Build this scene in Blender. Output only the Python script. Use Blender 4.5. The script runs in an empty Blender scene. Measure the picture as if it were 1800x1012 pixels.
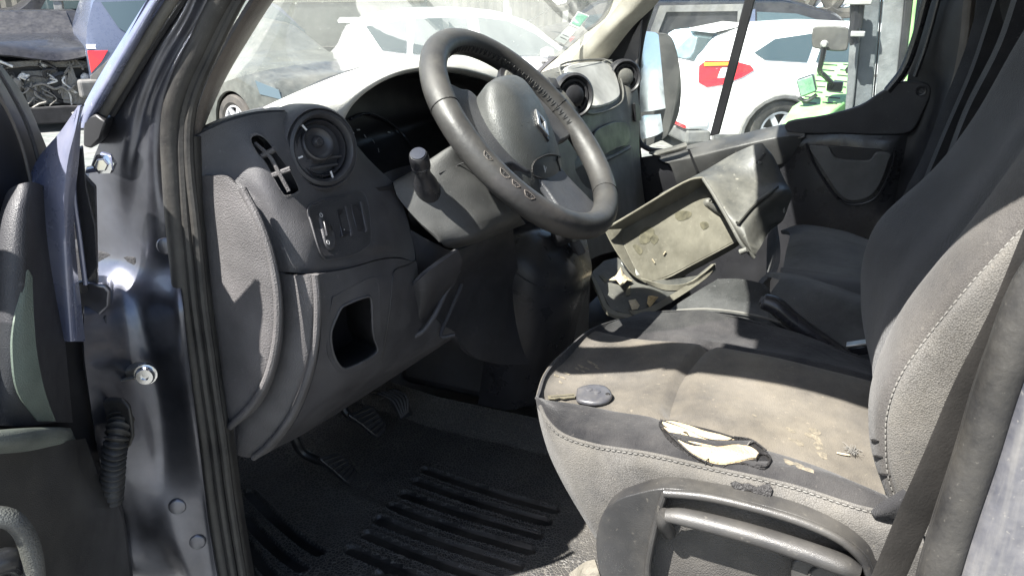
import bpy, bmesh, math, random
from mathutils import Vector, Matrix
from mathutils.bvhtree import BVHTree
PI = math.pi
random.seed(4)
sc = bpy.context.scene
col = sc.collection
# ------------------------------------------------------------------ camera
FPX = 1410.0
CAM = Vector((-.72, -.515, .98))
_p, _y = math.radians(20), math.radians(24)
FW = Vector((math.cos(_p)*math.cos(_y), math.cos(_p)*math.sin(_y), -math.sin(_p)))
RT = Vector((math.sin(_y), -math.cos(_y), 0))
UP = RT.cross(FW)
cd = bpy.data.cameras.new('camera'); cam = bpy.data.objects.new('camera', cd); col.objects.link(cam)
cd.lens = 36*FPX/1800; cd.sensor_width = 36; cd.clip_start = .02; cd.clip_end = 500
M = Matrix((RT, UP, -FW)).transposed().to_4x4(); M.translation = CAM
cam.matrix_world = M; sc.camera = cam
# ------------------------------------------------------------------ light
SUN = Vector((.63, -.33, -1.0)).normalized()          # direction the light travels
w = bpy.data.worlds.new("World"); sc.world = w; w.use_nodes = True
nt = w.node_tree; bg = nt.nodes['Background']; sk = nt.nodes.new('ShaderNodeTexSky')
sk.sky_type = 'NISHITA'; sk.sun_disc = False
sk.sun_elevation = math.asin(-SUN.z); sk.sun_rotation = math.atan2(-SUN.x, -SUN.y) % (2*PI)
sk.dust_density = 1.5
nt.links.new(sk.outputs[0], bg.inputs[0]); bg.inputs[1].default_value = .065
sl = bpy.data.lights.new('sun', 'SUN'); sl.energy = 5.0; sl.angle = math.radians(.5); sl.color = (1, .965, .91)
so = bpy.data.objects.new('sun', sl); col.objects.link(so)
so.rotation_euler = SUN.to_track_quat('-Z', 'Y').to_euler()
so.location = (-3, 2, 6)
sc.view_settings.view_transform = 'Standard'; sc.view_settings.look = 'None'
sc.view_settings.gamma = 1; sc.view_settings.use_curve_mapping = False
sc.view_settings.exposure = 2.15
sc.cycles.max_bounces = 8; sc.cycles.transparent_max_bounces = 16; sc.cycles.diffuse_bounces = 4
sc.cycles.use_denoising = True; sc.cycles.sample_clamp_indirect = 6
# ------------------------------------------------------------------ a ray through a pixel of the 1800 px wide photo
def V(px, py, x=None, y=None, z=None, pl=None, d=None):
    r = FW + RT*((px-900)/FPX) + UP*((506-py)/FPX)
    if x is not None: t = (x-CAM.x)/r.x
    elif y is not None: t = (y-CAM.y)/r.y
    elif z is not None: t = (z-CAM.z)/r.z
    elif pl is not None: t = (pl[0]-CAM).dot(pl[1])/r.dot(pl[1])
    else: t = d/r.length
    return CAM + r*t
def VX(*L): return [V(a[0], a[1], x=a[2]) for a in L]
def VS(x, *L): return [V(a[0], a[1], x=x) for a in L]
# ------------------------------------------------------------------ objects
def WM(o):
    if o is None: return Matrix()
    return WM(o.parent) @ o.matrix_parent_inverse @ Matrix.LocRotScale(o.location, o.rotation_euler, o.scale)
def link(o, parent=None, local=False):
    col.objects.link(o)
    if parent is not None:
        o.parent = parent
        if not local: o.matrix_parent_inverse = WM(parent).inverted()
    return o
def thing(name, label, cat, loc=(0, 0, 0), rz=0, group=None, kind=None):
    o = bpy.data.objects.new(name, None); o.empty_display_size = .05
    o.location = loc; o.rotation_euler = (0, 0, rz); col.objects.link(o)
    return tag(o, label, cat, group, kind)
def tag(o, label=None, cat=None, group=None, kind=None):
    if label: o['label'] = label
    if cat: o['category'] = cat
    if group: o['group'] = group
    if kind: o['kind'] = kind
    return o
def mk(name, bm, mat, parent=None, local=False, smooth=False, label=None, bev=0, bseg=2, ang=35, sub=0):
    me = bpy.data.meshes.new(name); bmesh.ops.recalc_face_normals(bm, faces=bm.faces[:]) if smooth != 'keep' else None
    bm.to_mesh(me); bm.free()
    me.materials.append(mat)
    o = bpy.data.objects.new(name, me); link(o, parent, local)
    if bev:
        b = o.modifiers.new('bevel', 'BEVEL'); b.width = bev; b.segments = bseg; b.limit_method = 'ANGLE'; b.angle_limit = math.radians(ang)
    if sub:
        s = o.modifiers.new('sub', 'SUBSURF'); s.levels = sub; s.render_levels = sub
    if smooth:
        for p in me.polygons: p.use_smooth = True
        if smooth is True and not sub:
            try:
                me.set_sharp_from_angle(angle=math.radians(ang if not bev else 50))
            except Exception: pass
    if label: o['label'] = label
    return o
def cr(P, n, closed=False):
    """Catmull-Rom through the points, n steps per span"""
    out = []; m = len(P)
    for i in range(m if closed else m-1):
        if closed: a, b, c, d = P[(i-1) % m], P[i], P[(i+1) % m], P[(i+2) % m]
        else:
            b, c = P[i], P[i+1]
            a = P[i-1] if i else b+(b-c); d = P[i+2] if i+2 < m else c+(c-b)
        for k in range(n):
            t = k/n
            out.append(.5*((2*b)+(c-a)*t+(2*a-5*b+4*c-d)*t*t+(3*b-a-3*c+d)*t*t*t))
    if not closed: out.append(P[-1].copy())
    return out
def grid(rows, nu=6, nv=6, fn=None):
    R = [cr(r, nu) for r in rows]
    cols = [cr([R[i][j] for i in range(len(R))], nv) for j in range(len(R[0]))]
    G = [[cols[j][i] for j in range(len(cols))] for i in range(len(cols[0]))]
    if fn: G = [[fn(G[i][j], i/nv, j/nu) for j in range(len(G[0]))] for i in range(len(G))]
    return G
def gridbm(G, thick=0, away=None, bm=None):
    """sheet over a point grid; thick>0 makes it a closed shell growing away from the eye side"""
    bm = bm or bmesh.new(); away = away or CAM
    n, m = len(G), len(G[0])
    def nrm(i, j):
        a = G[min(i+1, n-1)][j]-G[max(i-1, 0)][j]; b = G[i][min(j+1, m-1)]-G[i][max(j-1, 0)]
        v = a.cross(b)
        return v.normalized() if v.length > 1e-12 else Vector((0, 0, 1))
    A = [[bm.verts.new(G[i][j]) for j in range(m)] for i in range(n)]
    mid = G[n//2][m//2]; s = 1 if nrm(n//2, m//2).dot(away-mid) > 0 else -1
    for i in range(n-1):
        for j in range(m-1):
            q = (A[i][j], A[i+1][j], A[i+1][j+1], A[i][j+1])
            bm.faces.new(q if s > 0 else q[::-1])
    if thick:
        B = [[bm.verts.new(G[i][j]-nrm(i, j)*s*thick) for j in range(m)] for i in range(n)]
        for i in range(n-1):
            for j in range(m-1):
                q = (B[i][j], B[i][j+1], B[i+1][j+1], B[i+1][j])
                bm.faces.new(q if s > 0 else q[::-1])
        E = [(i, 0) for i in range(n)]+[(n-1, j) for j in range(1, m)]+[(i, m-1) for i in range(n-2, -1, -1)]+[(0, j) for j in range(m-2, 0, -1)]
        for k in range(len(E)):
            a, b = E[k], E[(k+1) % len(E)]
            bm.faces.new((A[a[0]][a[1]], B[a[0]][a[1]], B[b[0]][b[1]], A[b[0]][b[1]]))
    return bm
def patch(name, rows, mat, parent=None, nu=6, nv=6, thick=.004, fn=None, ur=None, away=None, label=None, local=False, bev=0):
    G = grid(rows, nu, nv, fn)
    if ur: G = [r[int(ur[0]*nu):int(ur[1]*nu)+1] for r in G]
    return mk(name, gridbm(G, thick, away), mat, parent, local=local, smooth=True, label=label, ang=55, bev=bev)
def ngon(bm, pts):
    vs = [bm.verts.new(p) for p in pts]; return vs, bm.faces.new(vs)
def prism_bm(pts, off, bm=None):
    """outline swept by the vector off"""
    bm = bm or bmesh.new()
    a = [bm.verts.new(p) for p in pts]; b = [bm.verts.new(p+off) for p in pts]
    bm.faces.new(a); bm.faces.new(b[::-1]); n = len(a)
    for i in range(n): bm.faces.new((a[i], b[i], b[(i+1) % n], a[(i+1) % n]))
    return bm
def prism(name, pts, off, mat, parent=None, bev=.002, bseg=2, sm=0, label=None, local=False, smooth=True):
    if sm: pts = cr(pts, sm, True)
    bm = prism_bm(pts, Vector(off))
    return mk(name, bm, mat, parent, bev=bev, bseg=bseg, smooth=smooth, label=label, local=local)
def ring_bm(outer, inner, off, bm=None):
    """frame between two outlines with the same number of points"""
    bm = bm or bmesh.new(); n = len(outer)
    L = [[bm.verts.new(p) for p in q] for q in (outer, inner, [p+off for p in inner], [p+off for p in outer])]
    for k in range(4):
        A, B = L[k], L[(k+1) % 4]
        for i in range(n): bm.faces.new((A[i], A[(i+1) % n], B[(i+1) % n], B[i]))
    return bm
def tube_bm(P, r, seg=10, bm=None, closed=False, flat=1.0, upv=None, caps=True):
    bm = bm or bmesh.new(); n = len(P); rings = []
    rr = r if isinstance(r, (list, tuple)) else [r]*n
    N = None
    for i in range(n):
        if closed: t = P[(i+1) % n]-P[(i-1) % n]
        else: t = P[min(i+1, n-1)]-P[max(i-1, 0)]
        t.normalize()
        if N is None: N = (upv or (Vector((0, 0, 1)) if abs(t.z) < .9 else Vector((1, 0, 0))))
        if upv is not None: N = upv
        N = (N-t*N.dot(t)).normalized(); Bn = t.cross(N)
        rings.append([bm.verts.new(P[i]+(N*math.cos(a)*flat+Bn*math.sin(a))*rr[i]) for a in [2*PI*k/seg for k in range(seg)]])
    for i in range(n if closed else n-1):
        A, B = rings[i], rings[(i+1) % n]
        for k in range(seg): bm.faces.new((A[k], A[(k+1) % seg], B[(k+1) % seg], B[k]))
    if not closed and caps:
        bm.faces.new(rings[0][::-1]); bm.faces.new(rings[-1])
    return bm
def tube(name, P, r, mat, parent=None, seg=10, sm=4, **k):
    kk = {a: k.pop(a) for a in ('closed', 'flat', 'upv') if a in k}
    if sm and len(P) > 2:
        n0 = len(P); P = cr(P, sm, kk.get('closed', False))
        if isinstance(r, (list, tuple)): r = [a.x for a in cr([Vector((q, 0, 0)) for q in r], sm, kk.get('closed', False))]
    return mk(name, tube_bm(P, r, seg, **kk), mat, parent, smooth=True, **k)
def box_bm(lo, hi, bm=None, mtx=None):
    bm = bm or bmesh.new()
    vs = [bm.verts.new((x, y, z)) for x in (lo[0], hi[0]) for y in (lo[1], hi[1]) for z in (lo[2], hi[2])]
    if mtx is not None:
        for v in vs: v.co = mtx @ v.co
    for f in ((0, 1, 3, 2), (4, 6, 7, 5), (0, 4, 5, 1), (2, 3, 7, 6), (0, 2, 6, 4), (1, 5, 7, 3)): bm.faces.new([vs[i] for i in f])
    return bm
def box(name, lo, hi, mat, parent=None, bev=.003, local=False, mtx=None, label=None, bseg=2):
    return mk(name, box_bm(lo, hi, mtx=mtx), mat, parent, bev=bev, bseg=bseg, smooth=True, local=local, label=label)
def frame_of(n, up=Vector((0, 0, 1))):
    n = n.normalized(); u = up.cross(n)
    if u.length < 1e-6: u = Vector((1, 0, 0))
    u.normalize(); return u, n.cross(u), n
def lathe_bm(c, axis, prof, seg=24, bm=None, sy=1.0):
    """profile (radius, height) turned about the axis"""
    bm = bm or bmesh.new(); u, v, n = frame_of(axis); R = []
    for r, h in prof:
        if r < 1e-6: R.append([bm.verts.new(c+n*h)])
        else: R.append([bm.verts.new(c+n*h+(u*math.cos(a)+v*math.sin(a)*sy)*r) for a in [2*PI*k/seg for k in range(seg)]])
    for A, B in zip(R, R[1:]):
        for k in range(seg):
            l = (k+1) % seg
            if len(A) == 1 and len(B) == 1: continue
            if len(A) == 1: bm.faces.new((A[0], B[l], B[k]))
            elif len(B) == 1: bm.faces.new((A[k], A[l], B[0]))
            else: bm.faces.new((A[k], A[l], B[l], B[k]))
    return bm
def lathe(name, c, axis, prof, mat, parent=None, seg=24, sy=1.0, **k):
    return mk(name, lathe_bm(c, axis, prof, seg, sy=sy), mat, parent, smooth=True, **k)
def cut(o, cutters):
    """boolean recesses, applied"""
    tmp = []
    for c in cutters:
        me = bpy.data.meshes.new('c'); bmesh.ops.recalc_face_normals(c, faces=c.faces[:]); c.to_mesh(me); c.free()
        me.materials.append(o.data.materials[0])
        co = bpy.data.objects.new('c', me); col.objects.link(co); tmp.append(co)
        m = o.modifiers.new('cut', 'BOOLEAN'); m.operation = 'DIFFERENCE'; m.solver = 'EXACT'; m.object = co
    dg = bpy.context.evaluated_depsgraph_get(); dg.update()
    me = bpy.data.meshes.new_from_object(o.evaluated_get(dg))
    o.modifiers.clear(); o.data = me
    for co in tmp: bpy.data.objects.remove(co)
    return o
def bvh(*obs):
    dg = bpy.context.evaluated_depsgraph_get(); dg.update(); out = []
    for o in obs:
        e = o.evaluated_get(dg); m = e.to_mesh(); W = e.matrix_world
        out.append(BVHTree.FromPolygons([W @ v.co for v in m.vertices], [tuple(p.vertices) for p in m.polygons]))
    def on(px, py, off=0, fb=None):
        r = (FW + RT*((px-900)/FPX) + UP*((506-py)/FPX)).normalized(); best = None
        for t in out:
            h = t.ray_cast(CAM, r)
            if h[0] is not None and (best is None or h[3] < best[3]): best = h
        if best is None:
            if fb == 'no': return None
            for rad in (3, 7, 14, 25):
                for k in range(12):
                    q = on(px+rad*math.cos(k*PI/6), py+rad*math.sin(k*PI/6), off, 'no')
                    if q: return q
            return None
        n = best[1]; n = n if n.dot(r) < 0 else -n
        return best[0]+n*off
    return on
# ------------------------------------------------------------------ materials
def mat(name, base, rough=.5, dust=None, bump=None, metal=0, spec=.5, coat=0, sheen=0, var=None, emit=None, cells=None, streak=None):
    """base colour with slow variation, settled dust / dirt and fine relief
    dust: (colour, amount, scale, top)   bump: [(kind, scale, strength_m), ...]   var: (colour, amount, scale)"""
    m = bpy.data.materials.new(name); m.use_nodes = True; T = m.node_tree; N = T.nodes; K = T.links.new
    b = N['Principled BSDF']; b.inputs['Metallic'].default_value = metal; b.inputs['Specular IOR Level'].default_value = spec
    b.inputs['Coat Weight'].default_value = coat; b.inputs['Coat Roughness'].default_value = .065
    b.inputs['Sheen Weight'].default_value = sheen
    tc = N.new('ShaderNodeTexCoord'); co = tc.outputs['Object']
    def noise(s, d=4, r=.55):
        n = N.new('ShaderNodeTexNoise'); n.inputs['Scale'].default_value = s; n.inputs['Detail'].default_value = d
        n.inputs['Roughness'].default_value = r; K(co, n.inputs['Vector']); return n.outputs[0]
    def mp(v, a, bb, c=0, d=1):
        n = N.new('ShaderNodeMapRange'); K(v, n.inputs[0])
        for i, q in enumerate((a, bb, c, d)): n.inputs[1+i].default_value = q
        return n.outputs[0]
    def mul(a, bq, op='MULTIPLY'):
        n = N.new('ShaderNodeMath'); n.operation = op
        for i, q in enumerate((a, bq)):
            if isinstance(q, (int, float)): n.inputs[i].default_value = q
            else: K(q, n.inputs[i])
        n.use_clamp = (op != 'SUBTRACT'); return n.outputs[0]
    def mix(f, a, c):
        n = N.new('ShaderNodeMix'); n.data_type = 'RGBA'
        if isinstance(f, (int, float)): n.inputs[0].default_value = f
        else: K(f, n.inputs[0])
        for i, q in ((6, a), (7, c)):
            if isinstance(q, tuple): n.inputs[i].default_value = (*q[:3], 1)
            else: K(q, n.inputs[i])
        return n.outputs[2]
    c = tuple(base)
    v2 = tuple(min(1, q*1.35) for q in base); v1 = tuple(q*.7 for q in base)
    c = mix(mp(noise(9, 5), .35, .68), v1, v2) if metal < 1 and not coat > .65 else mix(0.0, c, c)
    if var: c = mix(mul(mp(noise(var[2], 6, .65), .45, .65), var[1]), c, var[0])
    if cells:
        n = N.new('ShaderNodeTexVoronoi'); n.feature = 'DISTANCE_TO_EDGE'; n.inputs['Scale'].default_value = cells[0]; K(co, n.inputs['Vector'])
        c = mix(mul(mul(mp(n.outputs['Distance'], .16, .03), mp(noise(7, 4), .3, .65, .35, 1)), cells[2]), c, cells[1])
    if streak:
        mpn = N.new('ShaderNodeMapping'); K(co, mpn.inputs[0]); mpn.inputs['Scale'].default_value = streak[0]
        n = N.new('ShaderNodeTexNoise'); n.inputs['Scale'].default_value = 1; n.inputs['Detail'].default_value = 6; K(mpn.outputs[0], n.inputs['Vector'])
        c = mix(mul(mp(n.outputs[0], .48, .66), streak[2]), c, streak[1])
    ro = mp(noise(23, 4), .3, .7, max(.02, rough-.09), min(1, rough+.09))
    if dust:
        dc, am, s, top = dust
        f = mul(mp(noise(s, 8, .68), .38, .72), am)
        if top:
            g = N.new('ShaderNodeNewGeometry'); sp = N.new('ShaderNodeSeparateXYZ'); K(g.outputs['Normal'], sp.inputs[0])
            f = mul(f, mp(sp.outputs[2], -.2, .8, 1-top, 1))
        sp2 = mul(mp(noise(s*22, 3, .5), .66, .75), am*.8)   # specks
        f = mul(f, sp2, 'ADD')
        c = mix(f, c, dc); ro = mul(mul(f, .5), ro, 'ADD')
    K(c, b.inputs['Base Color']) if not isinstance(c, tuple) else None
    K(ro, b.inputs['Roughness'])
    last = None
    for kind, s, st in (bump or []):
        if kind == 'noise': h = noise(s, 3)
        elif kind in ('cell', 'grain', 'hex'):
            n = N.new('ShaderNodeTexVoronoi'); n.inputs['Scale'].default_value = s; K(co, n.inputs['Vector'])
            if kind != 'grain':
                n.feature = 'DISTANCE_TO_EDGE'; h = mp(n.outputs['Distance'], 0, .12 if kind == 'hex' else .25)
            else: h = n.outputs['Distance']
        elif kind == 'weave':
            n = N.new('ShaderNodeTexVoronoi'); n.inputs['Scale'].default_value = s*.36; K(co, n.inputs['Vector']); h = n.outputs['Distance']
        elif kind == 'sines':
            hs = []
            for ax in ((1, 1, .6), (-.6, 1, 1)):
                vt = N.new('ShaderNodeVectorMath'); vt.operation = 'DOT_PRODUCT'; K(co, vt.inputs[0]); vt.inputs[1].default_value = ax
                sn = N.new('ShaderNodeMath'); sn.operation = 'SINE'; m0 = N.new('ShaderNodeMath'); m0.operation = 'MULTIPLY'
                K(vt.outputs['Value'], m0.inputs[0]); m0.inputs[1].default_value = s; K(m0.outputs[0], sn.inputs[0]); hs.append(sn.outputs[0])
            n = N.new('ShaderNodeMath'); n.operation = 'MULTIPLY'; K(hs[0], n.inputs[0]); K(hs[1], n.inputs[1]); h = mp(n.outputs[0], -1, 1)
        bp = N.new('ShaderNodeBump'); bp.inputs['Strength'].default_value = 1; bp.inputs['Distance'].default_value = st
        K(h, bp.inputs['Height'])
        if last is not None: K(last, bp.inputs['Normal'])
        last = bp.outputs[0]
    if last is not None: K(last, b.inputs['Normal'])
    if emit:
        b.inputs['Emission Color'].default_value = (*emit[:3], 1); b.inputs['Emission Strength'].default_value = emit[3]
    return m
def glass(name, dirt=.1, dcol=(.75, .8, .72), tint=(.93, .97, .95), scale=3, streak=0):
    m = bpy.data.materials.new(name); m.use_nodes = True; T = m.node_tree; N = T.nodes; K = T.links.new; N.remove(N['Principled BSDF'])
    out = N['Material Output']
    tr = N.new('ShaderNodeBsdfTransparent'); tr.inputs[0].default_value = (*tint, 1)
    gl = N.new('ShaderNodeBsdfGlossy'); gl.inputs['Roughness'].default_value = .02
    fr = N.new('ShaderNodeFresnel'); fr.inputs[0].default_value = 1.45
    fm = N.new('ShaderNodeMath'); fm.operation = 'MULTIPLY'; K(fr.outputs[0], fm.inputs[0]); fm.inputs[1].default_value = .4
    m1 = N.new('ShaderNodeMixShader'); K(fm.outputs[0], m1.inputs[0]); K(tr.outputs[0], m1.inputs[1]); K(gl.outputs[0], m1.inputs[2])
    df = N.new('ShaderNodeBsdfDiffuse'); df.inputs[0].default_value = (*dcol, 1)
    tl = N.new('ShaderNodeBsdfTranslucent'); tl.inputs[0].default_value = (*dcol, 1)
    m2 = N.new('ShaderNodeMixShader'); m2.inputs[0].default_value = .6; K(df.outputs[0], m2.inputs[1]); K(tl.outputs[0], m2.inputs[2])
    tc = N.new('ShaderNodeTexCoord')
    def noi(s, d, a, b, lo, hi):
        n = N.new('ShaderNodeTexNoise'); n.inputs['Scale'].default_value = s; n.inputs['Detail'].default_value = d; K(tc.outputs['Object'], n.inputs['Vector'])
        r = N.new('ShaderNodeMapRange'); K(n.outputs[0], r.inputs[0])
        for i, q in enumerate((a, b, lo, hi)): r.inputs[1+i].default_value = q
        return r.outputs[0]
    a = noi(scale, 5, .3, .75, dirt*.8, dirt*1.25); s = noi(scale*45, 2, .68, .78, 0, dirt*2.5)
    ad = N.new('ShaderNodeMath'); ad.operation = 'ADD'; ad.use_clamp = True; K(a, ad.inputs[0]); K(s, ad.inputs[1])
    m3 = N.new('ShaderNodeMixShader'); K(ad.outputs[0], m3.inputs[0]); K(m1.outputs[0], m3.inputs[1]); K(m2.outputs[0], m3.inputs[2])
    K(m3.outputs[0], out.inputs[0]); return m
TAN = (.27, .25, .21)
DUST = (.17, .167, .165)
mt = {}
mt['dash'] = mat('grained_charcoal_plastic', (.043, .042, .047), .48, (DUST, .4, 6, .5), [('grain', 900, .0004)])
mt['dash_soft'] = mat('stippled_grey_plastic', (.070, .066, .067), .62, (DUST, .3, 5, .4), [('grain', 520, .0006)])
mt['dash_dark'] = mat('dark_dash_plastic', (.022, .022, .026), .5, (DUST, .25, 4, .6), [('grain', 800, .0004)])
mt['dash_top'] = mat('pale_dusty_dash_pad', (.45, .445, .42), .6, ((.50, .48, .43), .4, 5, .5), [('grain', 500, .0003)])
mt['dash_mid'] = mat('grey_dusty_dash_pad', (.095, .094, .088), .5, ((.3, .29, .25), .5, 4, .5), [('grain', 500, .0007)])
mt['black'] = mat('matt_black_plastic', (.012, .012, .014), .45, (DUST, .12, 6, .7))
mt['blacksatin'] = mat('satin_black_plastic', (.018, .018, .021), .3, (DUST, .12, 6, .7))
mt['vent'] = mat('vent_black_plastic', (.022, .022, .025), .38, (DUST, .2, 30, .4))
mt['rubber'] = mat('weathered_black_rubber', (.016, .0155, .0155), .5, (TAN, .16, 12, .2), [('noise', 160, .0006)])
mt['rubber_grey'] = mat('greyed_rubber', (.075, .07, .062), .6, (TAN, .25, 12, .2), [('noise', 120, .0006)])
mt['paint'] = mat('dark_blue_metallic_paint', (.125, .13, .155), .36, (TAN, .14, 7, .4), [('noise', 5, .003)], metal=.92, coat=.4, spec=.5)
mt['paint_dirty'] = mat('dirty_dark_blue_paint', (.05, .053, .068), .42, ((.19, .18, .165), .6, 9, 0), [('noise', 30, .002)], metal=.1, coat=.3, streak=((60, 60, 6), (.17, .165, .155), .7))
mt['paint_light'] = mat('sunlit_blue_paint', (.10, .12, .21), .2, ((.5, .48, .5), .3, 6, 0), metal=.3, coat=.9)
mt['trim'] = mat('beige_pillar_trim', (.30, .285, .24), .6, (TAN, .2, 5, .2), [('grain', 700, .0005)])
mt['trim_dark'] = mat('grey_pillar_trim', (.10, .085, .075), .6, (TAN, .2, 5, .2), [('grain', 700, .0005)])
mt['wheel'] = mat('worn_grey_leather', (.030, .029, .029), .42, ((.095, .088, .078), .4, 14, .5), [('noise', 120, .0004)])
mt['airbag'] = mat('grained_airbag_plastic', (.052, .054, .053), .36, (DUST, .3, 8, .6), [('grain', 700, .0004)])
mt['airbag_dk'] = mat('dark_spoke_plastic', (.030, .031, .036), .42, (DUST, .25, 8, .6), [('grain', 700, .0005)])
mt['shroud'] = mat('column_cover_plastic', (.045, .045, .045), .5, (DUST, .3, 8, .7), [('grain', 900, .0004)])
mt['fab_dark'] = mat('charcoal_knit_fabric', (.024, .024, .026), .95, ((.085, .08, .073), .4, 9, .5), [('weave', 1500, .0006), ('noise', 26, .004)], sheen=.1, spec=.05, cells=(560, (.006, .006, .006), .5))
mt['fab_light'] = mat('dusty_taupe_fabric', (.086, .079, .069), .95, ((.185, .162, .125), .6, 6, .3), [('weave', 1700, .0005), ('noise', 14, .004)], sheen=.1, spec=.05, cells=(560, (.030, .028, .025), .55), var=((.045, .042, .040), .5, 7))
mt['fab_side'] = mat('coarse_grey_weave', (.092, .089, .085), .85, ((.17, .157, .132), .45, 6, .2), [('weave', 1500, .0007)], sheen=.1, spec=.06, cells=(430, (.022, .021, .020), .75))
mt['fab_black'] = mat('black_fabric', (.012, .012, .014), .95, (DUST, .2, 8, .6), [('weave', 1500, .0008)], sheen=.15, spec=.15)
mt['fab_bench'] = mat('bench_fabric', (.030, .031, .031), .95, (DUST, .35, 7, .6), [('weave', 1500, .0008), ('noise', 12, .006)], sheen=.15, spec=.15)
mt['seatbase'] = mat('scuffed_seat_plastic', (.024, .024, .025), .36, ((.15, .138, .115), .36, 6, .35), [('grain', 800, .0002)])
mt['seatpan'] = mat('dusty_seat_plastic', (.048, .045, .042), .6, ((.15, .138, .115), .5, 8, .3), [('grain', 600, .0008)])
mt['stitch'] = mat('pale_thread', (.13, .125, .115), .8)
mt['foam'] = mat('torn_cream_foam', (.42, .35, .23), .9, ((.45, .25, .08), .35, 40, 0), [('noise', 200, .003)])
mt['char'] = mat('charred_fabric_edge', (.010, .009, .009), .6, None, [('noise', 300, .003)])
mt['belt'] = mat('brown_black_webbing', (.013, .0115, .010), .85, ((.06, .055, .05), .3, 9, .2), [('noise', 300, .0004)])
mt['belt_grey'] = mat('grey_webbing', (.11, .11, .115), .8, None, [('weave', 1800, .0006)])
mt['metal'] = mat('dull_steel', (.42, .40, .37), .4, (TAN, .4, 20, 0), metal=.9)
mt['chrome'] = mat('chromed_metal', (.7, .7, .7), .15, None, metal=1)
mt['mat'] = mat('black_rubber_mat', (.028, .028, .029), .5, ((.15, .138, .118), .42, 5, .3), [('hex', 150, .0015)], cells=(150, (.14, .132, .118), .85))
mt['mat_smooth'] = mat('smooth_black_rubber', (.016, .016, .017), .34, ((.15, .135, .11), .35, 9, .3), [('noise', 60, .001)])
mt['carpet'] = mat('dark_carpet', (.012, .012, .014), .95, (DUST, .12, 8, .5), [('noise', 300, .002)])
mt['box'] = mat('dusty_olive_box_plastic', (.13, .122, .098), .55, ((.23, .215, .17), .7, 5, 0), [('noise', 25, .002)], var=((.06, .055, .04), .5, 8))
mt['boxout'] = mat('dusty_black_box_plastic', (.040, .041, .040), .42, ((.20, .19, .16), .65, 4, .3), [('noise', 60, .0008)])
mt['debris'] = mat('pale_debris', (.42, .36, .26), .8, ((.25, .18, .1), .4, 40, 0), [('noise', 150, .004)])
mt['white'] = mat('white_print', (.75, .75, .74), .6)
mt['greysym'] = mat('grey_print', (.42, .42, .42), .6)
mt['ledge'] = mat('satin_ledge_plastic', (.040, .041, .043), .40, ((.16, .152, .135), .55, 4, .5), [('grain', 700, .0003)])
mt['lining'] = mat('grey_headlining', (.30, .29, .27), .9, (DUST, .15, 4, 0))
mt['windshield'] = glass('dusty_windscreen_glass', .105, (.78, .82, .74), (.95, .98, .95), 2.2)
mt['sideglass'] = glass('dusty_side_glass', .05, (.8, .84, .78), (.90, .95, .92), 4)
mt['mirror'] = mat('mirror_glass', (.92, .94, .95), .02, None, metal=1)
mt['gauge'] = mat('gauge_print', (.45, .45, .45), .6)
# ================================================================== VAN BODY
VB = thing('van_body', 'dark blue van body with open front doorway, dirty sill pillars and dusty windscreen', 'van body', (0, 0, -.3))
def seal_pts(pts, x): return [V(a, b, x=x) for a, b in pts]
# door jamb: painted, from the seal flange outward and forward to the hinge gap
JR = [  # rows from top to bottom: (px, py, x)
 [(322, -60, -.045), (352, -60, -.052), (366, -60, -.035), (392, -60, -.040), (425, -60, -.012), (440, -60, .004)],
 [(292, 20, -.045), (320, 20, -.052), (336, 20, -.035), (358, 20, -.038), (385, 20, -.012), (398, 20, .004)],
 [(246, 100, -.050), (272, 100, -.056), (292, 100, -.036), (312, 100, -.036), (334, 100, -.010), (350, 100, .004)],
 [(205, 180, -.052), (238, 180, -.060), (258, 180, -.036), (276, 180, -.034), (300, 180, -.008), (318, 180, .004)],
 [(180, 240, -.050), (222, 240, -.060), (246, 240, -.036), (268, 240, -.036), (290, 240, -.008), (306, 240, .004)],
 [(158, 300, -.040), (206, 300, -.058), (238, 300, -.036), (268, 300, -.034), (288, 300, -.006), (302, 300, .004)],
 [(150, 380, -.030), (196, 380, -.048), (234, 380, -.034), (270, 380, -.026), (292, 380, -.004), (305, 380, .004)],
 [(150, 460, -.020), (196, 460, -.034), (232, 460, -.026), (270, 460, -.014), (298, 460, .000), (312, 460, .004)],
 [(148, 540, -.085), (190, 540, -.060), (226, 540, -.036), (262, 540, -.024), (305, 540, -.004), (322, 540, .004)],
 [(148, 620, -.110), (190, 620, -.080), (232, 620, -.050), (268, 620, -.032), (312, 620, -.010), (330, 620, .004)],
 [(158, 700, -.115), (200, 700, -.086), (242, 700, -.056), (280, 700, -.034), (324, 700, -.012), (340, 700, .004)],
 [(170, 780, -.115), (212, 780, -.086), (256, 780, -.056), (288, 780, -.036), (336, 780, -.014), (350, 780, .004)],
 [(182, 850, -.095), (224, 850, -.076), (262, 850, -.058), (292, 850, -.044), (345, 850, -.016), (358, 850, .004)],
 [(196, 930, -.085), (232, 930, -.072), (270, 930, -.060), (306, 930, -.052), (355, 930, -.016), (368, 930, .004)],
 [(206, 1012, -.09), (246, 1012, -.07), (300, 1012, -.050), (335, 1012, -.046), (368, 1012, -.016), (382, 1012, .004)],
 [(216, 1090, -.010), (260, 1090, -.014), (320, 1090, -.026), (350, 1090, -.036), (382, 1090, -.014), (396, 1090, .004)]]
JR = [[(a, b, x*.35 if b < 480 else (-.028 if (k == 4 and b > 520) else (-.024 if (k == 5 and b > 520) else x))) for k, (a, b, x) in enumerate(r)] for r in JR]
jamb = patch('door_jamb', [VX(*r) for r in JR], mt['paint'], VB, nu=7, nv=5, thick=.003)
on_j = bvh(jamb)
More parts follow.
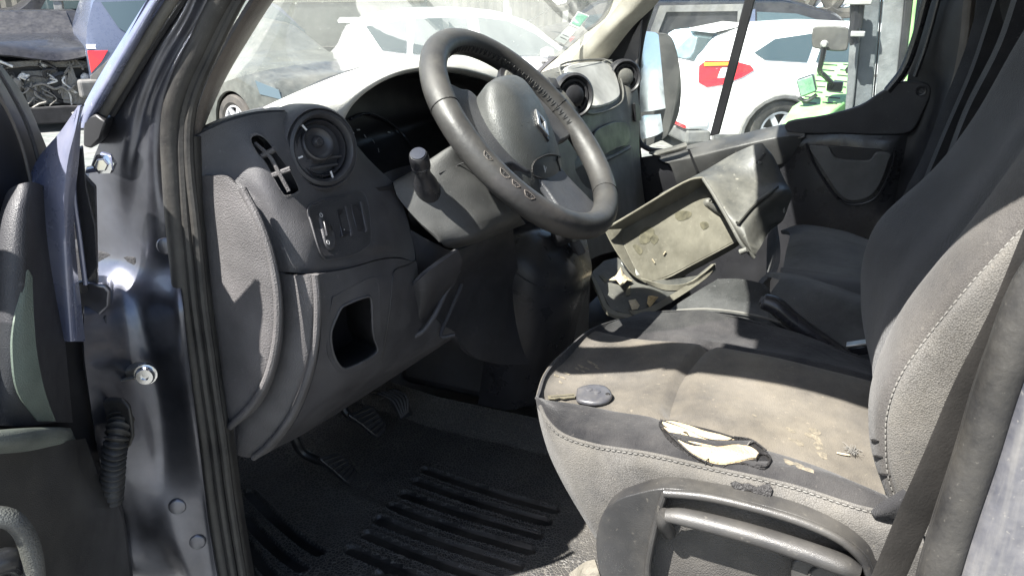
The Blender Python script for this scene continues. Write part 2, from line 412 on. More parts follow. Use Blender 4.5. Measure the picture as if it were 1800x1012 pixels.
# door seal: rubber with ribs
sl_pts = [(424, -60), (384, 10), (350, 80), (322, 140), (306, 190), (301, 240), (303, 300), (308, 380), (316, 460), (324, 540), (335, 620), (346, 700), (358, 780), (368, 860), (380, 940), (392, 1012), (404, 1090)]
P = seal_pts(sl_pts, -.004)
tube('door_seal', P, .0125, mt['rubber'], VB, seg=14, sm=5)
P2 = seal_pts([(a+19, b) for a, b in sl_pts], .000); tube('seal_lip', P2, .0072, mt['rubber'], VB, seg=10, sm=5)
P3 = seal_pts([(a+31+(4 if b > 300 else 0), b) for a, b in sl_pts], .002); tube('seal_lip', P3, .0062, mt['rubber'], VB, seg=10, sm=5)
P4 = seal_pts([(a-10, b) for a, b in sl_pts], -.004); tube('seal_lip', P4, .0045, mt['rubber'], VB, seg=8, sm=5)
# retainer panel behind the seal down to the sill
patch('seal_retainer', [VX((a+22, b, .004), (a+44, b, .012), (a+56, b, .03)) for a, b in sl_pts[5:]], mt['rubber'], VB, nu=4, nv=3, thick=.004)
br = prism('trim_clip', VX((385, 752, .03), (411, 745, .032), (413, 805, .034), (388, 812, .03)), (.012, .004, 0), mt['dash_dark'], VB, bev=.003)
lathe('clip_hole', V(398, 790, x=.028), Vector((-1, -.3, 0)), [(0, -.002), (.006, -.002), (.007, .004), (.010, .004), (.010, 0)], mt['black'], VB, seg=16)
# painted outer pillar with its gaskets
def strip(name, pts, m, x, th=.012, nu=4, **k):
    return patch(name, [[V(a, y, x=x+dx) for a, dx in r] for y, r in pts], m, VB, nu=nu, nv=4, thick=th, **k)
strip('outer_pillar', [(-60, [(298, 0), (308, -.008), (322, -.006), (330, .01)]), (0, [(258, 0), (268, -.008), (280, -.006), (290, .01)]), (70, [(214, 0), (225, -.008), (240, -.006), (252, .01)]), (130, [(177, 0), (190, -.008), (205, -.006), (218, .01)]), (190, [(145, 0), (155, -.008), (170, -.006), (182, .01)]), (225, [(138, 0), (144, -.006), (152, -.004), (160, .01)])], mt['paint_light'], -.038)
tube('pillar_gasket', seal_pts([(340, -60), (303, 0), (262, 65), (222, 132), (184, 195), (174, 208)], -.030), .0062, mt['rubber_grey'], VB, seg=12, sm=4)
tube('pillar_gasket', seal_pts([(322, -60), (287, 0), (245, 65), (205, 132), (166, 195)], -.028), .0052, mt['black'], VB, seg=8, sm=4)
tube('pillar_gasket', seal_pts([(356, -60), (318, 0), (276, 65), (236, 132), (196, 200)], -.024), .005, mt['black'], VB, seg=8, sm=4)
# fender outside, wing panel forward of the door
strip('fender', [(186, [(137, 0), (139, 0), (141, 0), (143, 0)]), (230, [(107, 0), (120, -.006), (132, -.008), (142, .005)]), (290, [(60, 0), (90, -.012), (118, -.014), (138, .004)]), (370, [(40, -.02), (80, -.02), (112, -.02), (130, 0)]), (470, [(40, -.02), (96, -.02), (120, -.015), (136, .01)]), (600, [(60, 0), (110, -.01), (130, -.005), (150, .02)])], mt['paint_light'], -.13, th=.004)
prism('scuttle_corner', VS(-.045, (146, 206), (168, 200), (186, 214), (176, 246), (160, 262), (146, 258)), (.03, .02, 0), mt['black'], VB, bev=.003)
prism('fender_edge_strip', VS(-.095, (137, 262), (146, 258), (152, 330), (168, 400), (172, 470), (158, 490), (146, 500), (136, 420), (130, 330)), (.01, .012, 0), mt['dash_dark'], VB, bev=.002)
tube('fender_bead', seal_pts([(133, 215), (129, 330), (140, 420), (150, 500)], -.10), .003, mt['paint_light'], VB, seg=8)
# bolt and its plate on the jamb
pl = prism('bolt_plate', VS(-.068, (176, 268), (196, 274), (200, 300), (150, 306), (150, 296), (174, 292)), (.01, .01, 0), mt['paint_light'], VB, bev=.002)
b0 = V(184, 288, x=-.066); ax = Vector((-.75, -.6, .1))
lathe('bolt', b0, ax, [(0, .020), (.0065, .020), (.0075, .018), (.0075, .010), (.012, .009), (.0125, .004), (.0125, -.006)], mt['chrome'], VB, seg=6)
# lower hinge block
hb = prism('hinge', [V(135, 510, x=-.085), V(150, 498, x=-.085), V(186, 500, x=-.07), V(197, 512, x=-.065), V(195, 540, x=-.065), V(165, 566, x=-.08), V(146, 566, x=-.085), V(136, 548, x=-.085)], (.028, .028, 0), mt['paint'], VB, bev=.005, bseg=3)
box('hinge_pin', V(143, 512, x=-.09)-Vector((.006, .006, .001)), V(143, 500, x=-.09)+Vector((.006, .006, .004)), mt['black'], VB, bev=.002)
prism('door_gap_panel', VS(-.075, (140, 300), (168, 330), (172, 500), (150, 510)), (.01, .01, 0), mt['dash_dark'], VB, bev=.002)
prism('door_gap_panel', VS(-.072, (150, 560), (186, 556), (196, 668), (158, 692)), (.01, .01, 0), mt['dash_dark'], VB, bev=.002)
# door check strap
tube('check_strap', [V(158, 692, x=-.075), V(200, 672, x=-.07), V(240, 662, x=-.065)], .0045, mt['metal'], VB, seg=8, flat=.5)
prism('strap_bracket', VS(-.065, (216, 652), (240, 643), (262, 645), (262, 668), (240, 668), (222, 662)), (.012, .012, 0), mt['metal'], VB, bev=.003)
lathe('strap_bolt', V(256, 658, x=-.07), Vector((-.8, -.6, 0)), [(0, .004), (.004, .004), (.005, .008), (.010, .008), (.012, .004), (.012, 0), (.014, 0), (.014, -.006)], mt['chrome'], VB, seg=16)
# cable grommet and bellows
prism('grommet_plate', VS(-.10, (172, 706), (195, 701), (215, 703), (228, 716), (233, 745), (235, 770), (228, 786), (212, 798), (185, 800), (172, 790)), (.008, .006, 0), mt['rubber'], VB, bev=.004, bseg=3)
gp = cr([V(212, 735, x=-.095), V(205, 770, x=-.115), V(200, 805, x=-.12), V(198, 840, x=-.12), V(196, 875, x=-.115)], 26)
rr = [.0128+.0026*math.cos(i*2*PI/6.5) for i in range(len(gp))]; rr[0] = rr[1] = .017
mk('cable_bellows', tube_bm(gp, rr, 18), mt['rubber'], VB, smooth=True)
for a, b in ((293, 432), (312, 890), (346, 952)):
    p = on_j(a, b, .0005)
    if p: lathe('plug', p, Vector((-.8, -.6, 0)), [(0, .002), (.010, .002), (.0115, .001), (.0125, -.001)], mt['paint'], VB, seg=20)
# driver side A pillar inner trim
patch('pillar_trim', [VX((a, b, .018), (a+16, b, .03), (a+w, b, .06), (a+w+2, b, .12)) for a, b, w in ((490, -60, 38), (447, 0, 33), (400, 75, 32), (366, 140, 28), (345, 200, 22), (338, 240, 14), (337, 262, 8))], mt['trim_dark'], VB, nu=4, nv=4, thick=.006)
prism('pillar_end_block', VX((334, 232, .02), (350, 226, .03), (349, 262, .03), (349, 300, .03), (338, 304, .02)), (.03, .03, 0), mt['black'], VB, bev=.002)
# windscreen: curved sheet from scuttle to header
WA = Vector((.06, .33, .80)); 
def wpt(u, v):      # u across 0..1, v up 0..1
    x = .03+(1.72)*u; bow = 1-(2*u-1)**2
    return Vector((x+(.05 if u < .5 else -.05)*v*abs(2*u-1), .30+.42*bow-v*(.39+.33*bow), .80+.10*bow*(1-v)*.3+.60*v))
G = [[wpt(i/24, j/14) for i in range(25)] for j in range(15)]
ws = mk('windshield', gridbm(G, 0), mt['windshield'], VB, smooth=True)
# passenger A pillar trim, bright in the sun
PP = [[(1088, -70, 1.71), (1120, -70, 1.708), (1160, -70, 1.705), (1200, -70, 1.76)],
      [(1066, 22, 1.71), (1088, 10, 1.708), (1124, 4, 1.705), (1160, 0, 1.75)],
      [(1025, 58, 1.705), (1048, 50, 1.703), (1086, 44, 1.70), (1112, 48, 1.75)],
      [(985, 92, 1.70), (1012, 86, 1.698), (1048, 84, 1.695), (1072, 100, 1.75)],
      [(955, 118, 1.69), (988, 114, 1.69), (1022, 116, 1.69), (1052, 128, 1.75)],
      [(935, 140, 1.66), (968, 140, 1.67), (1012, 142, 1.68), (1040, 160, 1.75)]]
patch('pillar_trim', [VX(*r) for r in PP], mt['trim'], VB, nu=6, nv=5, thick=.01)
patch('windshield_edge', [VX((r[0][0]-5, r[0][1], r[0][2]), (r[0][0]+3, r[0][1], r[0][2]-.004)) for r in PP], mt['black'], VB, nu=2, nv=5, thick=.004)
# passenger side frame: black sill pillar round the passenger doorway
patch('door_frame', [VX(*r) for r in ([(1118, -70, 1.76), (1165, -70, 1.77), (1215, -70, 1.79)], [(1085, 45, 1.75), (1110, 52, 1.765), (1150, 0, 1.79)], [(1060, 100, 1.75), (1085, 95, 1.765), (1135, 60, 1.79)], [(1035, 160, 1.75), (1075, 130, 1.765), (1126, 130, 1.79)], [(1060, 240, 1.75), (1080, 240, 1.765), (1125, 240, 1.79)], [(1060, 330, 1.75), (1090, 330, 1.765), (1135, 330, 1.79)])], mt['black'], VB, nu=3, nv=4, thick=.01)
# header, roof, bulkhead, floor, sills
G = [[Vector((-.085+1.96*i/12, -.07+.05*(1-(2*i/12-1)**2)-1.10*j/6, 1.40+.03*(1-(2*i/12-1)**2))) for i in range(13)] for j in range(7)]
mk('roof', gridbm(G, .05, away=Vector((.9, 0, 0))), mt['lining'], VB, smooth=True)
tube('upper_pillar', [Vector((-.006, .125, 1.05)), Vector((-.03, .075, 1.14)), Vector((-.06, .01, 1.27)), Vector((-.10, -.05, 1.36))], .042, mt['paint'], VB, seg=12)
tube('door_top_rail', [Vector((-.105, y, 1.335-.25*max(0, y+.1))) for y in (.02, -.1, -.3, -.6, -.9, -1.15)], .028, mt['paint'], VB, seg=12)
patch('roof_side', [[Vector((-.070, y, 1.412)) for y in (-.02, -.4, -.8, -1.17)], [Vector((-.118, y, 1.37)) for y in (-.02, -.4, -.8, -1.17)], [Vector((-.125, y, 1.335)) for y in (-.02, -.4, -.8, -1.17)]], mt['paint'], VB, nu=3, nv=3, thick=.006)
tube('header', [Vector((x, -.07+.05*(1-(2*(x)/1.8-1)**2), 1.395+.03*(1-(2*x/1.8-1)**2))) for x in (0, .3, .6, .9, 1.2, 1.5, 1.8)], .035, mt['lining'], VB, seg=10)
box('rear_bulkhead', (-.02, -1.20, 0), (1.85, -1.15, 1.45), mt['lining'], VB)
box('floor_pan', (-.01, -1.20, -.10), (1.85, .98, -.02), mt['carpet'], VB)
box('firewall', (.05, .92, -.02), (1.80, .98, .58), mt['black'], VB)
box('cowl_side', (-.010, .34, -.10), (.02, .95, .66), mt['carpet'], VB)
box('side_sill', (-.05, -1.2, -.12), (.03, .40, -.005), mt['paint'], VB, bev=.01)
patch('toe_board', [[Vector((x, y, z)) for x in (.04, .5, .95)] for y, z in ((.60, -.01), (.68, .03), (.80, .16), (.92, .32))], mt['carpet'], VB, nu=3, nv=3, thick=.01)
# driver side B pillar: seal, rubber and dirty painted post lower right
bp = [(1860, 470), (1830, 520), (1800, 600), (1768, 690), (1735, 800), (1700, 905), (1672, 1000), (1655, 1080)]
tube('door_seal', [V(a-18, b, x=-.004) for a, b in bp], .017, mt['rubber'], VB, seg=14, sm=5)
tube('seal_lip', [V(a-40, b+4, x=.004) for a, b in bp], .010, mt['rubber'], VB, seg=10, sm=5)
tube('seal_lip', [V(a+8, b, x=-.006) for a, b in bp], .006, mt['black'], VB, seg=10, sm=5)
patch('rear_door_post', [VX((a+2, b, .004), (a+26, b, -.012), (a+70, b, -.022), (a+160, b, -.028), (a+320, b, -.034)) for a, b in bp], mt['paint_dirty'], VB, nu=5, nv=5, thick=.004)
patch('inner_post_cover', [VX((a-44, b, .012), (a-46, b, .05), (a-36, b, .16)) for a, b in bp], mt['dash_dark'], VB, nu=4, nv=4, thick=.006)
# passenger B pillar and wall
patch('rear_pillar_panel', [VX(*r) for r in ([(1660, -80, 1.80), (1700, -80, 1.76), (1730, -80, 1.70), (1800, -80, 1.66)], [(1638, 0, 1.80), (1665, 0, 1.76), (1694, 0, 1.70), (1740, 0, 1.66)], [(1612, 90, 1.80), (1640, 90, 1.76), (1684, 90, 1.70), (1725, 90, 1.66)], [(1590, 160, 1.80), (1640, 180, 1.76), (1660, 180, 1.70), (1700, 180, 1.66)], [(1560, 330, 1.80), (1585, 330, 1.76), (1610, 330, 1.70), (1650, 330, 1.66)], [(1540, 480, 1.80), (1560, 480, 1.76), (1585, 480, 1.70), (1650, 480, 1.66)])], mt['black'], VB, nu=4, nv=4, thick=.01)
tube('pillar_seal', VS(1.77, (1646, -60), (1628, 0), (1612, 60), (1590, 120), (1560, 160)), .012, mt['blacksatin'], VB, seg=10)
tube('pillar_seal', VS(1.75, (1666, -60), (1650, 0), (1628, 80), (1608, 135)), .006, mt['blacksatin'], VB, seg=10)
patch('pillar_cover', [VX((a, b, 1.66), (a+14, b, 1.65), (a+22, b, 1.67)) for a, b in ((1712, -60), (1694, 0), (1688, 60), (1676, 130), (1655, 200), (1632, 260), (1612, 320))], mt['trim_dark'], VB, nu=3, nv=4, thick=.006)
# ================================================================== DRIVER'S DOOR (open, hinged at the front)
HG = Vector((-.085, .36, .5)); DD = Vector((-.966, -.26, 0)); DN = Vector((.26, -.966, 0))       # out along the door, inner face normal
DRD = thing('driver_door', "open driver's door with black inner trim and pull handle at the left edge", 'van door', HG)
def D(px, py, off=0): return V(px, py, pl=(HG+DN*off, DN))
def DL(L): return [D(*a) for a in L]
edge = [(-30, 70, .0), (0, 112, .0), (40, 165, .0), (70, 230, 0), (95, 300, 0), (112, 400, 0), (126, 470, 0), (140, 560, 0), (152, 620, 0), (162, 700, 0), (172, 770, 0), (182, 830, 0), (208, 862, 0), (220, 920, 0), (234, 1012, 0), (246, 1100, 0)]
patch('door_panel', [[D(a-w*k/4-(0), b, .0+[0, .012, .016, .016, .016][k]) for k in range(5)] for (a, b, _), w in zip(edge, [120, 130, 150, 170, 190, 210, 220, 240, 260, 270, 280, 300, 320, 330, 340, 350])], mt['black'], DRD, nu=4, nv=5, thick=.02)
tube('frame_edge_line', DL([(-20, 150, .02), (10, 190, .02), (36, 250, .02), (52, 310, .02), (58, 345, .02)]), .0018, mt['trim_dark'], DRD, seg=6)  # pale line drawn for the highlight along the frame edge
tube('frame_edge_line', DL([(-25, 90, .018), (18, 160, .018), (52, 230, .018), (75, 310, .018), (86, 345, .018)]), .0022, mt['dash_dark'], DRD, seg=6)
# raised upper trim with a lit green-grey insert
up = [[(0, 372, .02), (14, 336, .035), (40, 322, .055), (66, 322, .055), (92, 337, .022)],
      [(-16, 430, .02), (6, 390, .045), (36, 372, .062), (62, 372, .06), (98, 390, .02)],
      [(-20, 520, .02), (2, 500, .048), (32, 490, .064), (58, 488, .062), (106, 490, .02)],
      [(-20, 610, .02), (2, 600, .046), (32, 595, .062), (62, 590, .060), (114, 590, .02)],
      [(-20, 690, .02), (4, 690, .042), (40, 690, .056), (74, 680, .056), (122, 680, .02)],
      [(-20, 745, .02), (10, 748, .035), (50, 748, .044), (98, 742, .044), (128, 742, .02)]]
patch('grab_trim', [DL(r) for r in up], mt['dash_dark'], DRD, nu=6, nv=6, thick=.004)
patch('trim_insert', [DL(r) for r in ([(44, 480, .066), (50, 474, .067), (57, 486, .066)], [(26, 560, .064), (42, 556, .067), (60, 560, .066)], [(22, 620, .064), (44, 620, .066), (66, 625, .064)], [(32, 690, .060), (56, 690, .062), (80, 690, .060)], [(66, 740, .050), (82, 740, .050), (98, 740, .049)])], mat('green_grey_insert', (.10, .125, .105), .6, (TAN, .2, 5, .2), [('grain', 600, .0005)]), DRD, nu=4, nv=4, thick=.003)
# armrest ledge and lower panel
patch('armrest', [DL(r) for r in ([(-60, 760, .03), (40, 752, .04), (100, 750, .035), (124, 752, .02)], [(-60, 762, .075), (40, 754, .075), (104, 753, .06), (128, 760, .022)], [(-60, 782, .085), (40, 776, .085), (106, 768, .062), (130, 766, .022)], [(-60, 800, .07), (40, 794, .07), (108, 780, .055), (136, 776, .022)])], mat('lit_armrest_vinyl', (.12, .135, .12), .55, (TAN, .2, 5, .2), [('grain', 600, .0006)]), DRD, nu=6, nv=4, thick=.004)  # pale green base carries the highlight on the ledge
patch('lower_panel', [DL(r) for r in ([(-80, 786, .07), (30, 784, .07), (108, 776, .055), (150, 770, .022)], [(-80, 850, .065), (40, 850, .065), (120, 850, .055), (178, 845, .022)], [(-80, 940, .06), (50, 940, .06), (140, 940, .05), (212, 900, .018)], [(-80, 1012, .06), (60, 1012, .06), (150, 1012, .05), (226, 990, .016)], [(-80, 1110, .06), (70, 1110, .06), (160, 1110, .05), (240, 1100, .016)])], mt['seatbase'], DRD, nu=6, nv=5, thick=.004)
tube('pull_handle', DL([(-30, 905, .09), (18, 912, .105), (44, 940, .11), (58, 985, .11), (62, 1040, .105), (60, 1100, .09)]), .012, mt['dash_mid'], DRD, seg=14, flat=.8)
tube('door_latch_lever', DL([(-30, 1000, .08), (10, 985, .09), (30, 990, .09)]), .013, mt['blacksatin'], DRD, seg=12)
lathe('plug', D(36, 958, .068), DN, [(0, .003), (.004, .003), (.005, 0)], mt['black'], DRD, seg=10)
# the rest of the door, seen only past the frame edge: shell, window frame, glass and mirror shading the dash
def dw(s, z, off=0): return Vector((HG.x, HG.y, 0))+DD*s+DN*off+Vector((0, 0, z))
prism('door_shell', [dw(.10, -.08, -.09), dw(1.0, -.08, -.09), dw(1.05, .72, -.09), dw(.45, .66, -.09), dw(.20, .56, -.09), dw(.06, .56, -.09)], DN*.085, mt['paint'], DRD, bev=.01)
tube('window_frame', [dw(.06, .56, -.05), dw(.20, .80, -.05), dw(.40, 1.12, -.05), dw(.56, 1.33, -.05), dw(.75, 1.36, -.05), dw(1.0, 1.34, -.05), dw(1.04, .72, -.05)], .024, mt['black'], DRD, seg=10, sm=4)
bmg = bmesh.new(); ngon(bmg, [dw(.10, .57, -.05), dw(.24, .80, -.05), dw(.42, 1.12, -.05), dw(.57, 1.32, -.05), dw(1.0, 1.33, -.05), dw(1.04, .72, -.05), dw(.45, .66, -.05)])
mk('window', bmg, mt['sideglass'], DRD)
# ================================================================== PASSENGER DOOR
PD = thing('passenger_door', 'closed passenger door with dusty window, sunlit ledge and grey map pocket', 'van door', (1.8, -.2, 0))
WX = 1.84
wout = [(1146, -60), (1136, 30), (1125, 100), (1118, 180), (1120, 246), (1150, 268), (1215, 262), (1360, 224), (1460, 200), (1520, 184), (1560, 158), (1592, 120), (1614, 60), (1632, 0), (1650, -60)]
bmg = bmesh.new(); ngon(bmg, [V(a, b, x=WX) for a, b in wout])
mk('window', bmg, mt['sideglass'], PD)
tube('window_seal', [V(a, b, x=WX-.02) for a, b in [(1172, -60), (1146, 10), (1128, 70), (1121, 130), (1119, 190), (1122, 244), (1140, 262), (1165, 266)]], .0085, mt['black'], PD, seg=10)
tube('window_seal', [V(a, b, x=WX-.02) for a, b in [(1652, -60), (1634, 0), (1620, 48), (1606, 95), (1588, 132), (1568, 152)]], .010, mt['black'], PD, seg=10)
# black divider bar in the window
prism('window_divider', [V(a, b, x=1.815) for a, b in ((1324, -60), (1343, -60), (1264, 236), (1247, 240))], (.014, 0, 0), mt['black'], PD, bev=.003)
# main trim sheet: grid from ledge down
patch('inner_panel', [VX(*r) for r in (
 [(1060, 286, 1.79), (1130, 276, 1.79), (1209, 262, 1.79), (1300, 244, 1.79), (1400, 222, 1.79), (1480, 204, 1.79), (1560, 178, 1.79), (1600, 168, 1.79), (1632, 158, 1.79)],
 [(1060, 320, 1.77), (1130, 312, 1.77), (1209, 296, 1.77), (1300, 276, 1.77), (1400, 252, 1.77), (1480, 238, 1.775), (1560, 232, 1.78), (1598, 226, 1.785), (1622, 220, 1.79)],
 [(1060, 380, 1.77), (1130, 370, 1.77), (1209, 350, 1.77), (1300, 320, 1.77), (1400, 290, 1.77), (1480, 270, 1.77), (1560, 262, 1.77), (1590, 260, 1.78), (1606, 260, 1.79)],
 [(1060, 450, 1.76), (1130, 450, 1.76), (1209, 430, 1.76), (1300, 410, 1.76), (1400, 370, 1.76), (1470, 360, 1.76), (1540, 356, 1.76), (1572, 352, 1.77), (1585, 350, 1.79)],
 [(1060, 560, 1.76), (1130, 560, 1.76), (1209, 560, 1.76), (1300, 540, 1.76), (1400, 500, 1.76), (1470, 480, 1.76), (1530, 470, 1.76), (1560, 460, 1.77), (1570, 460, 1.79)])], mt['blacksatin'], PD, nu=4, nv=5, thick=.008)
# rear hump plate with its screw
hump = cr([V(a, b, x=1.765) for a, b in ((1385, 214), (1450, 203), (1510, 186), (1545, 164), (1575, 147), (1605, 143), (1630, 148), (1637, 164), (1624, 196), (1602, 232), (1560, 238), (1480, 236), (1420, 236), (1385, 232))], 4, True)
mk('corner_trim', prism_bm(hump, Vector((.02, 0, 0))), mt['dash_dark'], PD, bev=.005, bseg=3, smooth=True)
lathe('screw_cover', V(1619, 160, x=1.763), Vector((-1, 0, 0)), [(0, -.004), (.006, -.004), (.008, .001), (.013, .002), (.014, 0)], mt['blacksatin'], PD, seg=20)
# long sunlit ledge, dusty
patch('ledge', [VX(*r) for r in (
 [(1150, 272, 1.815), (1210, 255, 1.82), (1300, 236, 1.82), (1360, 222, 1.82), (1420, 210, 1.82)],
 [(1165, 284, 1.76), (1215, 272, 1.755), (1300, 252, 1.75), (1370, 238, 1.75), (1414, 237, 1.76)],
 [(1178, 290, 1.752), (1220, 282, 1.745), (1300, 262, 1.74), (1370, 245, 1.74), (1413, 240, 1.755)],
 [(1188, 318, 1.75), (1232, 306, 1.75), (1305, 286, 1.75), (1365, 270, 1.75), (1400, 262, 1.76)],
 [(1195, 336, 1.76), (1240, 322, 1.76), (1310, 304, 1.76), (1365, 290, 1.76), (1385, 284, 1.77)])], mt['ledge'], PD, nu=6, nv=4, thick=.006)
prism('ledge_joint', [V(a, b, x=1.742) for a, b in ((1208, 262), (1212, 262), (1228, 302), (1224, 303))], (.004, 0, 0), mt['black'], PD, bev=0)
patch('release_handle', [VX(*r) for r in ([(1140, 268, 1.76), (1180, 258, 1.755), (1205, 250, 1.76)], [(1150, 272, 1.74), (1185, 262, 1.735), (1208, 255, 1.745)], [(1160, 274, 1.74), (1190, 268, 1.74), (1206, 262, 1.745)])], mt['dash_mid'], PD, nu=5, nv=3, thick=.006)
# map pocket
pk = cr([V(a, b, x=1.752) for a, b in ((1422, 257), (1440, 257), (1457, 259), (1463, 270), (1473, 279), (1500, 282), (1528, 282), (1537, 271), (1545, 267), (1566, 270), (1562, 285), (1550, 318), (1532, 344), (1500, 354), (1478, 345), (1458, 318), (1436, 283))], 3, True)
mk('map_pocket', prism_bm(pk, Vector((.012, 0, 0))), mat('grey_pocket_plastic', (.085, .086, .086), .6, (DUST, .2, 6, .3), [('grain', 800, .0004)]), PD, bev=.004, bseg=3, smooth=True)
prism('pocket_opening', [V(a, b, x=1.762) for a, b in ((1452, 256), (1550, 263), (1540, 292), (1462, 288))], (.008, 0, 0), mt['black'], PD, bev=.002)
tube('pocket_rim', [V(a, b, x=1.753) for a, b in ((1417, 252), (1430, 286), (1452, 322), (1474, 350), (1500, 360), (1536, 350), (1557, 320), (1570, 285), (1573, 264))], .0035, mt['blacksatin'], PD, seg=8)
# dark quarter panel ahead of the window with a grey face
prism('quarter_trim', [V(a, b, x=1.77) for a, b in ((1092, 112), (1112, 62), (1128, 34), (1124, 90), (1116, 150), (1114, 190), (1098, 160))], (.015, 0, 0), mt['dash_soft'], PD, bev=.003)
# wing mirror outside
WM_C = V(1160, 150, x=2.02)
mh = cr([V(a, b, x=1.99) for a, b in ((1128, 66), (1160, 58), (1182, 68), (1194, 110), (1198, 160), (1192, 205), (1172, 240), (1146, 254), (1128, 256), (1124, 160))], 5, True)
mk('mirror_housing', prism_bm(mh, Vector((.10, .10, 0))), mat('dusty_mirror_shell', (.025, .025, .025), .5, ((.14, .135, .125), .4, 12, .3), [('grain', 500, .0006)]), PD, bev=.014, bseg=4, smooth=True)
# the plates face the driver: normal halfway between the eye and where it looks
def mirror_plate(name, pts, look, x):
    c = sum((V(a, b, x=x) for a, b in pts), Vector())/len(pts)
    n = ((CAM-c).normalized()+look.normalized()).normalized()
    P = [V(a, b, pl=(c, n)) for a, b in pts]
    P = cr(P, 4, True)
    bm = bmesh.new(); vs, f = ngon(bm, P)
    mk(name, bm, mt['mirror'], PD)
    return c, n
LOOKM = Vector((-.05, -1, .12))
mirror_plate('mirror_glass', ((1128, 58), (1140, 56), (1156, 60), (1166, 80), (1176, 120), (1180, 160), (1179, 182), (1172, 190), (1130, 197), (1124, 190), (1123, 140), (1125, 90)), LOOKM, 1.965)
mirror_plate('wide_angle_glass', ((1128, 205), (1150, 202), (1172, 200), (1176, 205), (1173, 222), (1160, 235), (1140, 242), (1128, 243), (1125, 224)), Vector((-.05, -1, .12)), 1.965)
# ================================================================== DASHBOARD
DB = thing('dashboard', 'dusty grey dashboard with round air vents, instrument hood and pale top', 'dashboard', (.9, .3, .5))
fascia_rows = [
 [(346, 238, .02), (400, 214, .05), (455, 200, .09), (510, 197, .14), (560, 203, .19), (605, 232, .235), (650, 282, .29), (692, 322, .35)],
 [(346, 270, .02), (402, 250, .046), (460, 246, .072), (515, 252, .115), (572, 270, .175), (622, 300, .23), (665, 330, .29), (704, 350, .35)],
 [(347, 304, .02), (412, 312, .040), (468, 318, .055), (525, 330, .10), (590, 345, .17), (640, 360, .22), (680, 372, .28), (716, 384, .34)],
 [(424, 336, .038), (450, 352, .044), (488, 366, .055), (540, 382, .09), (600, 392, .16), (650, 398, .21), (690, 404, .27), (722, 410, .33)],
 [(452, 398, .040), (476, 406, .046), (506, 414, .055), (552, 422, .083), (610, 428, .15), (660, 430, .20), (698, 432, .265), (728, 436, .32)],
 [(474, 452, .042), (492, 456, .046), (514, 460, .052), (552, 464, .076), (612, 458, .14), (660, 448, .20), (698, 446, .26), (730, 456, .31)],
 [(482, 474, .046), (496, 477, .048), (518, 479, .054), (553, 480, .078), (614, 470, .14), (662, 456, .20), (700, 452, .26), (732, 462, .31)]]
fa = patch('fascia_shell', [VX(*r) for r in fascia_rows], mt['dash'], DB, nu=6, nv=6, thick=.006)
on_f = bvh(fa)
# demister slot cut through the end of the shell
slot = [(444, 246), (456, 241), (470, 250), (490, 276), (508, 300), (522, 328), (520, 335), (504, 341), (496, 336), (482, 312), (468, 286), (452, 266)]
sl3 = cr([on_f(a, b) for a, b in slot], 4, True)
sd_ = (sum(sl3, Vector())/len(sl3)-CAM).normalized()
sx_ = sum(sl3, Vector())/len(sl3); sl3 = [sx_+(p-sx_)*1.06 for p in sl3]
cut(fa, [prism_bm([p-sd_*.03 for p in sl3], sd_*.07)])
for p in fa.data.polygons: p.use_smooth = True
fa.data.set_sharp_from_angle(angle=math.radians(50))
sc3 = sum(sl3, Vector())/len(sl3)
rim = [on_f(a, b, .002) or p for (a, b), p in zip(slot, [on_f(a, b) or sc3 for a, b in slot])]
rim = [p if p else sc3 for p in rim]
o3 = [sc3+(p-sc3)*1.08-sd_*.0005 for p in sl3]; i3 = [sc3+(p-sc3)*.99-sd_*.001 for p in sl3]
mk('vent_rim', ring_bm(o3, i3, sd_*.006), mt['dash_soft'], DB, bev=.001, smooth=True)
ddir = Vector((.95, .3, 0))
bm = bmesh.new(); a_ = [bm.verts.new(sc3+(p-sc3)*.99+sd_*.003) for p in sl3]; b_ = [bm.verts.new(p+sd_*.05) for p in sl3]
for i in range(len(a_)): bm.faces.new((a_[i], a_[(i+1) % len(a_)], b_[(i+1) % len(a_)], b_[i]))
bm.faces.new(b_); mk('vent_duct', bm, mt['black'], DB)
def between(a, b, r, n=5):
    A = V(a[0], a[1], x=a[2]); B = V(b[0], b[1], x=b[2]); return [A.lerp(B, k/n) for k in range(n+1)]
tube('vent_blade', VX((449, 252, .070), (474, 275, .066), (490, 303, .066), (508, 336, .070)), .0026, mt['dash_soft'], DB, seg=6, sm=4)
for a, b in (((460, 275, .066), (484, 262, .070)), ((479, 308, .066), (511, 296, .074))):
    tube('vent_blade', [V(*a[:2], x=a[2]), V(*b[:2], x=b[2])], .0036, mt['dash_soft'], DB, seg=6, sm=0)
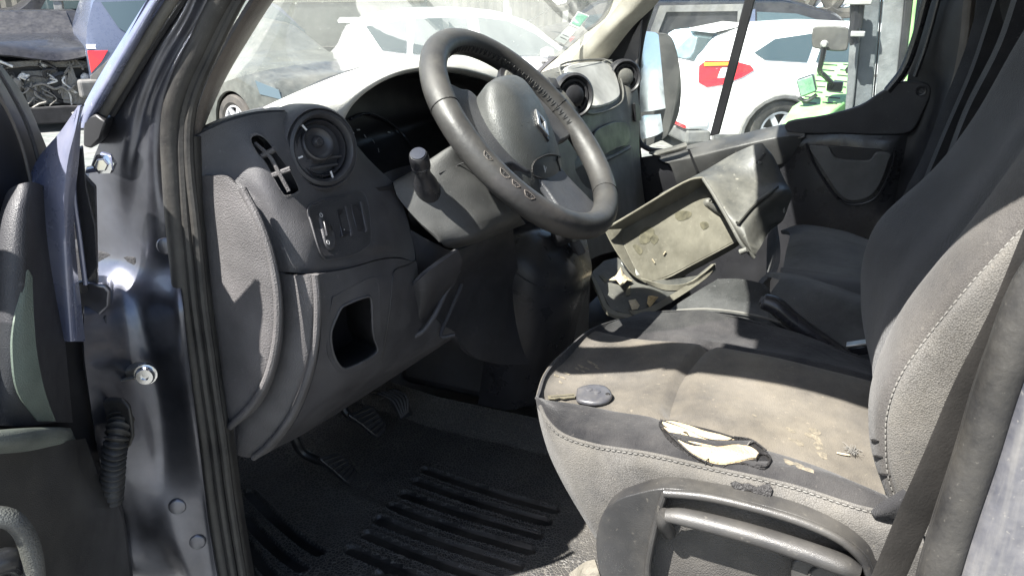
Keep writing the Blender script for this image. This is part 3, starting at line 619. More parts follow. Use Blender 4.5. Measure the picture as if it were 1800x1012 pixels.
# round vents
def round_vent(px, py, y, n, R, lab=None, parts=True, squash=1):
    n = n.normalized(); c = on_f(px, py)+n*.016; u, v, _ = frame_of(n)
    nm = 'round_vent'
    r0 = lathe(nm, c, n, [(R*1.10, -.030), (R*1.12, -.004), (R*1.08, .004), (R*.98, .005), (R*.90, .001), (R*.88, -.006), (R*.86, -.012), (R*.80, -.014), (R*.70, -.012), (0, -.012)], mt['vent'], DB, seg=48)
    if lab: r0['label'] = lab
    lathe('vent_ring', c, n, [(R*.84, -.010), (R*.84, -.004), (R*.79, -.001), (R*.74, -.005), (R*.72, -.012)], mt['blacksatin'], r0, seg=48)
    lathe('vent_flap', c+v*R*.14+n*(-.002)-u*R*.1, n+v*.25, [(0, -.002), (R*.30, -.002), (R*.42, .001), (R*.46, .004), (R*.50, .002), (R*.52, -.008)], mt['vent'], r0, seg=36)
    lathe('vent_knob', c+v*R*.20+n*.002-u*R*.1, n, [(0, .003), (R*.10, .003), (R*.16, 0), (R*.18, -.004)], mt['blacksatin'], r0, seg=20)
    bm = bmesh.new()
    for k in range(3):
        a = -PI*.62+k*PI*.10; 
    for k, h in enumerate((-.30, -.52)):
        wd = math.sqrt(max(0, .70**2-h*h))*R
        box_bm((-wd, h*R-.0015, -.011), (wd, h*R+.0015, -.003), bm, Matrix((u, v, n)).transposed().to_4x4())
        for q in bm.verts: pass
    for q in bm.verts: q.co += c
    mk('vent_louvre', bm, mt['vent'], r0)
    for a in (2.2, 3.35, 4.9):
        d = u*math.cos(a)+v*math.sin(a)
        box('vent_mark', (-.0012, -.0045, 0), (.0012, .0045, .0012), mt['greysym'], r0, bev=0, mtx=Matrix.Translation(c+d*R*.80+n*.000) @ Matrix((d.cross(n), d, n)).transposed().to_4x4())
    return c
vn = Vector((-.36, -.90, .18))
round_vent(556, 262, None, vn, .0455, 'large round air vent beside the side demister slot')
# pod collar around the driver's vent
n = vn.normalized(); c = on_f(556, 262)+n*.016
lathe('vent_pod', c, n, [(.064, -.055), (.060, -.018), (.056, -.003), (.0525, .002), (.050, -.002), (.0495, -.02)], mt['dash'], DB, seg=48)
# switch panel
sw = [(540, 368), (556, 356), (600, 344), (628, 337), (640, 346), (648, 380), (650, 420), (646, 432), (620, 448), (578, 456), (566, 452), (556, 430), (546, 396)]
swP = cr([on_f(a, b, .0015) for a, b in sw], 4, True); swn = (on_f(560, 440)-on_f(560, 370)).cross(on_f(640, 400)-on_f(560, 400)).normalized()
if swn.dot(CAM-swP[0]) < 0: swn = -swn
mk('switch_panel', prism_bm([p+swn*.0015 for p in swP], -swn*.006), mt['dash_dark'], DB, bev=.0015, smooth=True)
tube('panel_groove', [on_f(a, b, .002) for a, b in sw], .0011, mt['dash'], DB, seg=6, closed=True)
def plate(name, pts, m, off, th, parent=DB, sm=0, bev=.001, fn=None, **k):
    P = [(fn or on_f)(a, b) for a, b in pts]; P = [p for p in P if p]
    nn = Vector()
    for i in range(len(P)): nn += P[i].cross(P[(i+1) % len(P)])
    nn.normalize(); nn = nn if nn.dot(CAM-P[0]) > 0 else -nn
    if sm: P = cr(P, sm, True)
    return mk(name, prism_bm([p+nn*(off) for p in P], -nn*th), m, parent, bev=bev, smooth=True, **k)
hl = plate('beam_switch', [(556, 376), (562, 368), (571, 372), (580, 400), (586, 430), (582, 439), (574, 440), (567, 428), (560, 398)], mt['dash'], .005, .005, sm=3, bev=.002)
plate('switch_thumbwheel', [(562, 392), (568, 390), (574, 414), (568, 418)], mt['blacksatin'], .0075, .004, parent=hl)
plate('switch_thumbwheel', [(569, 400), (574, 398), (578, 408), (573, 411)], mt['black'], .0075, .004, parent=hl)
for a, b in ((558, 381), (570, 427)):
    pc = on_f(a, b, .006); u, v, nn = frame_of(swn)
    mk('beam_symbol', ring_bm([pc+(u*math.cos(t)+v*math.sin(t))*.0030 for t in [k*PI/8 for k in range(16)]], [pc+(u*math.cos(t)+v*math.sin(t))*.0021 for t in [k*PI/8 for k in range(16)]], nn*.0006), mt['greysym'], hl)
for dx, dy, lit in ((0, 0, 1), (27, -8, 0)):
    s = plate('rocker_switch' if lit else 'blank_switch', [(583+dx, 372+dy), (597+dx, 368+dy), (608+dx, 414+dy), (594+dx, 419+dy)], mt['blacksatin'], .0085, .006, bev=.001)
    plate('switch_surround', [(598+dx, 366+dy), (602+dx, 368+dy), (613+dx, 416+dy), (609+dx, 419+dy)], mt['dash'], .0095, .005, parent=s, bev=.0008)
    if lit:   # small printed P with a sensor mark
        for q in ([(595.0, 403), (596, 403), (596.8, 409), (595.8, 409)], [(596, 403), (599, 402.4), (599.3, 403.4), (596.2, 404)], [(598.2, 402.8), (599.4, 402.6), (599.8, 405.6), (598.8, 405.8)], [(596.3, 405.6), (599.6, 405), (599.8, 405.9), (596.4, 406.5)], [(600.6, 406.5), (603.6, 403.2), (604, 407.6), (601, 408.2)]):
            plate('switch_symbol', q, mt['white'], .0092, .0006, parent=s, bev=0)
# side cover panel (fuse cover) with rounded rim and the band behind it
fc = [
 [(347, 309, .022), (372, 309, .020), (398, 311, .020), (424, 332, .024), (432, 342, .038)],
 [(352, 380, .022), (384, 380, .018), (420, 380, .016), (452, 386, .022), (462, 392, .040)],
 [(360, 450, .022), (396, 450, .018), (436, 450, .016), (474, 450, .022), (484, 452, .042)],
 [(366, 520, .022), (404, 520, .018), (444, 520, .016), (486, 522, .022), (497, 524, .042)],
 [(372, 590, .022), (408, 590, .018), (444, 592, .016), (484, 596, .022), (496, 600, .042)],
 [(378, 650, .022), (406, 652, .018), (436, 655, .016), (468, 662, .022), (480, 668, .042)],
 [(384, 705, .022), (402, 705, .019), (420, 708, .018), (440, 712, .022), (452, 718, .042)],
 [(388, 748, .022), (392, 748, .022), (397, 748, .022), (402, 750, .024), (408, 754, .040)]]
patch('fuse_cover', [VX(*r) for r in fc], mt['dash_soft'], DB, nu=7, nv=6, thick=.005)
tube('cover_rim', VX(*[(r[3][0]+2, r[3][1], .017) for r in fc]), .0052, mt['dash_soft'], DB, seg=10)
band = [
 [(480, 470, .05), (500, 482, .048), (528, 484, .050), (552, 482, .060), (560, 480, .075)],
 [(486, 520, .05), (508, 530, .045), (534, 534, .048), (556, 536, .058), (565, 536, .075)],
 [(488, 590, .05), (508, 596, .045), (530, 600, .048), (552, 604, .058), (562, 606, .075)],
 [(474, 655, .05), (492, 662, .045), (512, 668, .048), (534, 674, .058), (544, 680, .075)],
 [(444, 708, .05), (462, 718, .045), (482, 726, .048), (506, 736, .058), (516, 742, .075)],
 [(405, 748, .05), (420, 762, .045), (440, 774, .048), (468, 784, .058), (480, 788, .075)],
 [(400, 780, .05), (410, 794, .045), (424, 802, .050), (444, 804, .060), (452, 806, .075)]]
patch('side_band', [VX(*r) for r in band], mt['dash_soft'], DB, nu=6, nv=6, thick=.005)
tube('cover_rim', VX(*[(r[3][0]+2, r[3][1], .054) for r in band]), .0048, mt['dash_soft'], DB, seg=10)
# lower fascia with the open cubby
low = [
 [(556, 482, .072), (615, 472, .135), (662, 458, .20), (700, 454, .255), (733, 462, .31)],
 [(564, 540, .070), (625, 530, .135), (672, 516, .195), (706, 505, .25), (738, 500, .31)],
 [(562, 610, .072), (622, 606, .135), (668, 600, .195), (708, 575, .255), (752, 540, .33)],
 [(545, 680, .078), (604, 672, .135), (655, 655, .195), (706, 622, .27), (775, 570, .37)],
 [(518, 742, .082), (575, 710, .14), (632, 682, .20), (700, 640, .28), (792, 578, .40)],
 [(478, 790, .085), (540, 752, .15), (610, 708, .22), (692, 655, .30), (800, 586, .42)],
 [(460, 800, .12), (535, 762, .20), (606, 718, .27), (690, 664, .35), (800, 592, .46)]]
lf = patch('lower_fascia', [VX(*r) for r in low], mt['dash'], DB, nu=6, nv=6, thick=.006)
on_l = bvh(lf, fa)
cub = [(597, 545), (606, 536), (640, 522), (652, 525), (654, 560), (656, 590), (664, 612), (655, 625), (632, 638), (606, 648), (592, 636), (583, 610), (582, 580)]
cb3 = cr([on_l(a, b) for a, b in cub], 4, True); dv = Vector((.5, .85, -.15)).normalized()
cut(lf, [prism_bm([p-dv*.05 for p in cb3], dv*.15)])
for p in lf.data.polygons: p.use_smooth = True
lf.data.set_sharp_from_angle(angle=math.radians(50))
def sleeve(name, P, depth, m, parent, dv, th=.003):
    bm = bmesh.new(); n = len(P); a = [bm.verts.new(p) for p in P]; b = [bm.verts.new(p+dv*depth) for p in P]
    for i in range(n): bm.faces.new((a[i], a[(i+1) % n], b[(i+1) % n], b[i]))
    bm.faces.new(b); return mk(name, bm, m, parent, smooth=True)
sleeve('cubby_box', cb3, .09, mt['black'], DB, dv)
cc = sum(cb3, Vector())/len(cb3); cn = Vector((-.5, -.85, .1)).normalized()
outr = cr([on_l(a, b) for a, b in [(582, 532), (592, 518), (640, 492), (662, 488), (667, 512), (668, 560), (672, 592), (672, 618), (660, 634), (634, 648), (604, 656), (586, 642), (574, 610)]], 4, True)
mk('cubby_rim', ring_bm([p+cn*.0015 for p in outr], [p+cn*.000 for p in cb3], -cn*.006), mt['dash'], DB, bev=.0012, smooth=True)
tube('cubby_lip', [p+cn*.001 for p in cb3[::3]], .0018, mt['dash'], DB, seg=8, closed=True, sm=2)
tube('panel_seam', [on_l(a, b, .0005) for a, b in ((730, 458), (715, 466), (697, 472), (690, 486), (685, 540), (676, 600), (668, 640))], .0010, mt['black'], DB, seg=6)
# knee panel and steering column surround below the shroud
patch('knee_panel', [VX(*r) for r in (
 [(722, 404, .33), (760, 425, .36), (800, 440, .42), (850, 420, .50), (900, 390, .58)],
 [(732, 462, .32), (762, 478, .36), (800, 470, .42), (850, 450, .52), (905, 430, .62)],
 [(728, 520, .32), (752, 520, .36), (790, 500, .44), (850, 480, .56), (910, 470, .66)],
 [(752, 545, .34), (770, 560, .40), (805, 560, .48), (860, 540, .58), (915, 520, .68)],
 [(800, 590, .44), (815, 610, .48), (840, 630, .54), (880, 640, .62), (930, 640, .70)])], mt['dash_dark'], DB, nu=5, nv=5, thick=.006)
tube('bracket_edge', VX((727, 500, .29), (742, 484, .29), (770, 462, .31), (800, 442, .36)), .004, mt['dash'], DB, seg=8)
patch('knee_bracket', [VX(*r) for r in ([(722, 505, .285), (750, 480, .285), (805, 440, .34)], [(726, 545, .30), (752, 520, .30), (812, 460, .36)], [(724, 585, .30), (745, 570, .32), (800, 500, .38)])], mt['dash_dark'], DB, nu=4, nv=4, thick=.004)
tube('bracket_edge', VX((726, 592, .30), (745, 580, .31), (765, 552, .33), (785, 510, .36), (806, 474, .39)), .0045, mt['dash'], DB, seg=8)
tube('bracket_edge', VX((800, 588, .36), (775, 590, .35), (790, 550, .38), (812, 500, .42)), .0035, mt['dash_dark'], DB, seg=8)
# top pad: pale, with the instrument hood arching over the gauges
HX0, HX1 = .225, .745
lip = [(600, 216, .19), (606, 200, .185), (620, 180, .18), (645, 158, .175), (680, 138, .17), (720, 126, .165), (765, 122, .165), (820, 128, .165), (870, 145, .165), (905, 172, .17), (925, 205, .18)]
L3 = [V(a, b, y=y) for a, b, y in lip]
def hood(p, dy, dz, k=1): 
    cx = .48; return Vector((cx+(p.x-cx)*k, p.y+dy, p.z+dz))
cz = .80
def scl(p, s, dy): return Vector((.485+(p.x-.485)*s, p.y+dy, .80+(p.z-.80)*(s+.0)))
SIL = [V(a, b, y=y) for a, b, y in ((470, 191, .235), (492, 180, .235), (525, 163, .235), (575, 141, .235), (625, 122, .235), (690, 105, .235), (765, 97, .235), (840, 104, .235), (900, 118, .235), (950, 132, .235), (990, 146, .235))]
rows = [[scl(p, .93, .050) for p in L3], [scl(p, .96, .012) for p in L3], [scl(p, 1.0, -.004) for p in L3], [scl(p, 1.10, -.006) for p in L3], [p.lerp(q, .55)+Vector((0, -.01, .004)) for p, q in zip([scl(p, 1.10, -.006) for p in L3], SIL)], SIL, [p+Vector((0, .08, -.030)) for p in SIL], [p+Vector((0, .20, -.085)) for p in SIL]]
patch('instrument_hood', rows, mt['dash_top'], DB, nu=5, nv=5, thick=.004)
# inside of the hood, gauge face and the printed ticks
patch('hood_lining', [[scl(p, .985, .006) for p in L3], [scl(p, .95, .06) for p in L3], [scl(p, .93, .12) for p in L3], [scl(p, .90, .16)+Vector((0, 0, -.02)) for p in L3]], mt['black'], DB, nu=5, nv=3, thick=.003)
gf = [[Vector((.19, .155, .72)), Vector((.48, .155, .69)), Vector((.78, .155, .72))], [Vector((.19, .22, .715)), Vector((.48, .22, .69)), Vector((.78, .22, .715))], [Vector((.18, .285, .745)), Vector((.48, .29, .735)), Vector((.78, .285, .745))], [Vector((.20, .28, .76)), Vector((.48, .29, .78)), Vector((.77, .28, .76))], [Vector((.24, .29, .81)), Vector((.48, .30, .865)), Vector((.73, .29, .81))]]
gfo = patch('instrument_panel', gf, mt['black'], DB, nu=6, nv=5, thick=.006)
on_g = bvh(gfo)
for a, b, r in ((605, 226, .4), (618, 232, .6), (628, 228, .1), (640, 240, .8), (655, 250, .9), (664, 266, 1.3), (682, 233, .2)):
    p = on_g(a, b, .002)
    if p: box('gauge_mark', (-.004, -.0012, 0), (.004, .0012, .001), mt['gauge'], DB, bev=0, mtx=Matrix.Translation(p) @ Matrix.Rotation(r, 4, 'Y') @ Matrix.Rotation(.9, 4, 'X'))
tube('gauge_bezel', [p for p in [on_g(a, b, .004) for a, b in ((612, 210), (640, 200), (668, 208), (694, 226), (716, 250), (735, 280), (742, 300))] if p], .0025, mt['blacksatin'], DB, seg=8)
patch('gauge_shelf', [VX((672, 306, .33), (700, 296, .37), (745, 285, .42), (800, 262, .48)), VX((680, 318, .335), (705, 306, .375), (748, 296, .42), (805, 275, .48)), VX((690, 330, .34), (715, 320, .38), (752, 312, .42), (810, 290, .48))], mt['dash_dark'], DB, nu=5, nv=3, thick=.004)
# flat pale top running to the windscreen
def ty(u): return .34+.36*(1-(2*u-1)**2)
def tz(x, y): return (.785+.012*min(1, max(0, x-.3)))-.20*max(0, y-.24)-.25*max(0, .2-x)
def y0_(i): return .40 if 4 <= i <= 17 else .24
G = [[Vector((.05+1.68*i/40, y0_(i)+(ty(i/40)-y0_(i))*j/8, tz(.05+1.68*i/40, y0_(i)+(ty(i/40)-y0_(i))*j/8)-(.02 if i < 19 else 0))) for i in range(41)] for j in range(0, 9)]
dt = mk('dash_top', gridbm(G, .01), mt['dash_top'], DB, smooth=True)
patch('driver_side_top', [VX(*r) for r in ([(348, 232, .03), (400, 209, .06), (452, 196, .10), (510, 194, .15), (560, 203, .20)], [(350, 229, .06), (402, 205, .10), (458, 191, .16), (520, 186, .22), (585, 196, .26)], [(352, 227, .10), (405, 203, .16), (465, 187, .24), (530, 176, .30), (600, 175, .36)])], mt['dash'], DB, nu=5, nv=4, thick=.004)
tube('demister_edge', VX((350, 229, .10), (400, 208, .14), (445, 198, .2)), .003, mt['black'], DB, seg=6)
# demister grille at the foot of the windscreen
gr = box('demister_grille', (.22, .50, .735), (1.45, .545, .742), mt['dash_mid'], DB, bev=.001)
for k in range(24): box('grille_slot', (.24+k*.05, .505, .7425), (.275+k*.05, .54, .7435), mt['black'], gr, bev=0)
# fascia right of the wheel: centre and passenger side
rt_rows = [
 [(905, 146, .86), (950, 128, 1.12), (985, 117, 1.36), (1040, 108, 1.62), (1088, 111, 1.70), (1105, 116, 1.73), (1116, 130, 1.75)],
 [(908, 160, .80), (955, 145, 1.06), (993, 132, 1.30), (1045, 124, 1.56), (1082, 128, 1.66), (1108, 136, 1.70), (1120, 152, 1.75)],
 [(920, 200, .74), (968, 190, .97), (1010, 180, 1.2), (1055, 176, 1.44), (1090, 180, 1.60), (1110, 180, 1.66), (1124, 195, 1.74)],
 [(935, 240, .76), (985, 235, 1.0), (1025, 222, 1.22), (1062, 215, 1.42), (1095, 212, 1.58), (1112, 214, 1.66), (1124, 225, 1.74)],
 [(950, 290, .78), (1000, 290, 1.02), (1030, 290, 1.2), (1065, 280, 1.4), (1100, 262, 1.56), (1114, 255, 1.66), (1124, 260, 1.74)],
 [(955, 350, .80), (1005, 350, 1.02), (1040, 345, 1.2), (1075, 330, 1.38), (1105, 318, 1.54), (1118, 310, 1.66), (1128, 310, 1.74)],
 [(960, 410, .82), (1010, 410, 1.02), (1045, 400, 1.2), (1080, 390, 1.38), (1110, 380, 1.52), (1124, 370, 1.66), (1134, 360, 1.74)],
 [(965, 470, .86), (1010, 470, 1.05), (1050, 450, 1.22), (1085, 440, 1.38), (1115, 430, 1.52), (1130, 420, 1.66), (1140, 410, 1.74)]]
rf = patch('passenger_fascia', [VX(*r) for r in rt_rows], mt['dash_mid'], DB, nu=5, nv=5, thick=.006)
on_r = bvh(rf)
lidp = [(990, 122), (1040, 112), (1064, 116), (1076, 130), (1085, 158), (1083, 176), (1062, 188), (1040, 192), (1024, 184), (1008, 160)]
plate('storage_lid', lidp, mt['dash_top'], .010, .012, sm=4, bev=.004, fn=on_r)
tube('lid_groove', [on_r(a, b, .006) for a, b in [(984, 118), (1044, 105), (1072, 112), (1086, 134), (1093, 162), (1088, 182), (1062, 196), (1030, 200), (1012, 182), (994, 152)]], .003, mt['dash_mid'], DB, seg=8, closed=True)
# lower part in shade: black plate drawn for the dark glove recess opening
gp_ = [(1040, 236), (1052, 224), (1078, 214), (1096, 216), (1102, 232), (1100, 254), (1080, 262), (1054, 276), (1044, 282), (1038, 262)]
plate('recess_shade_plate', gp_, mt['black'], .008, .010, sm=3, bev=.002, fn=on_r)
tube('recess_ledge', [on_r(a, b, .012) for a, b in ((1046, 286), (1070, 276), (1100, 260))], .006, mt['dash'], DB, seg=8)
plate('window_switch', [(1111, 182), (1120, 186), (1122, 212), (1113, 214)], mt['black'], .010, .008, bev=.001, fn=on_r)
def vent_at(a, b, R, n, lab):
    p = on_r(a, b, .006); return p
for a, b, R, n_, lab in ((1004, 172, .050, Vector((-.62, -.78, .1)), 'round centre air vent right of the steering wheel'), (1097, 138, .046, Vector((-.72, -.68, .1)), 'round outer air vent by the passenger pillar')):
    p = on_r(a, b, .008); c2 = p
    _V = V
    nn = n_.normalized(); u, v, _ = frame_of(nn)
    r0 = lathe('round_vent', c2, nn, [(R*1.15, -.02), (R*1.12, .004), (R, .008), (R*.9, .003), (R*.86, -.008), (0, -.010)], mt['vent'], DB, seg=36, label=lab)
    lathe('vent_knob', c2, nn, [(0, .010), (R*.35, .010), (R*.52, .006), (R*.55, -.004)], mt['blacksatin'] if R > .048 else mt['dash_mid'], r0, seg=28)
    lathe('vent_ring', c2, nn, [(R*.84, -.006), (R*.82, .002), (R*.72, .001), (R*.70, -.008)], mt['vent'], r0, seg=36)
plate('centre_vent_slot', [(962, 138), (975, 140), (984, 158), (972, 156)], mt['black'], .004, .004, bev=.001, fn=on_r)
box('dash_fill', (.07, .32, .42), (1.72, .80, .68), mt['black'], DB, bev=.02)  # unseen solid block inside the dash, added to keep sun off the footwell
box('dash_centre_stack', (.84, .12, .05), (1.25, .5, .62), mt['dash_dark'], DB, bev=.03, bseg=3)
box('dash_lower_right', (1.2, .22, .05), (1.76, .6, .5), mt['black'], DB, bev=.03, bseg=3)
# ================================================================== STEERING WHEEL
mt['chromegrey'] = mat('satin_chrome', (.30, .30, .30), .3, (DUST, .3, 40, 0), metal=.8)
SWC = Vector((.5018, .0056, .7701)); T_ = .7547
SN = Vector((0, -math.cos(T_), math.sin(T_))); SU = Vector((1, 0, 0)); SVv = SN.cross(SU)*-1
SVv = Vector((0, math.sin(T_), math.cos(T_)))                     # up the wheel plane
ST = thing('steering_wheel', 'worn steering wheel in a scuffed grey leather cover with laced stitching', 'steering wheel', SWC)
def SP(a, r, h=0, yaw=0): return SWC+(SU*math.cos(a)+SVv*math.sin(a))*r+SN*h
rimr = .1905; n = 120
bm = bmesh.new(); 
RP = [SP(2*PI*k/n, rimr) for k in range(n)]
bm = tube_bm(RP, .0215, 20, closed=True, upv=SN)
mk('rim_cover', bm, mt['wheel'], ST, smooth=True)
# seams across the cover
for a in (2.72, -.98, .12):
    c = SP(a, rimr); rd = (SU*math.cos(a)+SVv*math.sin(a))
    mk('cover_seam', tube_bm([c+(rd*math.cos(t)+SN*math.sin(t))*.0215 for t in [2*PI*k/24 for k in range(24)]], .0011, 6, closed=True), mt['char'], ST, smooth=True)
# lacing on the inner edge
bm = bmesh.new()
for k in range(190):
    a = 2*PI*k/190
    if not (-.1 < ((a+PI) % (2*PI))-PI < 1.9): continue
    b = a+.012*(1 if k % 2 else -1)
    c1 = SP(a, rimr-.0186, .0108); c2 = SP(b, rimr-.0217, .001)
    tube_bm([c1, (c1+c2)/2+SN*.0012-(SU*math.cos(a)+SVv*math.sin(a))*.0012, c2], .0008, 4, bm)
mk('lacing', bm, mt['char'], ST, smooth=True)
# splits in the leather at the lower left
for a, s in ((3.25, 1), (3.42, 1.1), (3.53, .9), (3.66, 1.2)):
    rd = (SU*math.cos(a)+SVv*math.sin(a)); tg = SN.cross(rd)
    for q in (1,):
        ph = 1.0
        c = SP(a, rimr)+(rd*math.cos(ph)+SN*math.sin(ph))*.0219; nn = (rd*math.cos(ph)+SN*math.sin(ph)); bb = nn.cross(tg)
        pts = [c+tg*.0075*s*math.cos(t)*(1+.25*math.sin(3*t))+bb*.0042*s*math.sin(t)*(1+.2*math.cos(2*t))-nn*.0006*abs(math.sin(t)) for t in [2*PI*k/14 for k in range(14)]]
        mk('leather_split', prism_bm(pts, nn*.0005), mt['char'], ST)
        mk('torn_edge', tube_bm(pts, .0007, 5, closed=True), mt['trim_dark'], ST, smooth=True)
# hub: dark back plate, spokes and the grained airbag cover
def plane_pts(L, h): return [SWC+SU*x+SVv*y+SN*h for x, y in L]
spL = cr(plane_pts([(-.045, .085), (-.075, .108), (-.105, .125), (-.140, .132), (-.172, .092), (-.188, .04), (-.188, .0), (-.18, -.03), (-.15, -.038), (-.10, -.04), (-.06, -.06)], -.006), 4, True)
spR = [SWC+SU*(-(p-SWC).dot(SU))+SVv*((p-SWC).dot(SVv))+SN*((p-SWC).dot(SN)) for p in spL]
for L in (spL, spR): mk('spoke', prism_bm(L, SN*-.016), mt['airbag_dk'], ST, bev=.005, bseg=3, smooth=True)
mk('spoke', prism_bm(cr(plane_pts([(-.045, -.05), (-.050, -.10), (-.062, -.15), (-.066, -.184), (0, -.192), (.066, -.184), (.062, -.15), (.050, -.10), (.045, -.05)], -.010), 4, True), SN*-.014), mt['airbag_dk'], ST, bev=.005, bseg=3, smooth=True)
mk('hub_back', prism_bm(cr(plane_pts([(-.085, .07), (0, .085), (.085, .07), (.095, 0), (.07, -.07), (0, -.09), (-.07, -.07), (-.095, 0)], -.012), 4, True), SN*-.05), mt['airbag_dk'], ST, bev=.01, bseg=3, smooth=True)
ab = [(-.030, .092), (.030, .092), (.062, .080), (.086, .040), (.094, -.008), (.088, -.055), (.066, -.093), (.030, -.112), (-.030, -.112), (-.066, -.093), (-.088, -.055), (-.094, -.008), (-.086, .040), (-.062, .080)]
A = cr([Vector((x, y, 0)) for x, y in ab], 5, True); m_ = len(A)
bm = bmesh.new(); rings = []
for s, h in ((.97, -.035), (1.0, -.012), (.985, -.002), (.95, .005), (.86, .0125), (.70, .0205), (.46, .0270), (.2, .0295)):
    rings.append([bm.verts.new(SWC+SU*p.x*s+SVv*p.y*s+SN*(h+.33*p.y*s)) for p in A])
for R1, R2 in zip(rings, rings[1:]):
    for k in range(m_): bm.faces.new((R1[k], R1[(k+1) % m_], R2[(k+1) % m_], R2[k]))
bm.faces.new(rings[-1])
abo = mk('airbag_cover', bm, mt['airbag'], ST, smooth=True, ang=70)
on_a = bvh(abo)
# horn pad at the bottom of the cover: bordered by a groove
hp = [(935, 292), (944, 280), (965, 272), (990, 264), (1000, 268), (1008, 300), (1006, 320), (990, 326), (968, 318), (945, 312), (936, 306)]
hpp = [p for p in [on_a(a, b, .0012) for a, b in hp] if p]
if len(hpp) > 3: mk('horn_pad_groove', tube_bm(cr(hpp, 4, True), .0016, 6, closed=True), mt['char'], ST, smooth=True)
# horn pad print
for q in (((955, 291), (957, 300)), ((959, 294), (957, 303))):
    A1 = [on_a(a, b, .0012) for a, b in q]
    if all(A1): tube('horn_symbol', A1, .0007, mt['greysym'], ST, seg=6, sm=0)
# diamond emblem: tall hollow lozenge on the airbag
ec = on_a(951, 218, 0); en = (SN+Vector((0, 0, 0))).normalized()
u = SU; v = SVv
def EM(x, y, h): return ec+(u*x+v*y)+SN*(h+.25*y)
o4 = [EM(0, .024, .004), EM(.0165, 0, .004), EM(0, -.024, .004), EM(-.0165, 0, .004)]; i4 = [EM(.002, .013, .004), EM(.0085, 0, .004), EM(-.002, -.013, .004), EM(-.0085, 0, .004)]
mk('emblem', ring_bm(o4, i4, SN*-.003), mt['chromegrey'], ST, bev=.0008, smooth=True)
mk('emblem_recess', prism_bm([EM(0, .030, .0008), EM(.021, 0, .0008), EM(0, -.030, .0008), EM(-.021, 0, .0008)], SN*-.006), mt['blacksatin'], ST, bev=.001, smooth=True)
# control buttons on the left and right spokes
for sx in (1,):
    pts = [SWC+SU*sx*x+SVv*y+SN*.000 for x, y in ((.066, .108), (.100, .128), (.122, .118), (.112, .088), (.080, .080))]
    r0 = mk('spoke_switch', prism_bm(cr(pts, 3, True), SN*-.008), mt['blacksatin'], ST, bev=.002, smooth=True)
    pts = [SWC+SU*sx*x+SVv*y+SN*.004 for x, y in ((.076, .106), (.100, .118), (.108, .106), (.086, .092))]
    mk('rocker_button', prism_bm(pts, SN*-.006), mt['dash_mid'], r0, bev=.0015, smooth=True)
# ================================================================== STEERING COLUMN
SC = thing('steering_column', 'grey steering column cover behind the wheel with a stubby black stalk', 'column cover', (.48, .12, .62))
shr = [
 [(686, 326, .36), (716, 308, .385), (756, 284, .41), (792, 262, .435), (808, 268, .47)],
 [(690, 320, .335), (720, 304, .36), (760, 279, .385), (799, 256, .415), (816, 262, .46)],
 [(694, 332, .325), (730, 322, .35), (775, 305, .38), (814, 288, .42), (838, 286, .47)],
 [(702, 350, .325), (740, 350, .345), (790, 340, .38), (838, 325, .425), (872, 326, .49)],
 [(735, 388, .330), (765, 385, .350), (812, 372, .385), (862, 358, .44), (906, 362, .50)],
 [(770, 418, .336), (784, 416, .352), (826, 402, .386), (870, 386, .44), (912, 376, .50)],
 [(778, 430, .345), (794, 432, .37), (836, 418, .40), (878, 400, .46), (918, 386, .53)],
 [(786, 436, .40), (806, 436, .43), (846, 424, .47), (886, 408, .53), (924, 394, .60)]]
patch('column_cover', [VX(*r) for r in shr], mt['shroud'], SC, nu=6, nv=6, thick=.004)
tube('cover_seam', VX((772, 305, .377), (800, 292, .405), (818, 285, .418)), .0009, mt['black'], SC, seg=5)
tube('column_gap', VX((800, 262, .415), (806, 280, .42), (822, 305, .43), (850, 334, .45), (884, 360, .48), (915, 376, .51)), .0045, mt['black'], SC, seg=8)
patch('column_collar', [VX(*r) for r in ([(806, 262, .44), (818, 290, .445), (842, 320, .46), (872, 346, .485), (905, 366, .52)], [(812, 258, .43), (826, 284, .435), (852, 314, .45), (884, 342, .475), (915, 362, .51)], [(826, 258, .46), (842, 284, .465), (870, 314, .48), (900, 342, .505), (930, 362, .54)])], mt['shroud'], SC, nu=5, nv=3, thick=.004)
mk('column_tube', tube_bm([SWC-SN*.03, SWC-SN*.26], .045, 16), mt['black'], SC, smooth=True)
for L in (((800, 395), (880, 372)), ((812, 404), (872, 386)), ((838, 402), (862, 393))):
    pass
# stalk: short thick black knob pointing to the driver's left
s0, s1 = V(752, 338, x=.365), V(736, 276, x=.315)
ax = (s1-s0).normalized(); ln = (s1-s0).length
lathe('stalk', s0, ax, [(0, -.02), (.0205, -.02), (.0215, 0), (.0185, ln*.28), (.0125, ln*.50), (.0118, ln*.62), (.0145, ln*.72), (.0150, ln*.78), (.0138, ln*.80), (.0150, ln*.82), (.0150, ln*.98), (.0138, ln*1.06), (.0125, ln*1.08), (0, ln*1.09)], mt['blacksatin'], SC, seg=32)
lathe('stalk_cap', s0+ax*ln*1.085, ax, [(.0115, 0), (.0115, .0015), (0, .0018)], mat('blue_black_cap', (.02, .022, .032), .3), SC, seg=24)
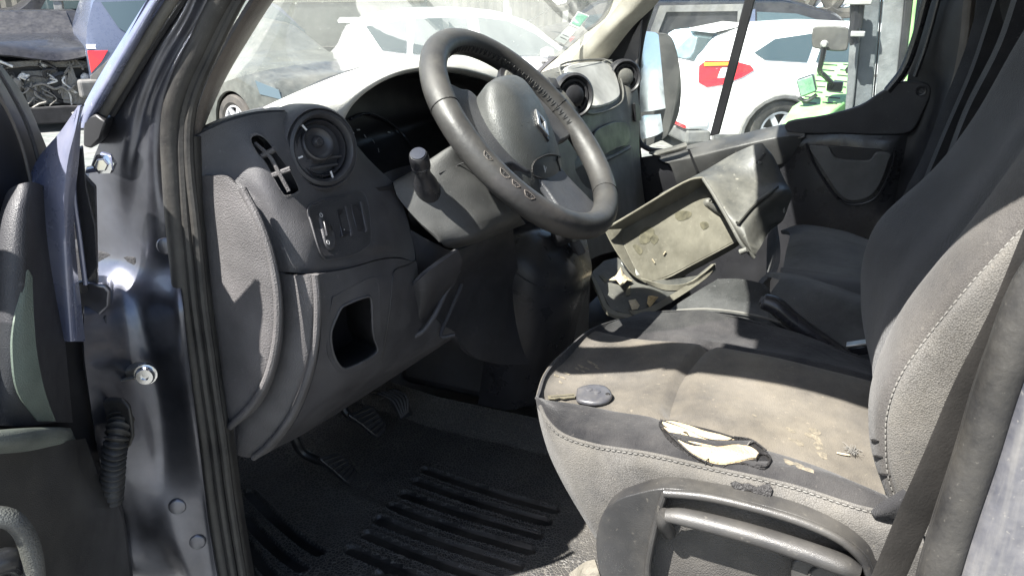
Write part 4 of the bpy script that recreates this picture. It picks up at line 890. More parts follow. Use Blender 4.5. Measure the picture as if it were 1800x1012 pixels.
# ================================================================== DRIVER'S SEAT
DS = thing('driver_seat', "worn grey driver's seat with torn foam, cream stains and stitched side bolsters", 'seat', (.42, -.4, .05))
top = [ # P, B, I, a, mid, far, fb, fd
 [(944, 716, .215), (942, 700, .225), (945, 690, .25), (958, 655, .32), (990, 618, .40), (1034, 580, .50), (1080, 562, .57), (1104, 558, .64)],
 [(956, 730, .19), (962, 710, .215), (968, 698, .26), (980, 668, .33), (1008, 630, .41), (1052, 590, .505), (1102, 562, .58), (1130, 550, .64)],
 [(990, 762, .18), (1000, 735, .21), (1012, 706, .265), (1026, 678, .335), (1052, 638, .415), (1092, 596, .505), (1140, 566, .58), (1160, 546, .64)],
 [(1045, 780, .178), (1056, 750, .205), (1072, 714, .265), (1084, 684, .335), (1108, 645, .415), (1144, 602, .505), (1182, 574, .58), (1206, 545, .64)],
 [(1100, 789, .178), (1112, 758, .205), (1128, 724, .265), (1136, 690, .335), (1160, 650, .415), (1196, 606, .505), (1226, 582, .575), (1252, 549, .64)],
 [(1152, 797, .178), (1162, 768, .205), (1174, 738, .265), (1184, 698, .335), (1204, 654, .415), (1240, 608, .505), (1264, 592, .57), (1296, 556, .64)],
 [(1250, 820, .178), (1258, 788, .205), (1276, 762, .265), (1290, 712, .335), (1302, 668, .415), (1318, 622, .505), (1336, 608, .57), (1368, 576, .64)],
 [(1350, 841, .178), (1356, 806, .205), (1376, 794, .265), (1390, 738, .335), (1400, 692, .415), (1402, 640, .51), (1414, 622, .575), (1442, 600, .64)],
 [(1450, 869, .178), (1456, 836, .205), (1468, 826, .265), (1474, 768, .335), (1482, 718, .415), (1486, 660, .515), (1496, 642, .58), (1510, 624, .64)],
 [(1545, 898, .178), (1548, 866, .205), (1552, 860, .265), (1556, 800, .335), (1562, 750, .415), (1562, 684, .52), (1566, 664, .58), (1570, 646, .64)],
 [(1620, 925, .178), (1625, 900, .205), (1632, 880, .265), (1636, 830, .335), (1640, 780, .415), (1640, 710, .52), (1640, 690, .58), (1640, 670, .64)]]
def seatfn(p, r, c):
    z = 0
    if 1.9 < c < 5.4: z -= .011*math.exp(-((r-5.0)/.16)**2)*min(1, (c-1.9)*2)      # seam across the insert
    z -= .005*math.exp(-((c-2.0)/.12)**2); z -= .006*math.exp(-((c-5.3)/.12)**2)    # seams along both bolsters
    z += .0022*math.sin(r*2.3+c*1.7)*math.sin(c*1.1)
    if 5 < r < 8: z += -.004*math.sin(PI*(r-5)/3)*math.exp(-((c-3.6)/1.2)**2)
    if c < 2 and 5 < r < 8: z += -.006*math.exp(-((c-1.2)/.5)**2)*math.sin(PI*(r-5)/3)
    return p+Vector((0, 0, z))
RW = [VX(*r) for r in top]
bol = patch('side_bolster', RW, mt['fab_dark'], DS, nu=8, nv=8, thick=.004, fn=seatfn, ur=(0, 2.0), label='outboard cushion bolster with a torn hole showing foam')
ins = patch('cushion_insert', RW, mt['fab_light'], DS, nu=8, nv=8, thick=.004, fn=seatfn, ur=(2.0, 5.25))
bo2 = patch('side_bolster', RW, mt['fab_dark'], DS, nu=8, nv=8, thick=.004, fn=seatfn, ur=(5.25, 7), label='inboard cushion bolster in shade')
side = [
 [r[0] for r in top],
 [(951, 752, .212), (962, 762, .186), (992, 792, .172), (1048, 812, .168), (1104, 822, .166), (1156, 832, .166), (1252, 848, .166), (1352, 870, .166), (1452, 900, .166), (1548, 932, .166), (1625, 960, .166)],
 [(966, 800, .212), (976, 806, .188), (1004, 832, .170), (1056, 850, .166), (1108, 858, .165), (1160, 866, .165), (1254, 882, .165), (1354, 905, .165), (1454, 936, .165), (1550, 966, .165), (1630, 1000, .165)],
 [(990, 850, .214), (998, 856, .190), (1020, 880, .174), (1062, 900, .17), (1112, 910, .168), (1165, 918, .168), (1258, 930, .168), (1358, 950, .168), (1458, 980, .168), (1552, 1010, .168), (1635, 1050, .168)],
 [(1022, 905, .216), (1030, 912, .194), (1048, 940, .18), (1076, 960, .178), (1118, 970, .176), (1170, 976, .176), (1260, 986, .176), (1360, 1000, .176), (1460, 1030, .176), (1560, 1060, .176), (1640, 1100, .176)],
 [(1046, 944, .22), (1052, 950, .20), (1064, 975, .19), (1090, 1000, .186), (1130, 1010, .184), (1180, 1020, .184), (1264, 1030, .184), (1364, 1050, .184), (1464, 1080, .184), (1564, 1100, .184), (1650, 1140, .184)]]
def sfn(p, r, c):
    g = .004*math.exp(-((r-1.3)/.5)**2)*math.exp(-((c-4.8)/1.0)**2)
    return p+Vector((g, 0, 0))
sd = patch('cushion_side', [VX(*r) for r in side], mt['fab_side'], DS, nu=8, nv=6, thick=.004, fn=sfn)
# front and hidden inboard faces close the cushion
fr_ = [V(*r[0][:2], x=r[0][2]) for r in side]
patch('cushion_front', [[V(a, b, x=x)+(q-fr_[0]) for a, b, x in top[0]] for q in fr_], mt['fab_dark'], DS, nu=5, nv=4, thick=.004, away=Vector((.5, 3, .5)))
patch('cushion_inner_side', [[V(*r[7][:2], x=r[7][2]) for r in top], [V(*r[7][:2], x=r[7][2])+Vector((.012, 0, -.10)) for r in top], [V(*r[7][:2], x=r[7][2])+Vector((-.01, 0, -.25)) for r in top]], mt['fab_dark'], DS, nu=4, nv=3, thick=.004, away=Vector((3, 0, .5)))
on_s = bvh(bol, ins, bo2, sd); on_side = bvh(sd); on_b = bvh(bol)
def stitches(name, pts, r=.0012, gap=.0075, ln=.0048, par=DS, fn=None, sm=6, off=.0012):
    P = [q for q in [(fn or on_s)(a, b, off) for a, b in pts] if q]; P = cr(P, sm*3)
    bm = bmesh.new(); acc = 0; last = P[0]; nxt = 0; L = [0]
    for a, b in zip(P, P[1:]): L.append(L[-1]+(b-a).length)
    def at(s):
        for k in range(len(L)-1):
            if L[k+1] >= s: return P[k].lerp(P[k+1], (s-L[k])/max(1e-9, L[k+1]-L[k]))
        return P[-1]
    s = 0
    while s+ln < L[-1]:
        tube_bm([at(s)-Vector((0, 0, 0)), at(s+ln*.5)+(CAM-at(s)).normalized()*.0008, at(s+ln)], r*.75, 5, bm); s += gap
    return mk(name, bm, mt['stitch'], par, smooth=True, label=None)
pip = [(950, 718), (962, 742), (990, 768), (1045, 786), (1100, 795), (1150, 803), (1250, 826), (1330, 843), (1400, 860), (1450, 876), (1510, 895), (1560, 906)]
st_ = stitches('stitching', pip); tag(st_, kind='stuff')
tube('seam_piping', [on_s(a, b-4, .0005) for a, b in pip if on_s(a, b-4)], .0028, mt['fab_side'], DS, seg=8)
# torn foam: cream foam showing through the split bolster, dark charred lips
def lay(name, pts, m, off, th, par=DS, sm=3, fn=None, bev=0, bulge=0, sub=True, **k):
    P = [q for q in [(fn or on_s)(a, b, off) for a, b in pts] if q]
    if sm: P = cr(P, sm, True)
    c = sum(P, Vector())/len(P); nn = Vector()
    for i in range(len(P)): nn += (P[i]-c).cross(P[(i+1) % len(P)]-c)
    nn.normalize(); nn = nn if nn.dot(CAM-c) > 0 else -nn
    bm = bmesh.new(); A = [bm.verts.new(p-nn*th) for p in P]; B = [bm.verts.new(p) for p in P]
    Cc = [bm.verts.new(c+(p-c)*.6+nn*bulge*.7) for p in P]; e = bm.verts.new(c+nn*bulge)
    n = len(P)
    for i in range(n):
        j = (i+1) % n
        bm.faces.new((A[i], A[j], B[j], B[i])); bm.faces.new((B[i], B[j], Cc[j], Cc[i])); bm.faces.new((Cc[i], Cc[j], e))
    return mk(name, bm, m, par, smooth=True, **k)
tear = [(1158, 742), (1185, 740), (1215, 748), (1250, 756), (1290, 768), (1320, 776), (1345, 794), (1356, 806), (1350, 822), (1330, 822), (1310, 816), (1280, 816), (1262, 826), (1232, 812), (1205, 796), (1180, 778), (1166, 762)]
lay('torn_hole', tear, mt['char'], .0014, .002)
lay('exposed_foam', [(1164, 744), (1186, 743), (1212, 751), (1238, 762), (1262, 768), (1290, 773), (1286, 779), (1262, 781), (1234, 778), (1206, 768), (1182, 757)], mt['foam'], .0030, .003, bulge=.004)
lay('exposed_foam', [(1190, 776), (1206, 782), (1222, 788), (1250, 790), (1282, 787), (1306, 784), (1328, 794), (1334, 806), (1318, 808), (1296, 812), (1266, 814), (1236, 806), (1212, 794)], mt['foam'], .0030, .003, bulge=.005)
lay('exposed_foam', [(1163, 753), (1176, 757), (1196, 764), (1186, 765), (1170, 759)], mt['foam'], .003, .002, bulge=.001)
lay('fabric_strip', [(1176, 764), (1204, 774), (1236, 783), (1270, 784), (1300, 777), (1326, 778), (1300, 789), (1262, 790), (1224, 787), (1196, 778)], mt['fab_dark'], .0045, .003, bulge=.001)
for pts in ([(1160, 742), (1200, 758), (1240, 776), (1280, 780), (1316, 774)], [(1160, 752), (1186, 776), (1216, 800), (1252, 820)], [(1180, 768), (1220, 786), (1262, 790), (1308, 782)], [(1290, 770), (1320, 776), (1346, 796)]):
    tube('frayed_edge', [on_s(a, b, .0042) for a, b in pts], [.0010, .0017, .0012, .0018, .0009][:len(pts)], mt['char'], DS, seg=6)
lp = [on_s(a, b, .004) for a, b in ((1328, 812), (1334, 803), (1346, 803), (1354, 811), (1348, 821), (1335, 822), (1328, 815))]
tube('curled_edge', lp[:6], [.0007, .0016, .0020, .0012, .0016, .0006], mt['char'], DS, seg=7); 
for a, b, c, d in ((1316, 776, 1300, 784), (1300, 772, 1292, 781), (1322, 780, 1312, 788), (1200, 764, 1210, 772), (1240, 818, 1246, 808), (1280, 778, 1306, 776)):
    tube('loose_thread', [on_s(a, b, .004), on_s((a+c)/2, (b+d)/2, .007), on_s(c, d, .004)], .0008, mt['stitch'] if a % 4 else mt['char'], DS, seg=5)
# second rip in the side below the stitched seam
lay('side_rip', [(1284, 849), (1292, 846), (1304, 850), (1316, 850), (1330, 856), (1342, 856), (1352, 850), (1358, 860), (1354, 872), (1342, 870), (1330, 865), (1318, 860), (1306, 860), (1294, 859)], mt['char'], .0055, .0030, fn=on_side, sm=0, bulge=.001)
for a in range(10):
    x = 1288+a*6.4; tube('frayed_edge', [on_s(x, 850+(a > 4)*4, .003), on_s(x+2, 856+(a > 4)*5+random.uniform(-2, 3), .004)], .0009, mt['char'], DS, seg=5, sm=0)
# dry pale stains lying on the cloth
for a, b, w_, h_ in ((978, 660, 5, 2.5), (990, 664, 5, 2), (996, 656, 6, 2.5), (985, 672, 4, 2), (1020, 643, 6, 2.5), (1032, 648, 5, 2), (1044, 640, 6, 2.5), (1036, 636, 5, 2), (1050, 646, 4, 2), (1024, 652, 4, 2), (1014, 648, 4, 2), (1390, 756, 9, 4), (1400, 776, 16, 5), (1432, 758, 12, 5), (1430, 768, 14, 8), (1440, 784, 9, 8), (1446, 800, 10, 6), (1420, 826, 12, 4), (1386, 812, 12, 4), (1406, 820, 12, 5), (1326, 730, 4, 2)):
    P_ = [(a+w_*math.cos(t)*random.uniform(.6, 1.2)+.3*h_*math.sin(t), b+h_*math.sin(t)*random.uniform(.6, 1.2)+.35*w_*math.cos(t)) for t in [2*PI*k/9 for k in range(9)]]
    lay('dried_stain', P_, mt['stain'] if 'stain' in mt else mt.setdefault('stain', mat('dried_cream_stain', (.19, .165, .12), .95, ((.055, .05, .043), .9, 130, 0), [('noise', 260, .002)])), .0006, .0004, sm=2)
# ---- seat base: moulded cover with pull lever
ob = [(1062, 1030), (1050, 985), (1048, 945), (1058, 905), (1082, 880), (1118, 867), (1170, 858), (1235, 866), (1310, 880), (1400, 905), (1475, 938), (1520, 972), (1538, 1005), (1550, 1060), (1300, 1100), (1100, 1080)]
O = cr([V(a, b, x=.140) for a, b in ob], 4, True)
base = mk('seat_base_cover', prism_bm(O, Vector((.058, 0, 0))), mt['seatbase'], DS, bev=.009, bseg=4, smooth=True)
ci = [(1172, 878), (1230, 880), (1310, 897), (1400, 924), (1470, 955), (1505, 985), (1520, 1040), (1300, 1090), (1140, 1060), (1136, 1010), (1146, 950)]
m0 = base.modifiers['bevel']; base.modifiers.remove(m0)
cut(base, [prism_bm(cr([V(a, b, x=.13) for a, b in ci], 4, True), Vector((.040, 0, 0)))])
for p in base.data.polygons: p.use_smooth = True
b_ = base.modifiers.new('bevel', 'BEVEL'); b_.width = .0055; b_.segments = 4; b_.limit_method = 'ANGLE'; b_.angle_limit = math.radians(50)
mk('recess_floor', prism_bm([V(a, b, x=.168) for a, b in ci], Vector((.004, 0, 0))), mt['seatpan'], DS, smooth=False)
tube('base_rim', [V(a, b, x=.137) for a, b in [(1168, 866), (1235, 872), (1310, 888), (1400, 914), (1470, 944), (1512, 978), (1530, 1012)]], .0055, mt['seatbase'], DS, seg=12)
tube('recess_front_rib', [V(a, b, x=.138) for a, b in [(1168, 868), (1158, 900), (1146, 950), (1138, 1000), (1142, 1040)]], .0045, mt['seatbase'], DS, seg=10)
lv = [(1172, 905), (1200, 908), (1260, 922), (1340, 944), (1420, 970), (1480, 992), (1510, 1006)]
tube('height_lever', [V(a, b, x=.128) for a, b in lv], [.010, .0125, .0135, .014, .0145, .0145, .010], mt['seatbase'], DS, seg=18, flat=.8)
tube('height_lever_end', [V(1172, 903, x=.128), V(1166, 914, x=.13), V(1170, 926, x=.14), V(1176, 936, x=.16)], [.010, .0095, .009, .009], mt['seatbase'], DS, seg=14)
rk = [(1394, 986), (1410, 984), (1480, 992), (1506, 1000), (1512, 1030), (1500, 1060), (1400, 1060), (1390, 1010)]
mk('recline_knob_plate', prism_bm(cr([V(a, b, x=.136) for a, b in rk], 3, True), Vector((.03, 0, 0))), mt['seatbase'], DS, bev=.003, smooth=True)
lathe('recline_knob', V(1456, 1022, x=.134), Vector((-1, 0, 0)), [(.024, -.004), (.023, .0015), (.0215, .003), (.0205, .0005), (0, .001)], mt['seatbase'], DS, seg=36)
patch('seat_plinth', [VX((1070, 1000, .24), (1200, 1000, .24), (1500, 1000, .24)), VX((1080, 1060, .24), (1200, 1080, .24), (1500, 1100, .24))], mt['black'], DS, nu=2, nv=2, thick=.3)
# ---- backrest
br_ = [ # height rows: [rear, far side, seam, crest, front dark, inner valley, inboard crest, inboard rear]
 [(1700, 980, .19), (1640, 950, .18), (1584, 912, .185), (1563, 880, .235), (1560, 800, .31), (1556, 740, .42), (1552, 664, .58), (1580, 650, .63)],
 [(1690, 900, .19), (1625, 870, .18), (1560, 838, .185), (1534, 800, .235), (1538, 740, .31), (1542, 690, .42), (1538, 632, .58), (1570, 610, .63)],
 [(1700, 840, .19), (1625, 810, .18), (1551, 780, .185), (1527, 745, .235), (1532, 685, .31), (1532, 640, .42), (1520, 575, .58), (1555, 550, .63)],
 [(1710, 780, .19), (1630, 750, .18), (1554, 724, .185), (1530, 690, .235), (1540, 630, .31), (1536, 580, .42), (1513, 520, .58), (1550, 495, .63)],
 [(1730, 700, .19), (1650, 680, .18), (1576, 662, .185), (1550, 630, .235), (1556, 575, .31), (1552, 520, .42), (1518, 450, .58), (1560, 430, .63)],
 [(1770, 620, .19), (1700, 610, .18), (1620, 596, .185), (1592, 544, .235), (1604, 500, .31), (1596, 450, .42), (1548, 385, .58), (1595, 370, .63)],
 [(1850, 520, .19), (1780, 510, .18), (1704, 492, .185), (1684, 428, .235), (1706, 374, .31), (1690, 340, .42), (1640, 298, .58), (1690, 290, .63)],
 [(1950, 420, .19), (1880, 410, .18), (1806, 384, .185), (1800, 300, .235), (1806, 222, .31), (1780, 215, .42), (1712, 205, .58), (1760, 200, .63)],
 [(2050, 320, .19), (1990, 305, .18), (1920, 280, .185), (1926, 180, .235), (1916, 90, .31), (1870, 80, .42), (1786, 76, .58), (1840, 70, .63)],
 [(2180, 210, .19), (2120, 190, .18), (2060, 150, .185), (2060, 50, .235), (2040, -50, .31), (1980, -60, .42), (1872, -62, .58), (1930, -65, .63)]]
BR = [VX(*r) for r in br_]
def bfn(p, r, c):
    d = -.005*math.exp(-((c-2.0)/.10)**2) if c < 3 else 0
    d2 = -.010*math.exp(-((c-4.0)/.35)**2)
    return p+Vector((-d*.6, d+d2, 0))
b1 = patch('backrest_side', BR, mt['fab_side'], DS, nu=8, nv=8, thick=.005, fn=bfn, ur=(0, 2))
b2 = patch('backrest_bolster', BR, mat('grey_bolster_fabric', (.060, .057, .055), .92, ((.13, .12, .105), .45, 7, .2), [('weave', 1500, .0006)], sheen=.1, spec=.05, cells=(480, (.012, .011, .011), .6)), DS, nu=8, nv=8, thick=.005, fn=bfn, ur=(2, 3.7))
b3 = patch('backrest_front', BR, mt['fab_black'], DS, nu=8, nv=8, thick=.005, fn=bfn, ur=(3.7, 7))
on_k = bvh(b1, b2, b3)
s2 = stitches('stitching', [(1580, 890), (1562, 838), (1557, 780), (1560, 724), (1582, 662), (1628, 598), (1670, 545), (1710, 494), (1760, 440), (1798, 400)], fn=on_k, r=.0013); tag(s2, kind='stuff')
box('backrest_core', (.26, -.90, .36), (.60, -.74, 1.0), mt['fab_black'], DS, bev=.03)
for a, b, l in ((1532, 772, 14), (1536, 800, 16), (1546, 832, 20)):
    p = [on_k(a+k*l/3, b+k*.8, .001) for k in range(4)]
    if all(p): tube('bolster_crease', p, [.0006, .0014, .0014, .0006], mt['char'], DS, seg=5)
# recliner pivot boot at the joint
patch('pivot_boot', [VX((1530, 898, .17), (1545, 884, .165), (1570, 870, .165), (1588, 858, .17)), VX((1536, 906, .165), (1556, 900, .158), (1580, 888, .158), (1600, 872, .165)), VX((1545, 914, .17), (1566, 912, .165), (1590, 904, .165), (1612, 888, .17))], mt['fab_black'], DS, nu=5, nv=4, thick=.004)
# ================================================================== PASSENGER BENCH
PB = thing('passenger_bench', 'black fabric passenger bench with worn cushions and sunlit end flap', 'bench seat', (1.2, -.5, .1))
def bench(rows, m, name='seat_cushion', lab=None): return patch(name, [VX(*r) for r in rows], m, PB, nu=6, nv=6, thick=.01, label=lab)
bench([[(1346, 478, 1.0), (1400, 482, .94), (1460, 500, .90), (1520, 520, .88), (1600, 540, .88)], [(1372, 486, .88), (1420, 500, .84), (1470, 520, .82), (1530, 545, .80), (1620, 575, .80)], [(1352, 520, .82), (1400, 545, .78), (1450, 570, .76), (1530, 600, .74), (1620, 630, .74)], [(1350, 560, .76), (1410, 590, .73), (1460, 610, .71), (1530, 640, .69), (1620, 680, .69)]], mt['fab_bench'], lab='middle seat cushion')
bench([[(1372, 405, 1.5), (1410, 395, 1.5), (1480, 405, 1.46), (1540, 425, 1.44), (1620, 440, 1.44)], [(1388, 410, 1.36), (1420, 408, 1.34), (1480, 425, 1.30), (1540, 440, 1.28), (1620, 455, 1.28)], [(1382, 440, 1.22), (1420, 450, 1.16), (1480, 465, 1.12), (1540, 480, 1.10), (1620, 500, 1.10)], [(1376, 474, 1.10), (1420, 486, 1.04), (1480, 500, 1.00), (1540, 512, .98), (1620, 530, .98)]], mt['fab_bench'], lab='outer seat cushion beside the door')
bench([[(1372, 470, 1.10), (1440, 478, 1.06), (1520, 492, 1.02), (1600, 505, 1.0)], [(1378, 480, 1.02), (1440, 488, .98), (1520, 500, .96), (1600, 515, .94)], [(1376, 492, .98), (1440, 505, .93), (1520, 528, .90), (1600, 540, .9)]], mt['fab_black'], 'seat_gusset')
patch('front_edge', [VX((1366, 392, 1.52), (1372, 440, 1.28), (1366, 476, 1.08), (1340, 500, .92), (1330, 560, .78)), VX((1355, 420, 1.52), (1356, 470, 1.28), (1346, 510, 1.08), (1320, 545, .92), (1310, 600, .78)), VX((1355, 480, 1.52), (1350, 540, 1.28), (1336, 580, 1.08), (1310, 620, .92), (1300, 680, .78))], mt['fab_black'], PB, nu=4, nv=3, thick=.01)
# pale flap in front, catching the sun
patch('end_flap', [VX(*r) for r in ([(1262, 490, .84), (1300, 490, .84), (1344, 500, .84), (1356, 518, .84)], [(1222, 514, .82), (1270, 516, .82), (1322, 524, .82), (1348, 534, .82)], [(1176, 546, .76), (1240, 544, .76), (1310, 552, .76), (1380, 572, .76)], [(1170, 575, .74), (1240, 575, .74), (1320, 585, .74), (1410, 605, .74)])], mt['fab_bench'], PB, nu=6, nv=5, thick=.012)
tube('flap_seam', VX((1180, 546, .75), (1240, 543, .75), (1300, 549, .75), (1350, 560, .75), (1390, 575, .75)), .0022, mt['stitch'], PB, seg=6)
patch('backrest', [VX((1555, 480, 1.40), (1600, 470, 1.40), (1700, 490, 1.40)), VX((1610, 360, 1.42), (1660, 350, 1.42), (1740, 350, 1.42)), VX((1665, 230, 1.42), (1720, 230, 1.42), (1790, 230, 1.42)), VX((1712, 120, 1.42), (1760, 130, 1.42), (1840, 120, 1.42)), VX((1752, 0, 1.42), (1800, 10, 1.42), (1880, 0, 1.42)), VX((1780, -70, 1.42), (1830, -70, 1.42), (1900, -70, 1.42))], mt['fab_black'], PB, nu=5, nv=5, thick=.08)
patch('backrest', [VX((1555, 540, 1.00), (1600, 530, 1.00), (1700, 540, 1.00)), VX((1600, 420, 1.02), (1660, 410, 1.02), (1760, 400, 1.02)), VX((1650, 330, 1.02), (1720, 310, 1.02), (1820, 300, 1.02)), VX((1700, 200, 1.02), (1770, 180, 1.02), (1860, 180, 1.02)), VX((1760, 80, 1.02), (1810, 70, 1.02), (1900, 60, 1.02)), VX((1800, -40, 1.02), (1850, -40, 1.02), (1940, -40, 1.02))], mt['fab_black'], PB, nu=5, nv=5, thick=.08)
hr = cr([V(a, b, x=1.30) for a, b in ((1757, -60), (1756, -10), (1759, 20), (1764, 40), (1771, 50), (1778, 48), (1800, 30), (1830, 0), (1840, -60))], 4, True)
mk('headrest', prism_bm(hr, Vector((.14, -.06, 0))), mt['fab_bench'], PB, bev=.02, bseg=4, smooth=True)
# ================================================================== BELTS
tag(mk('driver_seat_belt', tube_bm(cr(VX((1880, 300, .09), (1822, 440, .09), (1780, 540, .09), (1745, 610, .09), (1704, 690, .09), (1656, 800, .09), (1610, 900, .09), (1572, 990, .09), (1530, 1090, .09)), 5), .0215, 12, flat=.06, upv=Vector((-.80, -.55, .2))), mt['belt'], smooth=True), "driver's brown-black seat belt webbing hanging beside the backrest", 'seat belt')
tag(mk('passenger_seat_belt', tube_bm(cr(VX((1830, -40, 1.30), (1798, 30, 1.30), (1762, 100, 1.30), (1728, 180, 1.30), (1696, 250, 1.30), (1660, 310, 1.30), (1640, 345, 1.30)), 5), .022, 10, flat=.06, upv=Vector((-.2, .2, 1))), mt['belt_grey'], smooth=True), 'light grey passenger seat belt running diagonally behind the seat', 'seat belt')
tag(mk('middle_seat_belt', tube_bm(cr(VX((1768, -60, 1.55), (1740, 0, 1.55), (1716, 80, 1.55), (1680, 170, 1.55), (1640, 270, 1.55), (1600, 350, 1.55), (1570, 440, 1.55)), 5), .03, 10, flat=.06, upv=Vector((-.5, .5, .8))), mt['fab_black'], smooth=True), 'black seat belt webbing against the passenger door pillar', 'seat belt')
bk = thing('belt_buckle', 'pale metal edged seat belt buckle between the driver seat and the bench', 'buckle', V(1508, 608, x=.68))
prism('buckle_body', VS(.68, (1488, 612), (1530, 606), (1532, 622), (1500, 626)), (.02, 0, 0), mt['blacksatin'], bk, bev=.003)
prism('buckle_plate', VS(.675, (1487, 608), (1528, 602), (1529, 607), (1488, 612)), (.02, 0, 0), mt['metal'], bk, bev=.001)
# ================================================================== HANDBRAKE
HB = thing('handbrake_lever', 'black leather handbrake lever pointing up beside the driver seat', 'handbrake', V(1440, 590, x=.69))
tube('lever_grip', VX((1344, 530, .70), (1364, 538, .70), (1392, 562, .70), (1430, 590, .70), (1480, 625, .70)), [.015, .0165, .016, .0155, .015], mt['blacksatin'], HB, seg=18)
lathe('release_button', V(1344, 530, x=.70), (V(1344, 530, x=.70)-V(1364, 538, x=.70)).normalized(), [(.015, -.004), (.0135, .003), (.008, .0045), (.0075, .008), (0, .009)], mt['dash_dark'], HB, seg=20)
tube('grip_seam', VX((1348, 522, .692), (1368, 529, .690), (1398, 552, .690), (1436, 580, .690)), .001, mt['char'], HB, seg=5)
# ================================================================== GEAR CONSOLE
GC = thing('gear_console', 'bulging black gear lever console under the steering wheel', 'console', (.85, .0, .1))
gc = [
 [(858, 424, .66), (900, 398, .74), (950, 392, .82), (1000, 398, .90), (1030, 414, .96)],
 [(862, 440, .62), (896, 418, .68), (945, 412, .74), (1000, 428, .82), (1036, 446, .90)],
 [(870, 500, .62), (906, 470, .66), (960, 480, .70), (1010, 486, .78), (1040, 478, .88)],
 [(862, 570, .64), (905, 550, .66), (960, 545, .70), (1004, 540, .78), (1026, 528, .88)],
 [(850, 640, .68), (900, 640, .68), (950, 625, .72), (990, 600, .80), (1010, 590, .88)],
 [(840, 710, .72), (900, 720, .72), (945, 700, .76), (975, 680, .82), (1000, 660, .90)]]
gco = patch('console_shell', [VX(*r) for r in gc], mt['blacksatin'], GC, nu=6, nv=6, thick=.006)
on_c = bvh(gco)
tube('console_seam', [p for p in [on_c(a, b, .0008) for a, b in ((886, 416), (887, 440), (892, 462), (910, 482), (940, 500), (968, 508), (1000, 510))] if p], .0012, mt['black'], GC, seg=5)
lathe('screw', on_c(873, 488, .001) or V(873, 488, x=.62), Vector((-.8, -.5, .2)), [(0, .001), (.003, .001), (.005, .002), (.0065, 0)], mt['dash_mid'], GC, seg=12)
patch('console_tray', [VX(*r) for r in ([(918, 400, .76), (960, 390, .84), (1000, 396, .92), (1024, 414, .98)], [(922, 410, .72), (956, 410, .76), (1000, 424, .84), (1032, 440, .92)], [(940, 428, .72), (970, 430, .76), (1006, 446, .82), (1034, 452, .90)])], mt['black'], GC, nu=5, nv=4, thick=.004)
lathe('gear_knob', V(985, 418, x=.78), Vector((-.3, -.4, .86)), [(0, .035), (.012, .034), (.021, .026), (.024, .012), (.020, -.004), (.012, -.016), (.010, -.06)], mt['blacksatin'], GC, seg=28)
prism('lit_tray_block', VS(.80, (1006, 428), (1020, 420), (1032, 444), (1018, 452)), (.02, .02, 0), mt['dash'], GC, bev=.004)  # paler blocks stand in for sunlit spots on the console
prism('lit_tray_block', VS(.80, (1000, 414), (1012, 412), (1018, 424), (1008, 428)), (.02, .02, 0), mt['dash_mid'], GC, bev=.003)
# ================================================================== LOOSE GLOVE BOX AND ITS BROKEN LID
GB = thing('glovebox_bin', 'dusty torn-out glove box bin tipped on the passenger seat, olive inside', 'glove box', V(1180, 520, x=1.15))
bm_ = [(1068, 405, 1.08), (1100, 460, 1.02), (1128, 492, 1.0), (1168, 490, 1.0), (1294, 420, 1.12), (1262, 350, 1.2), (1232, 318, 1.26), (1200, 322, 1.22)]
fl = [  # olive inner floor, near upright face
 [(1200, 322, 1.26), (1234, 317, 1.28), (1258, 348, 1.26), (1278, 388, 1.22), (1294, 420, 1.18)],
 [(1150, 350, 1.20), (1190, 346, 1.22), (1220, 378, 1.20), (1240, 418, 1.15), (1252, 446, 1.12)],
 [(1100, 388, 1.14), (1140, 380, 1.16), (1170, 410, 1.14), (1196, 450, 1.08), (1206, 472, 1.06)],
 [(1068, 406, 1.10), (1096, 404, 1.12), (1112, 440, 1.10), (1136, 474, 1.04), (1160, 492, 1.02)]]
fpl = cr([V(a, b, x=x) for a, b, x in ((1098, 402, 1.12), (1200, 346, 1.24), (1226, 326, 1.27), (1240, 322, 1.275), (1262, 352, 1.25), (1294, 418, 1.18), (1284, 428, 1.17), (1220, 462, 1.10), (1170, 487, 1.05), (1140, 492, 1.03), (1122, 480, 1.04), (1102, 442, 1.08), (1094, 420, 1.11))], 3, True)
c0 = sum(fpl, Vector())/len(fpl); nn = Vector((-.55, -.62, .56)).normalized()
def flat(P, off=0): return [V(*(lambda s: s)(pr(p)), pl=(c0+nn*off, nn)) for p in P]
def pr(p):
    d = p-CAM; z = d.dot(FW); return (900+FPX*d.dot(RT)/z, 506-FPX*d.dot(UP)/z)
GN = nn
floorP = flat(fpl)
# recess: deep tray with a rounded floor; walls rise towards the eye
floor_in = [c0+(p-c0) for p in floorP]
mk('bin_floor', prism_bm(floorP, -GN*.004), mt['box'], GB, bev=.001, smooth=True)
wall_o = [(1066, 404), (1120, 374), (1198, 326), (1232, 314), (1244, 318), (1268, 350), (1300, 420), (1290, 432), (1225, 466), (1172, 493), (1140, 497), (1116, 484), (1094, 446), (1078, 424)]
def G_(L, off): return [V(a, b, pl=(c0+GN*off, GN)) for a, b in L]
top_w = [(1064, 404), (1118, 372), (1200, 323), (1232, 314)]
lowe = [(1098, 402), (1128, 386), (1204, 346), (1240, 322)]
patch('bin_wall', [G_(top_w, .035), [a.lerp(b, .5) for a, b in zip(G_(top_w, .035), G_(lowe, 0))], G_(lowe, 0)], mt['box'], GB, nu=4, nv=3, thick=.003)
patch('bin_wall', [G_([(1064, 404), (1074, 424), (1090, 450), (1112, 480), (1136, 496)], .012), G_([(1098, 402), (1094, 420), (1102, 444), (1122, 480), (1142, 492)], 0)], mt['box'], GB, nu=4, nv=3, thick=.003)
